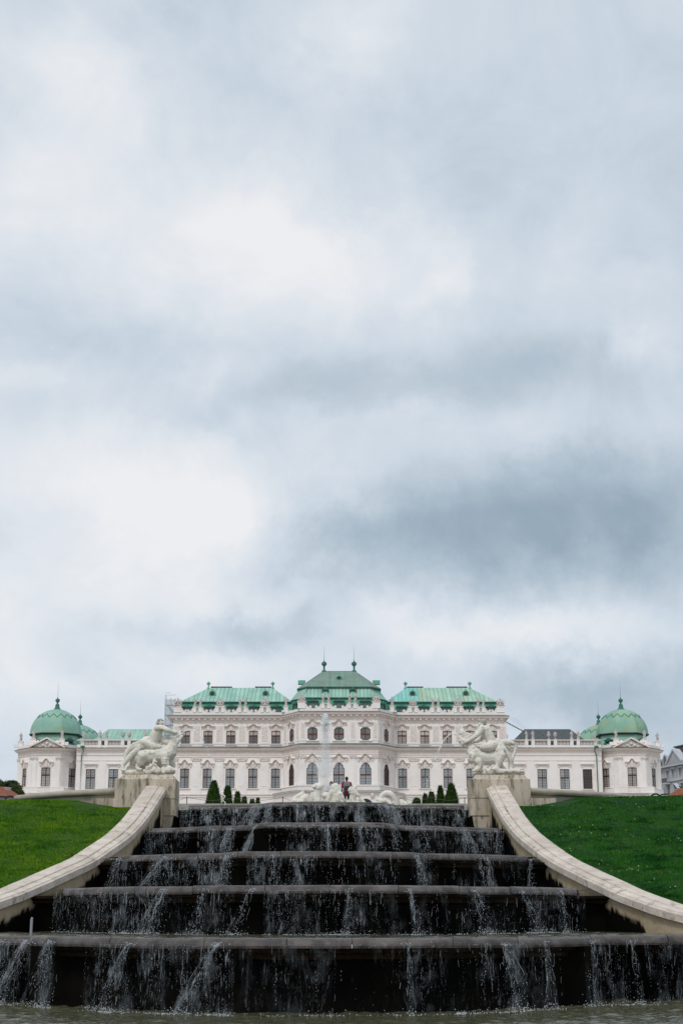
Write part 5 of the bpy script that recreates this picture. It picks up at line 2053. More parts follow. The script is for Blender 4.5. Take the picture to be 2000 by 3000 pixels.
    for k in range(8):
        a0, a1 = R(22.5 + 45 * k), R(22.5 + 45 * (k + 1))
        mb = MB()
        sub_ = 4
        vv, ff = [], []
        for (r, z) in prof:
            for j in range(sub_ + 1):
                t = j / sub_
                pa = Vector((math.cos(a0), math.sin(a0))) * r * rr
                pb = Vector((math.cos(a1), math.sin(a1))) * r * rr
                p = pa.lerp(pb, t)
                bul = 1 + 0.022 * (1 - (2 * t - 1) ** 2)
                vv.append((cx + p.x * bul, yc + p.y * bul, zd1 + z))
        for i in range(len(prof) - 1):
            for j in range(sub_):
                b = i * (sub_ + 1) + j
                ff.append((b, b + 1, b + sub_ + 2, b + sub_ + 1))
        mb.add(vv, ff)
        mb.build('dome_panel', m_dome, palace, True, fixn=False)
    # garland moulding hung round the dome
    mb = MB()
    path = []
    for i in range(161):
        th = 2 * math.pi * i / 160
        ph = (th - R(22.5)) / R(45)
        fr = ph - math.floor(ph)
        drop = 0.55 * abs(math.sin(math.pi * fr * 2)) if True else 0
        zf = 0.765 - 0.15 * (1 - abs(2 * ((fr * 2) % 1) - 1)) * (1.0 if int(fr * 2) % 2 == 0 else 1.0)
        # radius of the dome at that height, with its flat sides
        h = H * zf
        for (r0, z0), (r1, z1) in zip(prof, prof[1:]):
            if z0 - 0.1 <= h <= z1 - 0.1 + 1e-6:
                r = r0 + (r1 - r0) * (h - z0 + 0.1) / max(1e-6, z1 - z0)
                break
        flat = math.cos(R(22.5)) / math.cos((fr - 0.5) * R(45))
        bul = 1 + 0.022 * (1 - (2 * fr - 1) ** 2)
        path.append((cx + r * rr * flat * bul * math.cos(th) * 1.006, yc + r * rr * flat * bul * math.sin(th) * 1.006, zd1 + 0.1 + h))
    mb.tube(path, 0.075, 5, False)
    mb.build('garland', 'copper_dark', palace)
    zt = zap
    mb = MB()
    mb.lathe([(1.0, -0.2), (0.75, 0.1), (0.62, 0.25), (0.5, 0.4), (0.42, 0.9), (0.32, 1.2)], (cx, yc, zt), 10)
    mb.build('lantern_foot', 'copper_dark', palace, True)
    finial((cx, yc, zt + 0.5), 2.1, 0.95, 'copper_dark', 3.2)


PX = 58.95
for s in (-1, 1):
    pavilion(PA + s * PX, 310.4, 319.5, s, True, 'dome' if s < 0 else 'dome_right')
    pavilion(PA + s * (PX - 0.1), 338.5, 347.5, s, False, 'dome' if s < 0 else 'dome_right')
    # downpipe in the corner between gallery and pavilion
    x = PA + s * 52.0
    y = DG - 0.25
    mb = MB()
    mb.tube([(x + s * 0.1, DG - 0.9, ZP(2188, DG)), (x - s * 0.3, DG - 0.6, ZP(2200, DG)), (x + s * 0.15, y, ZP(2212, DG)), (x + s * 0.15, y, BASE - 0.5)], 0.10, 6)
    mb.box(x - 0.3, x + 0.5, DG - 1.1, DG - 0.6, ZP(2192, DG), ZP(2186, DG))
    mb.build('downpipe', 'copper_dark', palace)
# ------------------------------------------------------------------ the two fountain groups on the pedestals
SD = 56.75
ST = U(1000, 2200, SD)
MPP = SD / (CP + ((2200 - 1500) / F) * SP) / F      # metres per photograph pixel at the groups


def carve(items, zx0, zy0, k, name, voxel, m, parent=None, depth=SD, **kw):
    """round tapers given in enlarged-photograph coordinates plus a depth offset in metres: (x, y, dy, radius)"""
    mb = MB()
    mpp = depth / (CP + 0.157 * SP) / F / k
    for chain in items:
        if len(chain) == 1:
            x, y, d, r = chain[0]
            mb.ball(U(zx0 + x / k, zy0 + y / k, depth) + Vector((0, d, 0)), r * mpp, 10)
        for (a, b) in zip(chain, chain[1:]):
            pa = U(zx0 + a[0] / k, zy0 + a[1] / k, depth) + Vector((0, a[2], 0))
            pb = U(zx0 + b[0] / k, zy0 + b[1] / k, depth) + Vector((0, b[2], 0))
            mb.cone(pa, a[3] * mpp, pb, b[3] * mpp, 12)
    return sculpt(mb, name, voxel, m, parent, **kw)


rnd = random.Random(3)
# left: a man astride a scaly beast whose head is forced back, mouth to the sky
KL = (330, 2080, 5.2267)
base = U(330 + 550 / KL[2], 2080 + 990 / KL[2], SD)
lt = thing('fountain_statue', base, 'white stone man astride an open-mouthed beast spitting water, on the left pedestal', 'statue', 'white stone groups on the pedestals')
beast = [
    [(410, 735, 0, 88), (480, 705, 0, 112), (640, 705, 0, 116), (790, 680, 0, 122), (880, 650, 0, 108)],
    [(880, 650, 0, 108), (915, 560, 0, 84), (925, 490, 0, 66), (935, 430, 0, 58)],
    [(935, 430, 0, 56), (962, 395, 0, 40), (1000, 362, 0, 22)],                    # upper jaw
    [(962, 505, 0, 48), (1010, 470, 0, 34), (1062, 402, 0, 25)],                   # lower jaw
    [(905, 420, -0.1, 30), (882, 395, -0.1, 14)], [(905, 470, 0.12, 24), (855, 455, 0.12, 10)],
    [(470, 710, -0.18, 92), (440, 800, -0.16, 66)], [(430, 800, -0.1, 52), (385, 870, -0.1, 34), (400, 915, -0.15, 26), (450, 915, -0.2, 22)],
    [(330, 760, 0.05, 56), (280, 810, 0.1, 30)], [(500, 830, 0.1, 60), (300, 810, 0.1, 34)],
    [(800, 700, -0.2, 66), (815, 760, -0.22, 58), (822, 830, -0.2, 50), (830, 890, -0.2, 46)],
    [(790, 925, -0.22, 48), (880, 925, -0.24, 52)], [(880, 900, -0.25, 40), (930, 930, -0.2, 38)],
    [(720, 800, 0.2, 60), (770, 880, 0.2, 40)], [(900, 760, 0.15, 44), (930, 840, 0.15, 32), (955, 850, 0.1, 16)],
    [(905, 790, 0.1, 30), (950, 830, 0.1, 12)], [(880, 820, 0.1, 30), (940, 870, 0.1, 14)],
]
for i in range(8):       # spines of the neck and bristling back
    x, y = 560 + i * 38, 598 - i * 9 + (8 if i % 2 else 0)
    beast.append([(x, y + 14, rnd.uniform(-0.12, 0.12), 18), (x + 10, y - 6, 0, 7)])
for i in range(3):       # bands on the foreleg
    y = 762 + i * 34
    beast.append([(758 + i * 5, y, -0.24, 15), (815, y + 6, -0.38, 15), (868, y, -0.24, 15)])
beast += [[(170, 955, 0, 34), (420, 950, -0.05, 44), (640, 945, -0.1, 46), (930, 950, -0.1, 42)], [(250, 900, 0.15, 52), (350, 890, 0.2, 40), (480, 880, 0.2, 44)],
          [(555, 905, -0.22, 46), (580, 960, -0.22, 34)], [(650, 925, -0.24, 44)], [(545, 960, -0.25, 36)], [(700, 950, -0.25, 40)], [(800, 960, -0.28, 36)],
          [(640, 780, -0.24, 12), (640, 830, -0.28, 22), (600, 880, -0.28, 14)], [(640, 830, -0.28, 20), (690, 880, -0.28, 12)], [(650, 770, -0.24, 7), (690, 810, -0.26, 14)]]
carve(beast, *KL, 'beast', 0.021, 'stone_statue', lt, rough_amp=0.011, rough_scale=11)
man = [
    [(600, 520, 0.0, 84), (625, 450, 0, 80), (655, 380, 0, 82), (700, 315, 0, 80)],
    [(690, 285, -0.16, 48), (775, 282, -0.12, 42)], [(700, 280, 0.14, 50), (660, 310, 0.1, 40)],
    [(775, 282, -0.14, 44), (865, 322, -0.2, 40), (935, 350, -0.12, 30), (978, 342, -0.06, 24)],     # near arm to the muzzle
    [(720, 400, 0.1, 46), (770, 475, 0.12, 38), (835, 495, 0.06, 30), (870, 480, 0.02, 22)],         # far arm round the neck
    [(712, 275, 0.0, 42), (726, 232, 0, 36)],
    [(734, 192, -0.01, 52)], [(764, 200, -0.05, 26)], [(784, 208, -0.02, 11)], [(776, 226, -0.02, 14)],
    [(560, 540, -0.1, 64), (470, 500, -0.12, 60)],
    [(590, 555, -0.06, 68), (660, 560, -0.14, 52), (730, 572, -0.14, 36)],                            # near thigh over the back
    [(520, 470, -0.02, 70), (470, 540, -0.10, 58), (400, 610, -0.14, 50), (300, 690, -0.12, 46), (270, 730, -0.12, 46), (215, 790, -0.10, 36), (175, 850, -0.10, 29)],
    [(165, 870, -0.1, 30), (160, 920, -0.14, 27)], [(175, 925, -0.16, 22), (185, 930, -0.2, 18)],
]
hair = [[(698, 186, 0, 28)], [(712, 162, -0.05, 26)], [(742, 152, 0, 26)], [(696, 222, -0.04, 24)], [(772, 168, -0.03, 20)], [(684, 206, 0.02, 24)], [(720, 170, -0.09, 22)], [(705, 205, -0.09, 22)], [(720, 240, -0.07, 16)], [(750, 160, -0.08, 18)]]
carve(hair, *KL, 'hair', 0.020, 'stone_hair', lt, rough_amp=0.014, rough_scale=22)
carve(man, *KL, 'man', 0.020, 'stone_statue', lt, rough_amp=0.005, rough_scale=13)
tail = [[(520, 500, 0.05, 46), (430, 520, 0.05, 44), (340, 550, 0.05, 43), (265, 590, 0.05, 42), (215, 650, 0.05, 38), (200, 715, 0.05, 32), (205, 765, 0.05, 22)]]
for i in range(26):      # rings of scales along the tail
    t = i / 25
    x = 470 - 270 * math.sin(t * 1.57) ** 0.9
    y = 510 + 235 * (1 - math.cos(t * 1.57)) ** 1.1
    tail.append([(x, y - 20 * (1 - t), 0.05 - 0.06, 24 - 8 * t)])
carve(tail, *KL, 'tail', 0.020, 'stone_statue', lt, rough_amp=0.004, rough_scale=22)
# right: a man kneeling on a dolphin-maned beast, holding back a great fish head
KR = (1310, 2080, 5.8074)
base = U(1310 + 880 / KR[2], 2080 + 1090 / KR[2], SD)
rt = thing('fountain_statue', base, 'white stone man on a crouching beast pulling a spouting fish head, on right pedestal', 'statue', 'white stone groups on the pedestals')
beast = [
    [(430, 720, 0, 104), (520, 770, 0, 118), (650, 820, 0, 126), (800, 810, 0, 118), (890, 760, 0, 104)],
    [(420, 650, 0, 92), (390, 590, 0, 66), (350, 560, 0, 50)], [(430, 780, -0.1, 90), (405, 840, -0.12, 72), (400, 885, -0.12, 44)],
    [(880, 700, -0.08, 96), (840, 620, 0, 60), (850, 560, 0.0, 44)],
    [(900, 780, -0.15, 92), (870, 880, -0.2, 66), (845, 960, -0.2, 44), (800, 1000, -0.25, 36)], [(830, 1010, -0.25, 34), (770, 1020, -0.3, 26)],
    [(520, 880, -0.15, 72), (540, 960, -0.15, 50), (500, 1010, -0.2, 42), (440, 1045, -0.25, 32)],
    [(570, 920, -0.1, 44), (560, 1000, -0.1, 34), (540, 1030, -0.15, 28)], [(890, 900, 0.15, 52), (930, 970, 0.15, 40), (980, 1010, 0.1, 34)],
    [(590, 640, 0.05, 40), (680, 730, 0.0, 36), (760, 740, 0, 36)],
]
beast += [[(460, 1075, 0, 32), (700, 1072, -0.05, 40), (900, 1060, -0.05, 44), (1120, 1062, -0.05, 40), (1290, 1070, -0.02, 32)], [(840, 1040, -0.22, 46), (960, 1055, -0.22, 36)],
          [(900, 1030, -0.2, 26), (1060, 1050, -0.2, 36)], [(1040, 1030, -0.15, 26), (1200, 1050, -0.18, 32)], [(1130, 1020, -0.1, 24), (1270, 1045, -0.1, 26)],
          [(430, 1000, 0.05, 30), (470, 1040, 0.05, 30)], [(620, 960, -0.25, 12), (650, 1040, -0.28, 22)], [(670, 1000, -0.25, 10), (660, 1050, -0.3, 20)], [(770, 930, -0.25, 10), (720, 1020, -0.28, 20)],
          [(740, 970, -0.28, 12), (700, 1040, -0.3, 22)], [(600, 1020, -0.25, 12), (560, 1060, -0.28, 18)]]
carve(beast, *KR, 'beast', 0.021, 'stone_statue', rt, rough_amp=0.011, rough_scale=11)
fish = [
    [(290, 540, 0, 72), (240, 520, 0, 60), (225, 470, 0, 50)], [(300, 450, 0, 62), (255, 400, 0, 60), (235, 360, 0, 40)],
    [(320, 480, 0, 66), (380, 500, 0.02, 56), (400, 560, 0.02, 52)], [(250, 580, 0, 52), (235, 610, 0, 34)], [(330, 420, 0, 40), (400, 430, 0.02, 30)],
    [(245, 345, 0, 26), (270, 325, 0, 14)], [(215, 380, 0, 26), (205, 440, 0, 22), (212, 520, 0, 30)],
]
carve(fish, *KR, 'fish_head', 0.020, 'stone_statue', rt, rough_amp=0.014, rough_scale=9)
man = [
    [(755, 590, 0.0, 92), (735, 510, 0, 88), (685, 410, 0, 94), (640, 345, 0, 92)],
    [(570, 330, -0.14, 60), (690, 320, 0.12, 62)],
    [(575, 345, -0.16, 58), (500, 430, -0.22, 46), (440, 480, -0.22, 42), (360, 530, -0.18, 34), (305, 555, -0.14, 28)],
    [(650, 400, 0.12, 50), (570, 490, 0.14, 40), (500, 525, 0.12, 34), (430, 530, 0.1, 26)],
    [(600, 300, -0.02, 52), (585, 262, -0.02, 42)],
    [(585, 232, -0.02, 52)], [(545, 240, -0.06, 26)], [(545, 275, -0.04, 26)], [(555, 295, -0.02, 18)],
    [(770, 600, -0.06, 92), (700, 640, -0.2, 82), (610, 640, -0.24, 62), (575, 640, -0.24, 46)],
    [(600, 660, -0.2, 48), (720, 690, -0.1, 40)],
]
hair = [[(600, 190, 0, 38)], [(632, 210, 0.02, 34)], [(558, 190, -0.04, 30)], [(632, 248, 0, 28)], [(580, 180, -0.05, 26)], [(618, 232, -0.09, 26)], [(540, 272, -0.06, 22)], [(548, 292, -0.05, 20)], [(600, 205, -0.11, 22)], [(565, 215, -0.10, 18)], [(640, 190, -0.03, 18)]]
carve(hair, *KR, 'hair', 0.020, 'stone_hair', rt, rough_amp=0.014, rough_scale=22)
carve(man, *KR, 'man', 0.020, 'stone_statue', rt, rough_amp=0.005, rough_scale=13)
legs = [
    [(850, 520, 0.02, 46), (880, 560, 0.04, 50), (980, 545, 0.06, 58), (1070, 555, 0.06, 46), (1150, 575, 0.06, 34), (1168, 610, 0.06, 28), (1150, 700, 0.06, 24), (1115, 800, 0.04, 24), (1085, 890, 0.04, 26)],
    [(900, 590, 0.0, 52), (960, 680, -0.04, 52), (1020, 760, -0.04, 48), (1080, 860, -0.02, 42), (1085, 930, 0, 32), (1075, 990, 0, 26), (1090, 1020, -0.05, 24)],
    [(1000, 590, 0.1, 50), (1050, 640, 0.1, 34)],
]
carve(legs, *KR, 'hind_legs', 0.020, 'stone_statue', rt, rough_amp=0.005, rough_scale=13)
# iron water spouts in the mouths
for nm, K, pts, par in (('spout', KL, [(975, 470), (1000, 430), (1035, 390)], lt), ('spout', KR, [(225, 430), (205, 418), (185, 412)], rt)):
    mb = MB()
    mb.tube([U(K[0] + x / K[2], K[1] + y / K[2], SD) for x, y in pts], 0.022, 8)
    mb.build(nm, 'nozzle', par)

# ------------------------------------------------------------------ white figures in the upper pool
FD = 64.0
KF = (840, 2240, 4.6118)


def pool_statue(name, label, items, voxel=0.030, amp=0.006):
    x = sum(c[0][0] for c in items) / len(items)
    o = carve(items, *KF, name, voxel, 'stone_statue', None, FD, rough_amp=amp, rough_scale=12,
              origin=(U(KF[0] + x / KF[2], 2345, FD).x, FD, STEP_Z[4] - 0.1))
    return tag(o, label, 'statue', 'white figures in the upper pool')


pool_statue('reclining_statue', 'white stone lying figure at the left end of the upper pool figures', [
    [(80, 520, 0, 40), (110, 470, 0, 44), (170, 430, 0, 44), (225, 390, 0, 34)], [(225, 380, 0, 28), (240, 355, 0, 26)], [(200, 520, -0.1, 50), (230, 470, -0.1, 44), (270, 440, -0.1, 36), (290, 500, -0.1, 36)],
    [(250, 400, 0.1, 30), (290, 450, 0.1, 32), (300, 540, 0.1, 40)], [(120, 500, -0.1, 40), (200, 530, -0.1, 60)]])
pool_statue('horse_statue', 'white stone horse head with curling mane in the upper pool beside the jet', [
    [(410, 540, 0, 80), (400, 450, 0, 66), (410, 380, 0, 52), (420, 320, 0, 44)], [(420, 315, -0.05, 42), (380, 290, -0.1, 30), (360, 310, -0.12, 22)], [(440, 300, 0, 40), (455, 340, 0.05, 34), (465, 400, 0.05, 28)],
    [(430, 275, 0, 30), (470, 290, 0.03, 26)], [(400, 270, -0.04, 16), (392, 250, -0.04, 8)], [(350, 440, -0.1, 34), (325, 480, -0.15, 26), (330, 540, -0.15, 26)], [(340, 390, -0.12, 18), (330, 440, -0.15, 22)]], amp=0.016)
pool_statue('shell_bowl', 'white stone shell bowl in the upper pool between horse head and triton', [
    [(525, 560, 0.1, 30), (525, 470, 0.1, 34)], [(470, 395, 0.1, 20), (525, 400, 0.1, 34), (585, 395, 0.1, 20)], [(500, 420, 0.05, 36), (550, 420, 0.05, 36)]])
pool_statue('triton_statue', 'white stone long-haired triton in the upper pool, left of the man with backpack', [
    [(680, 560, 0, 90), (670, 470, 0, 80), (660, 400, 0, 66), (650, 350, 0, 58)], [(650, 320, 0, 48), (640, 300, 0, 46)], [(660, 285, -0.03, 36), (690, 320, -0.04, 32), (705, 370, -0.03, 28)], [(625, 300, -0.05, 30), (610, 340, -0.05, 26)],
    [(600, 380, -0.1, 36), (570, 440, -0.12, 32), (560, 520, -0.12, 34)], [(720, 400, -0.1, 36), (755, 460, -0.1, 28), (775, 490, -0.1, 20)], [(560, 430, 0, 24), (550, 500, 0, 40)], [(730, 520, 0, 60), (600, 540, 0, 60)]], amp=0.014)
pool_statue('nymph_statue', 'white stone nymph with bent arms in the upper pool, right of the man with backpack', [
    [(900, 560, 0, 70), (890, 460, 0, 50), (895, 400, 0, 46), (905, 360, 0, 44)], [(915, 330, 0, 30), (915, 310, 0, 30)], [(925, 295, 0.02, 22)], [(880, 345, -0.08, 26), (845, 350, -0.1, 24), (850, 330, -0.1, 20), (870, 310, -0.08, 18)],
    [(850, 380, -0.08, 18), (885, 390, -0.1, 24)], [(930, 370, -0.05, 24), (960, 420, -0.1, 20), (1000, 440, -0.1, 17)], [(860, 500, 0, 40), (830, 560, 0, 50)], [(960, 540, -0.05, 60), (1000, 480, -0.1, 34), (1040, 520, -0.1, 30)]])
pool_statue('dolphin_statue', 'white stone dolphin tail curled in an arch at the right of the upper pool', [
    [(1265, 560, 0, 44), (1270, 480, 0, 46), (1290, 430, 0, 46), (1330, 395, 0, 46), (1385, 395, 0, 46), (1430, 430, 0, 44), (1460, 480, 0, 40), (1475, 560, 0, 40)],
    [(1240, 480, -0.1, 24), (1300, 500, -0.12, 30)], [(1330, 480, -0.1, 26), (1390, 530, -0.12, 36)], [(1300, 500, -0.1, 26), (1250, 520, -0.12, 26)]])
pool_statue('rock_statue', 'small white stone lump beside the curled dolphin tail in the upper pool', [[(1540, 480, 0.05, 20), (1560, 540, 0.05, 40)], [(1600, 540, 0.05, 40), (1560, 500, 0.05, 26)]])

# ------------------------------------------------------------------ statues, trophies and urns on the palace roof
FIG = []


def figure_mesh(seed):
    """a draped standing figure about 1.85 m tall, feet at the origin"""
    r = random.Random(seed)
    mb = MB()
    sway = r.uniform(-0.08, 0.08)
    mb.lathe([(0.30, 0), (0.30, 0.12), (0.24, 0.14)], (0, 0, 0), 10)
    mb.cone((0.02, 0, 0.12), 0.21, (sway, 0, 0.75), 0.20, 10)
    mb.cone((sway, 0, 0.75), 0.21, (sway * 0.5, 0, 1.12), 0.17, 10)
    mb.cone((sway * 0.5, 0, 1.12), 0.17, (0, 0, 1.42), 0.20, 10)
    mb.cone((-0.2, 0, 1.45), 0.09, (0.2, 0, 1.45), 0.09, 8)
    mb.cone((0, 0, 1.45), 0.08, (0.01, -0.02, 1.62), 0.07, 8)
    mb.ball((0.01, -0.03, 1.72), 0.125, 10)
    mb.ball((0.01, 0.03, 1.77), 0.12, 8)
    up = r.random() < 0.4
    for sx in (-1, 1):
        if up and sx > 0:
            mb.cone((0.22, 0, 1.43), 0.08, (0.40, -0.05, 1.6), 0.065, 8)
            mb.cone((0.40, -0.05, 1.6), 0.065, (0.36, -0.08, 1.92), 0.05, 8)
        else:
            e = (sx * r.uniform(0.3, 0.38), -0.05, 1.12)
            mb.cone((sx * 0.22, 0, 1.43), 0.085, e, 0.07, 8)
            mb.cone(e, 0.065, (sx * r.uniform(0.02, 0.3), -0.2, r.uniform(0.85, 1.2)), 0.05, 8)
    mb.cone((-0.18, -0.12, 1.3), 0.09, (0.22, -0.14, 0.7), 0.12, 8)
    mb.cone((0.22, -0.05, 0.85), 0.12, (0.25, 0.02, 0.2), 0.11, 8)
    mb.cone((-0.16, -0.1, 0.6), 0.10, (-0.2, -0.05, 0.15), 0.11, 8)
    return mb


def trophy_mesh(seed):
    """heaped armour, shields and standards"""
    r = random.Random(seed)
    mb = MB()
    mb.cone((-0.6, 0, 0.25), 0.25, (0.6, 0, 0.25), 0.25, 10)
    mb.cone((0, 0, 0.3), 0.34, (0, 0, 1.05), 0.30, 10)
    mb.ball((0, -0.05, 1.45), 0.20, 10)
    mb.cone((0, 0.05, 1.5), 0.08, (0.02, 0.12, 1.95), 0.05, 8)
    for sx in (-1, 1):
        for i in range(4):
            a = R(25 + i * 17 + r.uniform(-6, 6))
            l = r.uniform(0.9, 1.15)
            mb.cone((sx * 0.2, 0.05, 0.55), 0.08, (sx * (0.2 + l * math.cos(a)), r.uniform(-0.1, 0.15), 0.55 + l * math.sin(a)), 0.055, 7)
        mb.cone((sx * 0.62, -0.12, 0.6), 0.24, (sx * 0.62, -0.18, 0.62), 0.24, 10)
        mb.cone((sx * 0.9, 0, 0.15), 0.16, (sx * 0.45, -0.1, 0.25), 0.2, 8)
        mb.ball((sx * 0.35, -0.15, 0.95), 0.16, 8)
    return mb


def urn_mesh():
    mb = MB()
    mb.lathe([(0.26, 0), (0.26, 0.1), (0.12, 0.16), (0.10, 0.34), (0.20, 0.48), (0.40, 0.72), (0.44, 0.95), (0.36, 1.08), (0.44, 1.16), (0.40, 1.2)], (0, 0, 0), 14)
    for i in range(9):
        th = i * 2.4
        mb.ball((0.22 * math.cos(th) * (1 - i / 14), 0.22 * math.sin(th) * (1 - i / 14), 1.22 + i * 0.035), 0.17, 7)
    return mb


protos = {'figure': [], 'trophy': [], 'urn': []}
for i in range(4):
    o = sculpt(figure_mesh(10 + i), 'roof_statue', 0.04, 'stone_roof_statue', None, (0, 0, 0), 2, 0.01, 6)
    protos['figure'].append(o)
for i in range(2):
    o = sculpt(trophy_mesh(30 + i), 'trophy', 0.05, 'stone_roof_statue', None, (0, 0, 0), 2, 0.015, 6)
    protos['trophy'].append(o)
protos['urn'].append(sculpt(urn_mesh(), 'roof_urn', 0.04, 'stone_roof_statue', None, (0, 0, 0), 1))
ORDN = ['first', 'second', 'third', 'fourth', 'fifth']
used_p = set()
for n, (kind, P, s, idx, where) in enumerate(roof_statues):
    side = 'left' if s < 0 else 'right'
    o = protos[kind][n % len(protos[kind])]
    if o.name in used_p:
        o = o.copy()
        col.objects.link(o)
    used_p.add(o.name)
    o.location = P
    o.rotation_euler = (0, 0, 0.0)
    sc = random.Random(n).uniform(0.94, 1.04)
    mir = -1 if (kind == 'figure' and n % 3 == 0) else 1
    o.scale = (sc * 0.95, sc, sc)
    o.rotation_euler = (0, 0, random.Random(n + 50).uniform(-0.5, 0.5))
    if where == 'wing':
        if idx == 9:
            lab = 'carved stone trophy on the outer corner of the %s wing parapet' % side
        elif idx == 'inner':
            lab = 'single stone statue where the %s wing parapet meets the centre block' % side
        elif kind == 'trophy':
            lab = 'carved stone trophy on the %s wing parapet, the one %s' % (side, 'nearer the centre block' if idx == 0 else 'nearer the outer corner')
        else:
            inner = idx[1] * s < 0
            lab = '%s stone statue of the pair on the %s wing parapet nearer the %s' % ('inner' if inner else 'outer', side, 'centre block' if idx[0] == 1 else 'outer corner')
    elif where == 'centre':
        if kind == 'trophy':
            lab = 'large stone trophy on the %s corner of the centre block parapet' % side
        else:
            lab = '%s statue of the %s pair on the centre block parapet' % ('left' if idx[1] < 0 else 'right', side)
    elif where == 'gallery':
        i, sx = idx
        pos = ['beside the tall wing', 'halfway along', 'nearest the domed pavilion'][i]
        lab = '%s %s of the %s gallery balustrade pair %s' % ('left' if sx < 0 else 'right', 'stone urn' if kind == 'urn' else 'stone statue', side, pos)
    else:
        lab = 'stone statue on the %s corner of the %s domed pavilion parapet' % (idx, side)
    tag(o, lab, 'urn' if kind == 'urn' else ('trophy' if kind == 'trophy' else 'statue'), 'urns on the gallery balustrades' if kind == 'urn' else ('trophies on the palace parapet' if kind == 'trophy' else 'statues on the palace parapets'))
# ------------------------------------------------------------------ falling water
# per step: places (photograph columns) where a thick rope of water leaps from the lip: (column at lip, column at the foot, thickness)
GUSH = [
    [(92, 20, 1.2), (160, 130, 1.2), (385, 325, 1.0), (640, 545, 0.95), (1472, 1520, 1.1), (1728, 1712, 0.9), (20, 8, 0.8), (1195, 1200, 0.4), (1590, 1600, 0.6), (1840, 1850, 0.5)],
    [(480, 438, 1.3), (735, 690, 0.9), (1388, 1424, 1.2), (1530, 1572, 1.1), (600, 575, 0.7), (1640, 1650, 0.5), (1022, 1012, 0.5), (1200, 1222, 0.7)],
    [(345, 325, 1.1), (480, 430, 1.4), (668, 655, 1.1), (800, 810, 0.7), (1222, 1240, 0.9), (1425, 1440, 0.9), (1555, 1550, 0.7), (1405, 1412, 0.5)],
    [(430, 425, 0.9), (670, 650, 1.5), (745, 715, 1.2), (1150, 1170, 1.2), (1362, 1395, 1.2), (1240, 1262, 0.9), (960, 965, 0.6), (1460, 1458, 0.7)],
    [(745, 705, 1.4), (790, 770, 1.2), (1150, 1182, 1.3), (1130, 1160, 1.3), (760, 735, 1.1), (1110, 1135, 0.8), (530, 530, 0.5)],
]
# share of each stretch of lip that carries a curtain: (from, to column, flow)
FLOW = [
    [(-60, 178, 1.0), (255, 700, 0.9), (700, 1010, 0.32), (1010, 1380, 0.5), (1380, 1640, 0.85), (1700, 2060, 0.9)],
    [(160, 500, 1.0), (500, 690, 0.9), (770, 1080, 1.0), (1080, 1320, 0.9), (1330, 1712, 0.95)],
    [(330, 420, 1.0), (430, 680, 1.1), (722, 1010, 1.25), (1010, 1180, 0.6), (1200, 1380, 0.6), (1380, 1560, 0.55)],
    [(422, 560, 1.25), (575, 690, 1.25), (780, 1130, 1.15), (1190, 1320, 0.95), (1320, 1480, 0.9)],
    [(522, 720, 1.5), (720, 800, 1.5), (800, 1120, 1.25), (1120, 1190, 1.5), (1190, 1372, 1.4)],
]


def lip_x(k, px):
    """x on the lip of step k at a photograph column"""
    x = AX
    for _ in range(6):
        y = front(k, x)
        v = (2600 - 1500) / F
        x = (px - 1000) / F * y / (CP + v * SP)
    return x


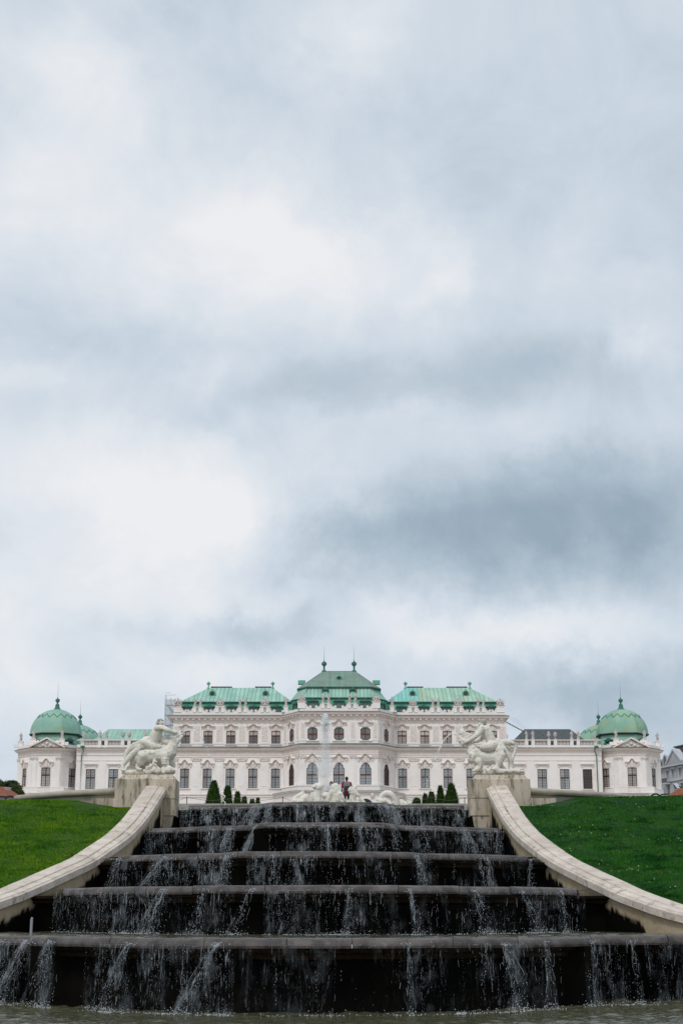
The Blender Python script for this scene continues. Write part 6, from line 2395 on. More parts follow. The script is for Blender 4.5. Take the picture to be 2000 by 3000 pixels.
NAMES = ['the lowest step into the front pool', 'the second lowest step', 'the middle step', 'the second highest step', 'the topmost step below the white statues']
for k in range(5):
    rnd = random.Random(700 + k)
    z1 = STEP_Z[k] - 0.10
    z0 = STEP_Z[k - 1] - 0.03 if k else 0.0
    H = z1 - z0
    # torn curtains of film
    mb = MB()
    vv, ff, uvs, flow = [], [], [], []
    for (pa, pb, fl) in FLOW[k]:
        xa, xb = lip_x(k, pa), lip_x(k, pb)
        nx, nz = max(4, int((xb - xa) / 0.09)), 14
        o = len(vv)
        for i in range(nx + 1):
            x = xa + (xb - xa) * i / nx
            wig = 0.06 * noise.noise((x * 1.7, k * 5.0, 0)) + 0.03 * noise.noise((x * 6, k * 5.0, 3))
            wing = recess(k, x) > 1
            for j in range(nz + 1):
                t = j / nz
                y = front(k, x) - 0.03 - 0.16 * math.sqrt(t) + wig * t + 0.05 * noise.noise((x * 4, t * 3, k))
                if t == 0:
                    y += 0.05
                vv.append((x + 0.05 * noise.noise((x * 2, t * 2, k + 9)) * t, y, z1 - H * t))
                uvs.append((x + k * 31.7, H * t + k * 17.3))
                edge = min(1.0, min(i, nx - i) / 2.0)
                flow.append(fl * (1.0, 1.15, 1.35, 1.5, 1.8)[k] * edge * (0.65 + 0.55 * max(0, noise.noise((x * 0.8, k * 3.3, 7)) + 0.4)))
        for i in range(nx):
            for j in range(nz):
                a = o + i * (nz + 1) + j
                ff.append((a, a + nz + 1, a + nz + 2, a + 1))
    for (pa, pb, th) in GUSH[k]:
        xa, xb = lip_x(k, pa), lip_x(k, pb)
        o = len(vv)
        nx, nz = 10, 18
        sd = rnd.uniform(0, 50)
        for i in range(nx + 1):
            for j in range(nz + 1):
                t = j / nz
                w = (0.08 + 0.15 * t) * th
                q = (i / nx - 0.5) * 2
                x = xa + (xb - xa) * (0.25 * math.sqrt(t) + 0.75 * t) + q * w + 0.05 * noise.noise((t * 4, sd, q * 2))
                y = front(k, xa) - 0.06 - 0.28 * math.sqrt(t) + 0.06 * noise.noise((q * 1.5, t * 4, sd))
                vv.append((x, y, z1 + 0.03 - (H + 0.03) * t))
                uvs.append((sd + q * 0.35 * th + t * 0.1, H * t * 0.8 + sd * 2))
                flow.append((1.9 - 1.1 * t) * (1 - abs(q) ** 3) * min(1.3, 0.6 + 0.5 * th))
        for i in range(nx):
            for j in range(nz):
                a = o + i * (nz + 1) + j
                ff.append((a, a + nz + 1, a + nz + 2, a + 1))
    mb.add(vv, ff)
    o = mb.build('falling_water', 'water_sheet', None, True, origin=(AX, front(k, AX), z0), fixn=False)
    set_attr(o, 'flow', flow)
    ul = o.data.uv_layers.new(name='UVMap')
    for lp in o.data.loops:
        ul.data[lp.index].uv = uvs[lp.vertex_index]
    tag(o, 'thin torn curtain of water falling from ' + NAMES[k], 'waterfall', None, 'stuff')
    # strings, ropes and drops of white water
    mb = MB()

    def drop(p, r, st):
        a, b = r, r * st
        mb.add([(p[0] - a, p[1], p[2]), (p[0], p[1] - a, p[2]), (p[0] + a, p[1], p[2]), (p[0], p[1] + a, p[2]), (p[0], p[1], p[2] + b), (p[0], p[1], p[2] - b)],
               [(0, 1, 4), (1, 2, 4), (2, 3, 4), (3, 0, 4), (1, 0, 5), (2, 1, 5), (3, 2, 5), (0, 3, 5)])

    def string(x0, x1, t0, t1, r, lean=0.16):
        """a wavering string of water, thinning and breaking as it falls"""
        n = max(3, int((t1 - t0) * H / 0.055))
        pts, rad = [], []
        ph = rnd.uniform(0, 100)
        for i in range(n + 1):
            t = t0 + (t1 - t0) * i / n
            x = x0 + (x1 - x0) * (0.25 * math.sqrt(max(t, 0)) + 0.75 * t) + 0.022 * noise.noise((t * 6, ph, 0)) * (1 + t)
            y = front(k, x0) - 0.05 - lean * math.sqrt(max(t, 0)) + 0.03 * noise.noise((t * 5, ph, 4))
            pts.append((x, y, z1 - H * t))
            rad.append(max(0.0015, r * (0.55 + 0.9 * abs(noise.noise((t * 9 * H, ph, 8))))))
        # break it up
        seg = []
        for i, p in enumerate(pts):
            if noise.noise((i * 0.45, ph, 21)) > -0.12 + 0.25 * (i / n):
                seg.append(i)
            else:
                if len(seg) > 1:
                    mb.tube([pts[q] for q in seg], [rad[q] for q in seg], 3, False)
                seg = []
        if len(seg) > 1:
            mb.tube([pts[q] for q in seg], [rad[q] for q in seg], 3, False)

    spans = [(lip_x(k, a), lip_x(k, b), fl) for a, b, fl in FLOW[k]]
    scale_r = 0.72 + 0.13 * k
    for (xa, xb, fl) in spans:
        for i in range(int((xb - xa) * 26 * fl)):
            x = rnd.uniform(xa, xb)
            dens = 0.5 + noise.noise((x * 0.9, k * 3.3, 7)) + 0.5 * noise.noise((x * 3.1, k * 3.3, 1))
            if rnd.random() > dens:
                continue
            t0 = max(0.0, rnd.uniform(-0.3, 0.75))
            string(x, x + rnd.gauss(0, 0.03), t0, min(1.0, t0 + rnd.uniform(0.1, 0.6)), rnd.uniform(0.0022, 0.0048) * scale_r, rnd.uniform(0.08, 0.2))
        # chains of drops falling one under the other
        for i in range(int((xb - xa) * 15 * fl)):
            x = rnd.uniform(xa, xb)
            dens = 0.5 + noise.noise((x * 0.9, k * 3.3, 7)) + 0.6 * noise.noise((x * 3.1, k * 3.3, 1))
            if rnd.random() > dens:
                continue
            t = max(0.02, rnd.uniform(-0.25, 0.8))
            te = min(1.0, t + rnd.uniform(0.15, 0.75))
            off = rnd.uniform(0.0, 0.24)
            r0 = rnd.choice((0.003, 0.0038, 0.0046, 0.006)) * scale_r
            while t < te:
                y = front(k, x) - 0.05 - off * math.sqrt(t)
                drop((x + rnd.gauss(0, 0.010), y, z1 - H * t), r0 * rnd.uniform(0.6, 1.35), rnd.uniform(1.2, 4.0))
                t += rnd.uniform(0.018, 0.075) / H
        for i in range(int((xb - xa) * 22 * fl)):
            x = rnd.uniform(xa, xb)
            t = rnd.random() ** 0.8
            y = front(k, x) - 0.05 - rnd.uniform(0.0, 0.26) * math.sqrt(t)
            drop((x, y, z1 - H * t), rnd.choice((0.003, 0.004, 0.005, 0.007)) * scale_r, rnd.uniform(1.0, 2.2))
        # frayed white edge where the film leaves the lip
        for i in range(int((xb - xa) * (26 if k < 3 else 60) * fl)):
            x = rnd.uniform(xa, xb)
            if noise.noise((x * 1.4, k * 3.3, 17)) < 0.05 - (0.25 if k > 2 else 0):
                continue
            drop((x, front(k, x) - 0.035 - rnd.uniform(0, 0.03), z1 - abs(rnd.gauss(0, 0.035))), rnd.uniform(0.004, 0.011) * scale_r, rnd.uniform(0.8, 2.0))
    for (pa, pb, th) in GUSH[k]:
        xa, xb = lip_x(k, pa), lip_x(k, pb)
        for i in range(int(9 * th)):
            w = rnd.gauss(0, 0.055 * th)
            string(xa + w * 0.6, xb + w * 2.0 + rnd.gauss(0, 0.04), max(0.0, rnd.uniform(-0.3, 0.5)), rnd.uniform(0.6, 1.0), rnd.uniform(0.0025, 0.0048) * scale_r, rnd.uniform(0.12, 0.34))
        for i in range(int(90 * th)):
            t = rnd.random()
            w = rnd.gauss(0, 0.045 + 0.08 * t) * th
            x = xa + (xb - xa) * (0.25 * math.sqrt(t) + 0.75 * t) + w
            drop((x, front(k, x) - 0.05 - rnd.uniform(0.05, 0.36) * math.sqrt(t), z1 - H * t), rnd.choice((0.004, 0.005, 0.007, 0.009)) * scale_r, rnd.uniform(1.2, 3.0))
        for i in range(int(16 * th)):
            x = xa + rnd.gauss(0, 0.07)
            drop((x, front(k, x) - 0.06 - rnd.uniform(0, 0.04), z1 + rnd.uniform(-0.05, 0.03)), rnd.uniform(0.008, 0.018), 0.9)
    o = mb.build('water_drops', 'drops', None, True, origin=(AX, front(k, AX), z0), fixn=False)
    tag(o, 'white strings and drops of water falling from ' + NAMES[k], 'waterfall', None, 'stuff')
    # foam where it lands
    mb = MB()
    for (xa, xb, fl) in spans:
        for i in range(int((xb - xa) * (190 if k < 2 else 70) * min(1, fl))):
            x = rnd.uniform(xa, xb)
            dens = 0.62 + 0.9 * noise.noise((x * 1.1, k * 3.3, 7)) + 0.4 * noise.noise((x * 4, k, 2))
            if rnd.random() > dens:
                continue
            u = rnd.random() ** 2
            y = front(k, x) - 0.18 - (0.32 * u + rnd.uniform(-0.08, 0.10))
            h = max(0, rnd.gauss(0.0, 0.045)) if rnd.random() < 0.6 else 0
            drop((x, y, z0 + 0.004 + h), rnd.uniform(0.004, 0.012), rnd.uniform(0.5, 1.0))
    for (pa, pb, th) in GUSH[k]:
        xb = lip_x(k, pb)
        for i in range(int(70 * th)):
            x = xb + rnd.gauss(0, 0.16 * th)
            drop((x, front(k, x) - 0.30 + rnd.gauss(0, 0.10), z0 + abs(rnd.gauss(0, 0.06))), rnd.uniform(0.004, 0.011), 1.0)
    fb = MB()
    fv, fq, ffl = [], [], []
    for (xa, xb, fl) in spans:
        n = max(6, int((xb - xa) / 0.06))
        for layer in range(3):
            o = len(fv)
            for i in range(n + 1):
                x = xa + (xb - xa) * i / n
                dn = 0.5 + 0.75 * noise.noise((x * 1.1, k * 3.3, 7)) + 0.3 * noise.noise((x * 4, k, 2))
                dn = max(0, min(1, dn)) * min(1, min(i, n - i) / 3)
                for j in range(5):
                    q = j / 4
                    if layer == 0:          # lying on the water
                        y, z, a = front(k, x) + 0.10 - 0.85 * q, z0 + 0.016, 0.58 * dn - 0.60 * abs(q - 0.40)
                    else:                   # standing spray
                        y = front(k, x) - 0.14 - 0.10 * layer + 0.05 * noise.noise((x * 3, layer, k))
                        z, a = z0 + (0.16 if k < 2 else 0.10) * q, (0.62 * dn + 0.04) - 0.55 * q
                    fv.append((x, y, z))
                    ffl.append(a)
            for i in range(n):
                for j in range(4):
                    a = o + i * 5 + j
                    fq.append((a, a + 5, a + 6, a + 1))
    fb.add(fv, fq)
    o = fb.build('churned_water', 'foam_film', None, True, origin=(AX, front(k, AX), z0), fixn=False)
    set_attr(o, 'flow', ffl)
    tag(o, 'ragged churned water and spray at the foot of the fall below ' + NAMES[k].replace(' into the front pool', ''), 'foam', None, 'stuff')
    o = mb.build('foam', 'foam', None, True, origin=(AX, front(k, AX), z0), fixn=False)
    tag(o, 'line of white foam where the water lands below ' + NAMES[k].replace(' into the front pool', ''), 'foam', None, 'stuff')


# ------------------------------------------------------------------ jets
def blob(mb, p, r, st=1.0):
    a, b = r, r * st
    mb.add([(p[0] - a, p[1], p[2]), (p[0], p[1] - a, p[2]), (p[0] + a, p[1], p[2]), (p[0], p[1] + a, p[2]), (p[0], p[1], p[2] + b), (p[0], p[1], p[2] - b)],
           [(0, 1, 4), (1, 2, 4), (2, 3, 4), (3, 0, 4), (1, 0, 5), (2, 1, 5), (3, 2, 5), (0, 3, 5)])


def jet(pts, label, rs, seed, depth=SD):
    rnd = random.Random(seed)
    P = catmull([U(x, y, depth) for x, y in pts], 7)
    mb = MB()
    n = len(P)
    seg = []
    for i, p in enumerate(P):
        f = i / (n - 1)
        q = p + Vector((rnd.gauss(0, 0.006), rnd.gauss(0, 0.006), rnd.gauss(0, 0.006))) * (0.4 + f)
        keep = f < 0.55 or rnd.random() < 0.75 - 0.5 * f
        if keep:
            seg.append((q, rs * (1.0 - 0.35 * f) * rnd.uniform(0.65, 1.25)))
        if not keep or i == n - 1:
            if len(seg) > 1:
                mb.tube([a for a, b in seg], [b for a, b in seg], 6)
            seg = []
        for j in range(int(1 + 5 * f)):
            blob(mb, q + Vector((rnd.gauss(0, 0.02 + 0.03 * f), rnd.gauss(0, 0.02), rnd.gauss(0, 0.03))), rnd.uniform(0.004, 0.013), 1.3)
    return tag(mb.build('water_jet', 'white_water', None, True, fixn=False), label, 'water jet', None, 'stuff')


jet([(521, 2161), (530, 2150), (545, 2141), (562, 2138), (578, 2146), (592, 2165), (603, 2187), (613, 2215), (620, 2240), (630, 2262), (641, 2290)], 'arching jet of water from the mouth of the left pedestal beast', 0.019, 1)
jet([(1343, 2152), (1330, 2150), (1318, 2152), (1305, 2163), (1292, 2182), (1282, 2205), (1270, 2235), (1257, 2268), (1246, 2300), (1239, 2330)], 'arching jet of water from the mouth of the right pedestal fish', 0.019, 2)
# the small squirt near the conifers
rnd = random.Random(8)
mb = MB()
P = catmull([U(x, y, 60.5) for x, y in ((652, 2318), (655, 2329), (660, 2333), (654, 2341), (655, 2347), (660, 2352), (659, 2360))], 5)
mb.tube(P, [0.012 + 0.014 * rnd.random() for _ in P], 6)
for i in range(40):
    p = U(650 + rnd.gauss(0, 3), 2300 + rnd.random() * 50, 60.5)
    blob(mb, p, rnd.uniform(0.004, 0.012))
tag(mb.build('water_squirt', 'white_water', None, True, fixn=False), 'small crooked squirt of water in front of the left conifers', 'water jet', None, 'stuff')
# the tall fountain jet: a dense core of drops thinning to spray
rnd = random.Random(21)
mb = MB()
JD = 66.0
zb = STEP_Z[4]
zt = U(953, 2093, JD).z
for i in range(17000):
    t = rnd.random() ** 0.8
    z = zb + (zt - zb) * t
    cx = U(953 - 5 * (1 - t), 2200, JD).x
    sg = 0.07 + 0.13 * (1 - t) + 0.12 * max(0, 1 - abs(t - 0.52) / 0.12)
    if t > 0.84:
        sg = 0.035 + 0.075 * (1 - t) / 0.16
    elif 0.60 < t < 0.84 and rnd.random() < 0.6:
        continue
    if t < 0.84 and noise.noise((z * 1.6, t * 3, 5)) < -0.25 and rnd.random() < 0.6:
        continue
    x, y = cx + rnd.gauss(0, sg), JD + rnd.gauss(0, sg)
    blob(mb, (x, y, z), rnd.choice((0.003, 0.004, 0.005, 0.006, 0.009)) * (1.9 if t > 0.9 else 1), rnd.uniform(1, 3.2))
for i in range(900):     # splash at the foot
    x, y = U(945, 2300, JD).x + rnd.gauss(0, 0.45), JD + rnd.gauss(0, 0.4)
    blob(mb, (x, y, zb + abs(rnd.gauss(0, 0.45))), rnd.uniform(0.005, 0.011), 1.2)
for i in range(500):     # splash by the right figures
    x, y = U(1240, 2345, JD).x + rnd.gauss(0, 0.25), JD + rnd.gauss(0, 0.2)
    blob(mb, (x, y, zb + 0.1 + abs(rnd.gauss(0, 0.12))), rnd.uniform(0.005, 0.012), 1.2)
tag(mb.build('fountain_jet', 'white_water', None, True, origin=(U(950, 2300, JD).x, JD, zb), fixn=False), 'tall white fountain jet rising among the upper pool figures', 'water jet', None, 'stuff')
# ------------------------------------------------------------------ people beyond the upper pool
KP = (840, 2240, 4.6118)


def person_parts(base, h, face, label, hair, skin, top, legs, hair_len=0.0, lean=0.0):
    """standing person of height h; face = +1 towards the camera, -1 away"""
    B = Vector(base)
    k = h / 1.78
    t = thing('person', base, label, 'person', None)
    f = -face            # y direction of the face: camera is at -y

    def p(x, y, z):
        return B + Vector((x * k + lean * z, y * k * -face * -1, z * k)) if False else B + Vector(((x + lean * z) * k, -y * face * k, z * k))
    mb = MB()
    for s in (-1, 1):
        mb.cone(p(s * 0.10, 0, 0.90), 0.088 * k, p(s * 0.11, 0.01, 0.50), 0.062 * k)
        mb.cone(p(s * 0.11, 0.01, 0.50), 0.060 * k, p(s * 0.11, -0.01, 0.09), 0.042 * k)
        mb.cone(p(s * 0.11, -0.02, 0.05), 0.045 * k, p(s * 0.13, 0.16, 0.035), 0.035 * k)
        mb.cone(p(s * 0.20, 0, 1.43), 0.06 * k, p(s * 0.25, -0.02, 1.14), 0.047 * k)
        mb.cone(p(s * 0.25, -0.02, 1.14), 0.045 * k, p(s * 0.245, 0.06, 0.90), 0.034 * k)
        mb.cone(p(s * 0.245, 0.06, 0.88), 0.036 * k, p(s * 0.24, 0.09, 0.80), 0.03 * k)
        for q in range(4):
            mb.cone(p(s * 0.24 + (q - 1.5) * 0.017, 0.09, 0.80), 0.0095 * k, p(s * 0.24 + (q - 1.5) * 0.019, 0.11, 0.725 + 0.008 * abs(q - 1.4)), 0.008 * k, 6)
        mb.cone(p(s * 0.215, 0.10, 0.84), 0.011 * k, p(s * 0.20, 0.13, 0.78), 0.009 * k, 6)
        mb.ball(p(s * 0.076, -0.01, 1.66), 0.022 * k, 8)
    mb.cone(p(0, 0, 0.95), 0.15 * k, p(0, 0, 1.12), 0.135 * k)
    mb.cone(p(0, 0, 1.12), 0.135 * k, p(0, 0, 1.34), 0.155 * k)
    mb.cone(p(-0.15, 0, 1.43), 0.065 * k, p(0.15, 0, 1.43), 0.065 * k)
    mb.cone(p(0, -0.01, 1.46), 0.058 * k, p(0, 0.01, 1.58), 0.054 * k)
    mb.cone(p(0, 0.015, 1.60), 0.066 * k, p(0, 0, 1.70), 0.082 * k)
    mb.cone(p(0, 0.085, 1.65), 0.013 * k, p(0, 0.10, 1.63), 0.016 * k, 8)
    body = sculpt(mb, 'body', 0.014 * k, skin, t)
    mb = MB()
    for s in (-1, 1):
        mb.cone(p(s * 0.20, 0, 1.43), 0.075 * k, p(s * 0.235, -0.015, 1.22), 0.066 * k)
    mb.cone(p(0, 0, 0.93), 0.168 * k, p(0, 0, 1.12), 0.152 * k)
    mb.cone(p(0, 0, 1.12), 0.152 * k, p(0, 0, 1.33), 0.172 * k)
    mb.cone(p(-0.15, 0, 1.425), 0.078 * k, p(0.15, 0, 1.425), 0.078 * k)
    mb.cone(p(0, -0.01, 1.44), 0.07 * k, p(0, -0.005, 1.49), 0.066 * k)
    sculpt(mb, 'shirt', 0.018 * k, top, t)
    mb = MB()
    for s in (-1, 1):
        mb.cone(p(s * 0.10, 0, 0.90), 0.105 * k, p(s * 0.11, 0.01, 0.50), 0.078 * k)
        mb.cone(p(s * 0.11, 0.01, 0.50), 0.076 * k, p(s * 0.11, -0.01, 0.12), 0.060 * k)
    mb.cone(p(-0.05, 0, 0.92), 0.12 * k, p(0.05, 0, 0.92), 0.12 * k)
    sculpt(mb, 'trousers', 0.018 * k, legs, t)
    mb = MB()
    mb.cone(p(0, -0.012, 1.70), 0.092 * k, p(0, 0.005, 1.705), 0.088 * k)
    mb.cone(p(0, -0.035, 1.64), 0.078 * k, p(0, -0.03, 1.70), 0.085 * k)
    if hair_len:
        for s in (-1, 1):
            mb.cone(p(s * 0.07, -0.02, 1.68), 0.045 * k, p(s * 0.085, -0.015, 1.68 - hair_len), 0.032 * k)
        mb.cone(p(0, -0.06, 1.68), 0.07 * k, p(0, -0.07, 1.66 - hair_len), 0.07 * k)
    sculpt(mb, 'hair', 0.014 * k, hair, t, rough_amp=0.006, rough_scale=30)
    if face > 0:
        for nm, pts, m_ in (('eye', [(-0.030, 0.079, 1.665), (0.030, 0.079, 1.665)], 'iron'),):
            for q in pts:
                mb = MB()
                mb.ball(p(*q), 0.009 * k, 6)
                mb.build(nm, m_, t, True)
        mb = MB()
        mb.cone(p(-0.02, 0.075, 1.605), 0.007 * k, p(0.02, 0.075, 1.605), 0.007 * k, 6)
        mb.build('mouth', 'skin_dark', t, True)
    return t


PD = 78.5
top = U(840 + 808 / 4.6118, 2275.5, PD)
gz = GZ78
hman = top.z - gz
pt_ = person_parts((top.x, PD, gz), hman, -1, 'man with short dark hair and crimson shirt seen from behind beyond the upper pool', 'hair_black', 'skin_dark', 'shirt_red', 'trousers_teal')
k = hman / 1.78
B = Vector((top.x, PD, gz))
bp = thing('backpack', B + Vector((0.02, -0.2, 0.98 * k)), 'grey backpack on the back of the man in the crimson shirt', 'backpack')
mb = MB()
mb.cone(B + Vector((0.015, -0.225, 1.06)) * 1, 0.135 * k, B + Vector((0.015, -0.215, 1.36 * k)), 0.125 * k, 12)
mb.cone(B + Vector((-0.06, -0.225, 1.05)) * 1, 0.125 * k, B + Vector((-0.05, -0.215, 1.34 * k)), 0.12 * k, 12)
mb.cone(B + Vector((0.09, -0.225, 1.05)) * 1, 0.125 * k, B + Vector((0.08, -0.215, 1.34 * k)), 0.12 * k, 12)
sculpt(mb, 'bag', 0.022, 'pack_grey', bp)
mb = MB()
mb.cone(B + Vector((-0.08, -0.335, 1.05)), 0.075, B + Vector((0.09, -0.335, 1.05)), 0.075, 10)
mb.cone(B + Vector((-0.08, -0.345, 1.14)), 0.06, B + Vector((0.09, -0.345, 1.14)), 0.06, 10)
sculpt(mb, 'pocket', 0.022, 'pack_dark', bp)
for s in (-1, 1):
    mb = MB()
    mb.tube([B + Vector((s * 0.10, -0.13, 1.42 * k)), B + Vector((s * 0.11, -0.03, 1.52 * k)), B + Vector((s * 0.12, 0.11, 1.46 * k)), B + Vector((s * 0.14, 0.19, 1.25 * k)), B + Vector((s * 0.15, 0.0, 1.05 * k))], 0.022, 6)
    mb.build('strap', 'pack_grey', bp)
top = U(840 + 600 / 4.6118, 2289, PD + 1.2)
person_parts((top.x, PD + 1.2, gz), top.z - gz, 1, 'woman with dark brown hair facing the camera behind the central triton', 'hair_brown', 'skin', 'jacket_pale', 'trousers_teal', 0.14)
top = U(840 + 654 / 4.6118, 2293, PD + 0.4)
person_parts((top.x, PD + 0.4, gz), top.z - gz, -1, 'black-haired person seen from behind, between the woman and the man with backpack', 'hair_black', 'skin', 'pack_dark', 'trousers_teal', 0.10)


# ------------------------------------------------------------------ clipped conifers on the parterre
def conifer(px0, px1, pytop, D, label, seed, ragged=1.0, blunt=0.0):
    rnd = random.Random(seed)
    c = U((px0 + px1) / 2, 2365, D)
    g = ground_z(c.x, D)
    h = U(0, pytop, D).z - g
    vis = U(0, 2356, D).z - g
    r = (U(px1, 2350, D).x - U(px0, 2350, D).x) / 2
    t = thing('conifer', (c.x, D, g), label, 'tree', 'small conifers beyond the upper pool')

    def rad(z):
        q = (z - 0.0) / h
        return r * (1 - q) ** (0.62 - 0.25 * blunt) * (1.0 if q > 0.12 else 0.85 + q) + 0.02
    mb = MB()
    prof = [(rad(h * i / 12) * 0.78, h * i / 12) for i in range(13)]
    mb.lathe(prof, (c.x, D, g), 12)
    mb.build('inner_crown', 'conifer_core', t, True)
    mb = MB()
    vv, ff = [], []
    for i in range(2600):
        z = h * (rnd.random() ** 1.25) * 0.98
        th = rnd.uniform(0, 6.2832)
        rr_ = rad(z) * rnd.uniform(0.72, 1.02) * (1 + 0.13 * ragged * noise.noise((th * 1.5, z * 2.2, seed)))
        x, y = c.x + rr_ * math.cos(th), D + rr_ * math.sin(th)
        l = rnd.uniform(0.08, 0.20) * (0.8 + 0.6 * r) * (1 + 0.5 * ragged * rnd.random())
        w = l * 0.3
        o_ = Vector((math.cos(th) * rnd.uniform(0.2, 0.9), math.sin(th) * rnd.uniform(0.2, 0.9), rnd.uniform(0.4, 1.1))).normalized() * l
        sd = Vector((-math.sin(th), math.cos(th), rnd.uniform(-0.5, 0.5))).normalized() * w
        p = Vector((x, y, g + z))
        b = len(vv)
        vv += [tuple(p - sd), tuple(p + sd), tuple(p + o_)]
        ff.append((b, b + 1, b + 2))
    mb.add(vv, ff)
    tag(mb.build('crown', 'conifer', t, False, fixn=False), kind='stuff')
    mb = MB()
    mb.tube([(c.x, D, g - 0.1), (c.x, D, g + h * 0.3)], r * 0.12, 6)
    mb.build('trunk', 'bark', t)


conifer(600, 651, 2290, 140, 'largest dark cone-shaped conifer of the left cluster, nearest the left pedestal', 1)
conifer(651, 681, 2305, 142, 'blunt-topped conifer right beside the largest left conifer', 2, 1.2, 0.7)
conifer(684, 706, 2322, 150, 'ragged conifer with a forked tip, third from the left pedestal', 3, 1.8)
conifer(707, 724, 2336, 155, 'small rounded conifer, fourth from the left pedestal', 4, 1.0, 1.0)
conifer(731, 746, 2344, 160, 'tiny conifer, fifth from the left pedestal', 5, 1.6, 0.6)
conifer(749, 761, 2340, 162, 'tiny pointed conifer nearest the jet in the left cluster', 6, 1.6)
conifer(1298, 1346, 2298, 140, 'largest bright green cone-shaped conifer beside the right pedestal', 7)
conifer(1276, 1304, 2304, 144, 'second tallest narrow conifer left of the largest right conifer', 8, 1.2)
conifer(1250, 1277, 2322, 150, 'dark conifer third from the right pedestal', 9, 1.2, 0.3)
conifer(1236, 1254, 2327, 155, 'short dark conifer fourth from the right pedestal', 10, 1.2, 0.5)
conifer(1206, 1235, 2343, 160, 'low spreading shrub at the left end of the right conifers', 11, 2.0, 0.8)

# ------------------------------------------------------------------ rope barrier posts
RD = 74.5
for s, xs, lab in ((-1, (548, 687, 828), 'left'), (1, (1175, 1262, 1360), 'right')):
    P = [U(x, 2334 if x in (548, 828, 1262) else 2336, RD) for x in xs]
    t = thing('rope_barrier', (P[1].x, RD, GZ78), 'thin iron posts with sagging rope %s beyond the upper pool' % ('near the left conifers' if s < 0 else 'near the right conifers'), 'rope barrier', 'rope barriers')
    for p in P:
        mb = MB()
        mb.tube([(p.x, RD, GZ78 - 0.1), p], 0.022, 6)
        mb.build('post', 'iron', t)
    ends = [U(470 if s < 0 else 1100, 2342, RD)] + P + [U(900 if s < 0 else 1500, 2342, RD)]
    for a, b in zip(ends, ends[1:]):
        mb = MB()
        mb.tube([a.lerp(b, q / 8) - Vector((0, 0, 0.03 + 0.13 * math.sin(math.pi * q / 8))) for q in range(9)], 0.009, 5)
        mb.build('rope', 'rope', t)

# ------------------------------------------------------------------ scaffold behind the left wing
SDp = 318.0
x0, x1 = U(482, 2130, SDp).x, U(513, 2130, SDp).x
zt, zb = ZP(2050, SDp), GZP
t = thing('scaffold_tower', ((x0 + x1) / 2, SDp, zb), 'grey stair scaffold tower behind the outer corner of the left wing', 'scaffold')
for x in (x0, (x0 + x1) / 2, x1):
    for y in (SDp, SDp + 2):
        mb = MB()
        zz = zt + (1.0 if x < x1 else 0)
        if x == (x0 + x1) / 2:
            zz = zt + 0.4
        mb.tube([(x, y, zb), (x, y, zz)], 0.045, 5)
        mb.build('standard', 'steel', t)
n = 12
for i in range(n):
    z = zt - i * 1.05
    mb = MB()
    mb.tube([(x0, SDp, z), (x1, SDp, z)], 0.035, 5)
    mb.build('ledger', 'steel', t)
    if i % 2 == 0:
        mb = MB()
        mb.box(x0, x1, SDp + 0.1, SDp + 1.9, z - 1.1, z - 1.0)
        mb.build('deck', 'steel', t)
        mb = MB()
        mb.prism([(x0 + 0.2, SDp + 0.5, z - 1.05), (x0 + 0.5, SDp + 0.5, z - 1.05), (x1, SDp + 0.5, z - 2.9), (x1 - 0.4, SDp + 0.5, z - 3.1)], (0, 0.8, 0))
        mb.build('stair_flight', 'steel', t)
mb = MB()
for (a, b, c, d) in ((x0, x1, zt + 0.95, zt + 1.0), (x0, (x0 + x1) / 2, zt + 1.4, zt + 1.44)):
    mb.tube([(a, SDp, c), (b, SDp, d)], 0.035, 5)
mb.build('top_rail', 'steel', t)
nm_ = bpy.data.materials.new('scaffold_net')
nm_.use_nodes = True
tt = nm_.node_tree
pb = tt.nodes['Principled BSDF']
pb.inputs['Base Color'].default_value = (0.50, 0.52, 0.55, 1)
pb.inputs['Alpha'].default_value = 0.42
M['scaffold_net'] = nm_
mb = MB()
mb.box(x0 - 0.03, x1 + 0.03, SDp - 0.10, SDp - 0.08, zb + 3, zt)
mb.build('netting', 'scaffold_net', t)

# beaded cable from the right wing's corner down to the gallery statues
A, B2 = U(1481, 2115, 311.5), U(1531, 2142, 312.5)
t = thing('beaded_cable', A, 'dark beaded cable slanting from the right wing corner down to the gallery', 'cable')
mb = MB()
mb.tube([A, B2], 0.012, 5)
mb.build('cable', 'iron', t)
pr = None
for i in range(13):
    p = A.lerp(B2, (i + 0.5) / 13)
    mb = MB()
    mb.box(p.x - 0.09, p.x + 0.09, p.y - 0.12, p.y + 0.12, p.z - 0.13, p.z + 0.13)
    mb.build('bead', 'iron', t)
for i in range(3):
    mb = MB()
    mb.tube([A + Vector((0.6 + i * 0.5, 0.5, 1.0)), B2 + Vector((0.2 + 0.3 * i, 0.5, 0.4 + 0.15 * i))], 0.015, 4)
    mb.build('stay_wire', 'steel', t)
# wall lantern on the wing's flank
mb = MB()
p = U(1482, 2158, 311)
mb.lathe([(0.05, -0.6), (0.3, -0.3), (0.36, 0.2), (0.2, 0.4), (0.25, 0.5), (0.1, 0.9)], p, 8)
mb.tube([p + Vector((-0.6, 0, -0.3)), p + Vector((0, 0, -0.2))], 0.12, 6)
tag(mb.build('wall_urn', 'stone_roof_statue', None, True), 'small stone urn bracketed on the outer flank of the right wing', 'urn')

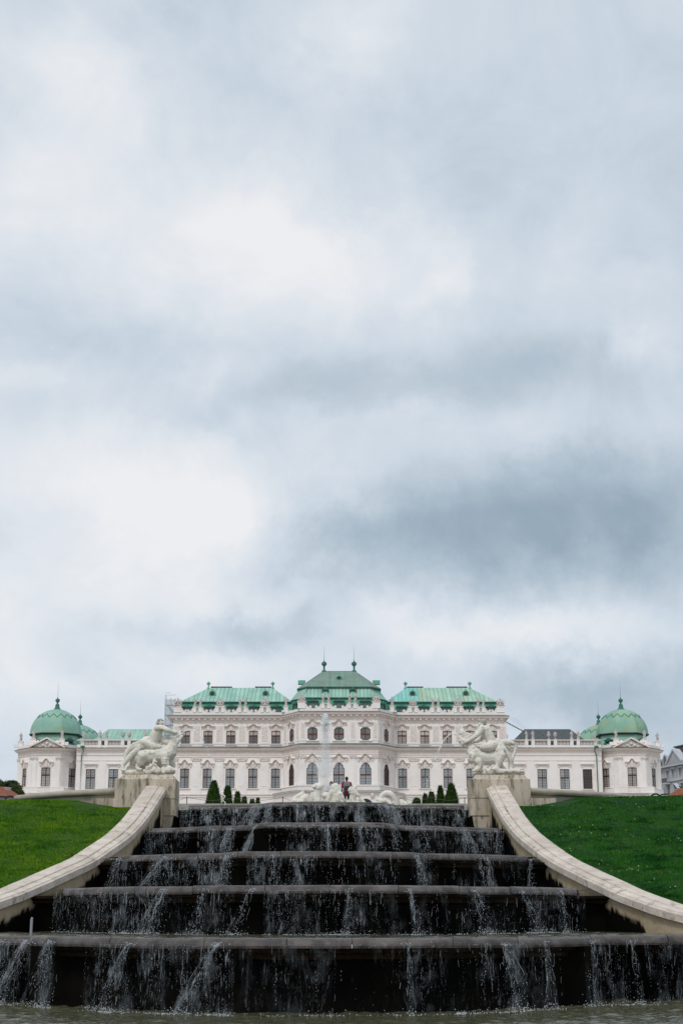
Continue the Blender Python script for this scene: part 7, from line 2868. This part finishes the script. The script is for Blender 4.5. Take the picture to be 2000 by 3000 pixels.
# ------------------------------------------------------------------ left background: red roof and trees
HD = 170.0
hx0, hx1 = U(-60, 2330, HD), U(44, 2334, HD)
zt, ze, zg = ZP(2298, HD), ZP(2333, HD), ground_z(-30, HD)
t = thing('house', ((hx0.x + hx1.x) / 2, HD, zg), 'small house with red tiled hip roof and pale chimney beyond the left lawn', 'house')
mb = MB()
mb.box(hx0.x, hx1.x - 0.4, HD + 0.4, HD + 8, zg, ze)
mb.build('wall', 'grey_wall', t)
hipx = U(-2, 2300, HD).x
slope(t, (hx0.x, HD, ze), (hx1.x, HD, ze), (hipx, HD + 4, zt), (hx0.x + 1.0, HD + 4, zt), 'tiles_red', 0.5, 0.02, 0.05, 'tiles_red', name='roof')
slope(t, (hx1.x, HD, ze), (hx1.x, HD + 8, ze), (hipx, HD + 4, zt), (hipx, HD + 4, zt), 'tiles_red', sheets=False, name='roof')
mb = MB()
a, b = U(17, 2310, HD + 3), U(30, 2310, HD + 3)
mb.box(a.x, b.x, HD + 2.6, HD + 3.4, ze - 1, ZP(2310, HD + 3))
mb.box(a.x - 0.08, b.x + 0.08, HD + 2.5, HD + 3.5, ZP(2310, HD + 3) + 0.003, ZP(2308, HD + 3))
mb.build('chimney', 'grey_trim', t)


def broadleaf(x, D, ztop, w, label, seed):
    rnd = random.Random(seed)
    g = ground_z(x, D)
    t = thing('tree', (x, D, g), label, 'tree', 'trees beyond the left lawn')
    h = ztop - g
    mb = MB()
    mb.tube([(x, D, g - 0.2), (x + 0.1, D, g + h * 0.3), (x, D + 0.1, g + h * 0.7)], [0.28, 0.2, 0.08], 7)
    for i in range(6):
        th = i * 1.1
        mb.tube([(x, D, g + h * (0.3 + 0.06 * i)), (x + math.cos(th) * w * 0.35, D + math.sin(th) * w * 0.3, g + h * (0.55 + 0.06 * i))], [0.1, 0.03], 5)
    mb.build('trunk', 'bark', t, True)
    clumps = [(x + rnd.gauss(0, w * 0.26), D + rnd.gauss(0, w * 0.25), g + h * rnd.uniform(0.42, 0.93), w * rnd.uniform(0.10, 0.2)) for _ in range(26)]
    vv, ff = [], []
    for i in range(5200):
        cx, cy, cz, r = rnd.choice(clumps)
        d = Vector((rnd.gauss(0, 1), rnd.gauss(0, 1), rnd.gauss(0, 0.9))).normalized() * r * rnd.uniform(0.5, 1.05)
        p = Vector((cx, cy, cz)) + d
        if p.z > ztop:
            continue
        a = Vector((rnd.gauss(0, 1), rnd.gauss(0, 1), rnd.gauss(0, 1))).normalized()
        b = a.cross(Vector((rnd.gauss(0, 1), rnd.gauss(0, 1), rnd.gauss(0, 1)))).normalized()
        s_ = rnd.uniform(0.10, 0.22)
        o_ = len(vv)
        vv += [tuple(p - a * s_), tuple(p + b * s_ * 0.5), tuple(p + a * s_), tuple(p - b * s_ * 0.5)]
        ff.append((o_, o_ + 1, o_ + 2, o_ + 3))
    mb = MB()
    mb.add(vv, ff)
    tag(mb.build('crown', 'leaf', t, False, fixn=False), kind='stuff')


broadleaf(U(-8, 2330, 240).x, 240, ZP(2286, 240), 5.5, 'taller leafy tree at the left edge beyond the red roof', 1)
broadleaf(U(24, 2330, 236).x, 236, ZP(2288, 236), 4.0, 'leafy tree behind the pale chimney of the red-roofed house', 2)
broadleaf(U(40, 2330, 232).x, 232, ZP(2302, 232), 2.6, 'lower yellowish tree between the red roof and the left domed pavilion', 3)

# ------------------------------------------------------------------ right background: grey townhouse, brown roof
TA, TB = U(1926, 2250, 372), U(2060, 2226, 350)
d = (Vector((TB.x, TB.y, 0)) - Vector((TA.x, TA.y, 0))).normalized()
fT = Facade((TA.x, 372), (TB.x, 350))
t = thing('townhouse', (TA.x, 372, GZP), 'grey ornate townhouse with dark mansard roof, gable and iron balcony at the right edge', 'building')
palace_save = palace
zc = TA.z
zg = GZP - 1


def up_at(px):
    """distance along the facade of a photograph column"""
    lo, hi = 0.0, fT.len
    for _ in range(40):
        m = (lo + hi) / 2
        q = fT.pt(m, zc)
        v = (2280 - 1500) / F
        x = q.x / q.y * (CP + v * SP) * F + 1000
        if x < px:
            lo = m
        else:
            hi = m
    return lo


def zat(u, py):
    return ZP(py, fT.pt(u, 0).y)


ops = []
for (a, b, y0, y1) in ((1933, 1937, 2264, 2289), (1951, 1960, 2259, 2283), (1967, 1977, 2254, 2279), (1988, 1998, 2250, 2275), (2009, 2019, 2246, 2271),
                       (1953, 1962, 2300, 2330), (1971, 1981, 2299, 2326), (1992, 2002, 2295, 2325), (2013, 2023, 2292, 2322)):
    ua, ub = up_at(a), up_at(b)
    um = (ua + ub) / 2
    zz0, zz1 = zat(um, y1), zat(um, y0)
    ops.append((um, ub - ua, zz0, zz1 - zz0, 'rect'))
mb = MB()
fT.wall(mb, zg, zc, ops)
side = Facade((TA.x - 0.0, 385), (TA.x, 372))
side.wall(mb, zg, zc, [])
mb.build('wall', 'grey_wall', t, fixn=False)
for (u, w, zb_, h, k_) in ops:
    mb = MB()
    fT.block(mb, u - w / 2 - 0.15, u - w / 2, zb_ - 0.15, zb_ + h + 0.15, -0.1, 0.12)
    fT.block(mb, u + w / 2, u + w / 2 + 0.15, zb_ - 0.15, zb_ + h + 0.15, -0.1, 0.12)
    fT.block(mb, u - w / 2 - 0.25, u + w / 2 + 0.25, zb_ + h + 0.152, zb_ + h + 0.4, -0.1, 0.25)
    fT.block(mb, u - 0.05, u + 0.05, zb_, zb_ + h, -0.3, -0.2)
    w_ = mb.build('window', 'grey_trim', t)
    mb = MB()
    fT.block(mb, u - w / 2, u + w / 2, zb_, zb_ + h, -0.36, -0.31)
    mb.build('pane', 'glass_pale', w_)
for y0, y1, o_ in ((2253.6, 2249, 0.7), (2296, 2290, 0.3)):
    mb = MB()
    dz = ZP(y0, 372), ZP(y1, 372)
    fT.block(mb, -0.5, fT.len, dz[0], dz[1], -0.1, o_)
    mb.build('cornice', 'grey_trim', t)
zr0, zr1, zr2 = ZP(2249, 372), ZP(2214, 372), ZP(2196, 372)
slope(t, fT.pt(0, zr0, 0.3), fT.pt(fT.len, zr0, 0.3), fT.pt(fT.len, zr1, -1.6), fT.pt(0.8, zr1, -1.6), 'slate', 1.2, 0.02, 0.06, 'slate', name='mansard')
slope(t, fT.pt(0, zr0, -14), fT.pt(0, zr0, 0.3), fT.pt(0.8, zr1, -1.6), fT.pt(0.8, zr1, -13), 'slate', sheets=False, name='mansard')
u2 = up_at(1957)
mb = MB()
fT.block(mb, u2, fT.len, zr1, zr2, -8, -2.2)
fT.block(mb, u2 - 0.5, fT.len, zr2 + 0.003, zr2 + 0.3, -8.2, -1.9)
mb.build('upper_roof', 'slate', t)
ug = up_at(1974)
mb = MB()
P = [fT.pt(u2 - 0.3, zr0 + 0.1, 0.35), fT.pt(up_at(2004), zr0 + 0.1, 0.35), fT.pt((u2 + up_at(2004)) / 2 - 0.2, ZP(2203, 366), 0.35)]
mb.prism(P, fT.n * -1.5)
g = mb.build('gable', 'grey_wall', t)
mb = MB()
for a, b in ((P[0], P[2]), (P[2], P[1])):
    mb.hexa([a + fT.n * 0.3, b + fT.n * 0.3, b - fT.n * 1.6, a - fT.n * 1.6, a + fT.n * 0.3 + Vector((0, 0, 0.5)), b + fT.n * 0.3 + Vector((0, 0, 0.5)), b - fT.n * 1.6 + Vector((0, 0, 0.5)), a - fT.n * 1.6 + Vector((0, 0, 0.5))])
mb.build('gable_coping', 'grey_trim', g)
ud0, ud1 = up_at(1946), up_at(1960)
mb = MB()
zd = zr0 + 0.1
hgt = ZP(2213, 370) - zd
um = (ud0 + ud1) / 2
w = (ud1 - ud0) / 2
prof = [(-w, 0), (w, 0), (w, hgt * 0.55), (w * 0.8, hgt * 0.82), (w * 0.4, hgt * 0.97), (0, hgt), (-w * 0.4, hgt * 0.97), (-w * 0.8, hgt * 0.82), (-w, hgt * 0.55)]
mb.prism([fT.pt(um + a, zd + b, 0.4) for a, b in prof], fT.n * -2.5)
dm = mb.build('dormer', 'grey_trim', t)
mb = MB()
mb.prism([fT.pt(um + a * 0.55, zd + 0.2 + b * 0.78, 0.42) for a, b in prof], fT.n * 0.03)
mb.build('dormer_pane', 'glass_dark', dm)
ub0, ub1 = up_at(1947), up_at(1962)
zb_ = zat((ub0 + ub1) / 2, 2294)
mb = MB()
fT.block(mb, ub0, ub1, zb_ - 0.35, zb_, -0.05, 1.1)
bl_ = mb.build('balcony', 'grey_trim', t)
mb = MB()
for q in range(9):
    u = ub0 + (ub1 - ub0) * (q + 0.5) / 9
    mb.tube([fT.pt(u, zb_, 1.0), fT.pt(u, zb_ + 0.95, 1.0)], 0.05, 4)
fT.block(mb, ub0, ub1, zb_ + 0.95, zb_ + 1.05, 0.93, 1.07)
fT.block(mb, ub0, ub1, zb_ + 0.45, zb_ + 0.52, 0.95, 1.05)
mb.build('railing', 'iron', bl_)
# slanting awning and a half-folded parasol before it
A, B2, C2, D2 = U(1971, 2297, 330), U(1988, 2317, 330), U(1996, 2314, 331.5), U(1982, 2295, 331.5)
t = thing('awning', (B2.x, 330, ground_z(70, 330)), 'pale slanting awning on a dark pole in front of the grey townhouse', 'awning')
mb = MB()
mb.prism([A, B2, C2, D2], (0, 0, 0.08))
mb.build('cloth', 'awning', t)
mb = MB()
mb.tube([A - Vector((0, 0.1, 0.15)), B2 - Vector((0, 0.1, 0.15))], 0.10, 6)
mb.tube([B2, (B2.x, 330, ground_z(70, 330))], 0.06, 6)
mb.build('pole', 'iron', t)
p = U(1998, 2306, 329)
t = thing('parasol', (p.x, 329, ground_z(70, 329)), 'dark teal drooping parasol at the right edge before the grey townhouse', 'parasol')
mb = MB()
mb.cone(p + Vector((-0.75, 0, 0.15)), 0.10, p + Vector((0.3, 0, -0.25)), 0.42, 8)
mb.cone(p + Vector((0.2, 0, -0.2)), 0.40, p + Vector((1.0, 0.2, -0.55)), 0.30, 8)
mb.build('canopy', 'teal_cloth', t, True)
mb = MB()
mb.tube([p, (p.x, 329, ground_z(70, 329))], 0.05, 6)
mb.build('pole', 'iron', t)
RDp = 200.0
a, b = U(1966, 2334, RDp), U(2070, 2334, RDp)
zg = ground_z(40, RDp)
t = thing('pavilion_roof', ((a.x + b.x) / 2, RDp, zg), 'reddish brown tiled hip roof peeping over the right lawn crest', 'house')
zt, ze = ZP(2309, RDp + 2), ZP(2331, RDp)
mb = MB()
mb.box(a.x + 0.3, b.x, RDp + 0.3, RDp + 6, zg, ze)
mb.build('wall', 'grey_wall', t)
slope(t, (a.x, RDp, ze), (b.x, RDp, ze), (b.x - 1.2, RDp + 2.5, zt), (a.x + 1.5, RDp + 2.5, zt), 'tiles_red', 0.5, 0.02, 0.05, 'tiles_red', name='roof')
slope(t, (a.x, RDp + 6, ze), (a.x, RDp, ze), (a.x + 1.5, RDp + 2.5, zt), (a.x + 1.5, RDp + 2.6, zt), 'tiles_red', sheets=False, name='roof')
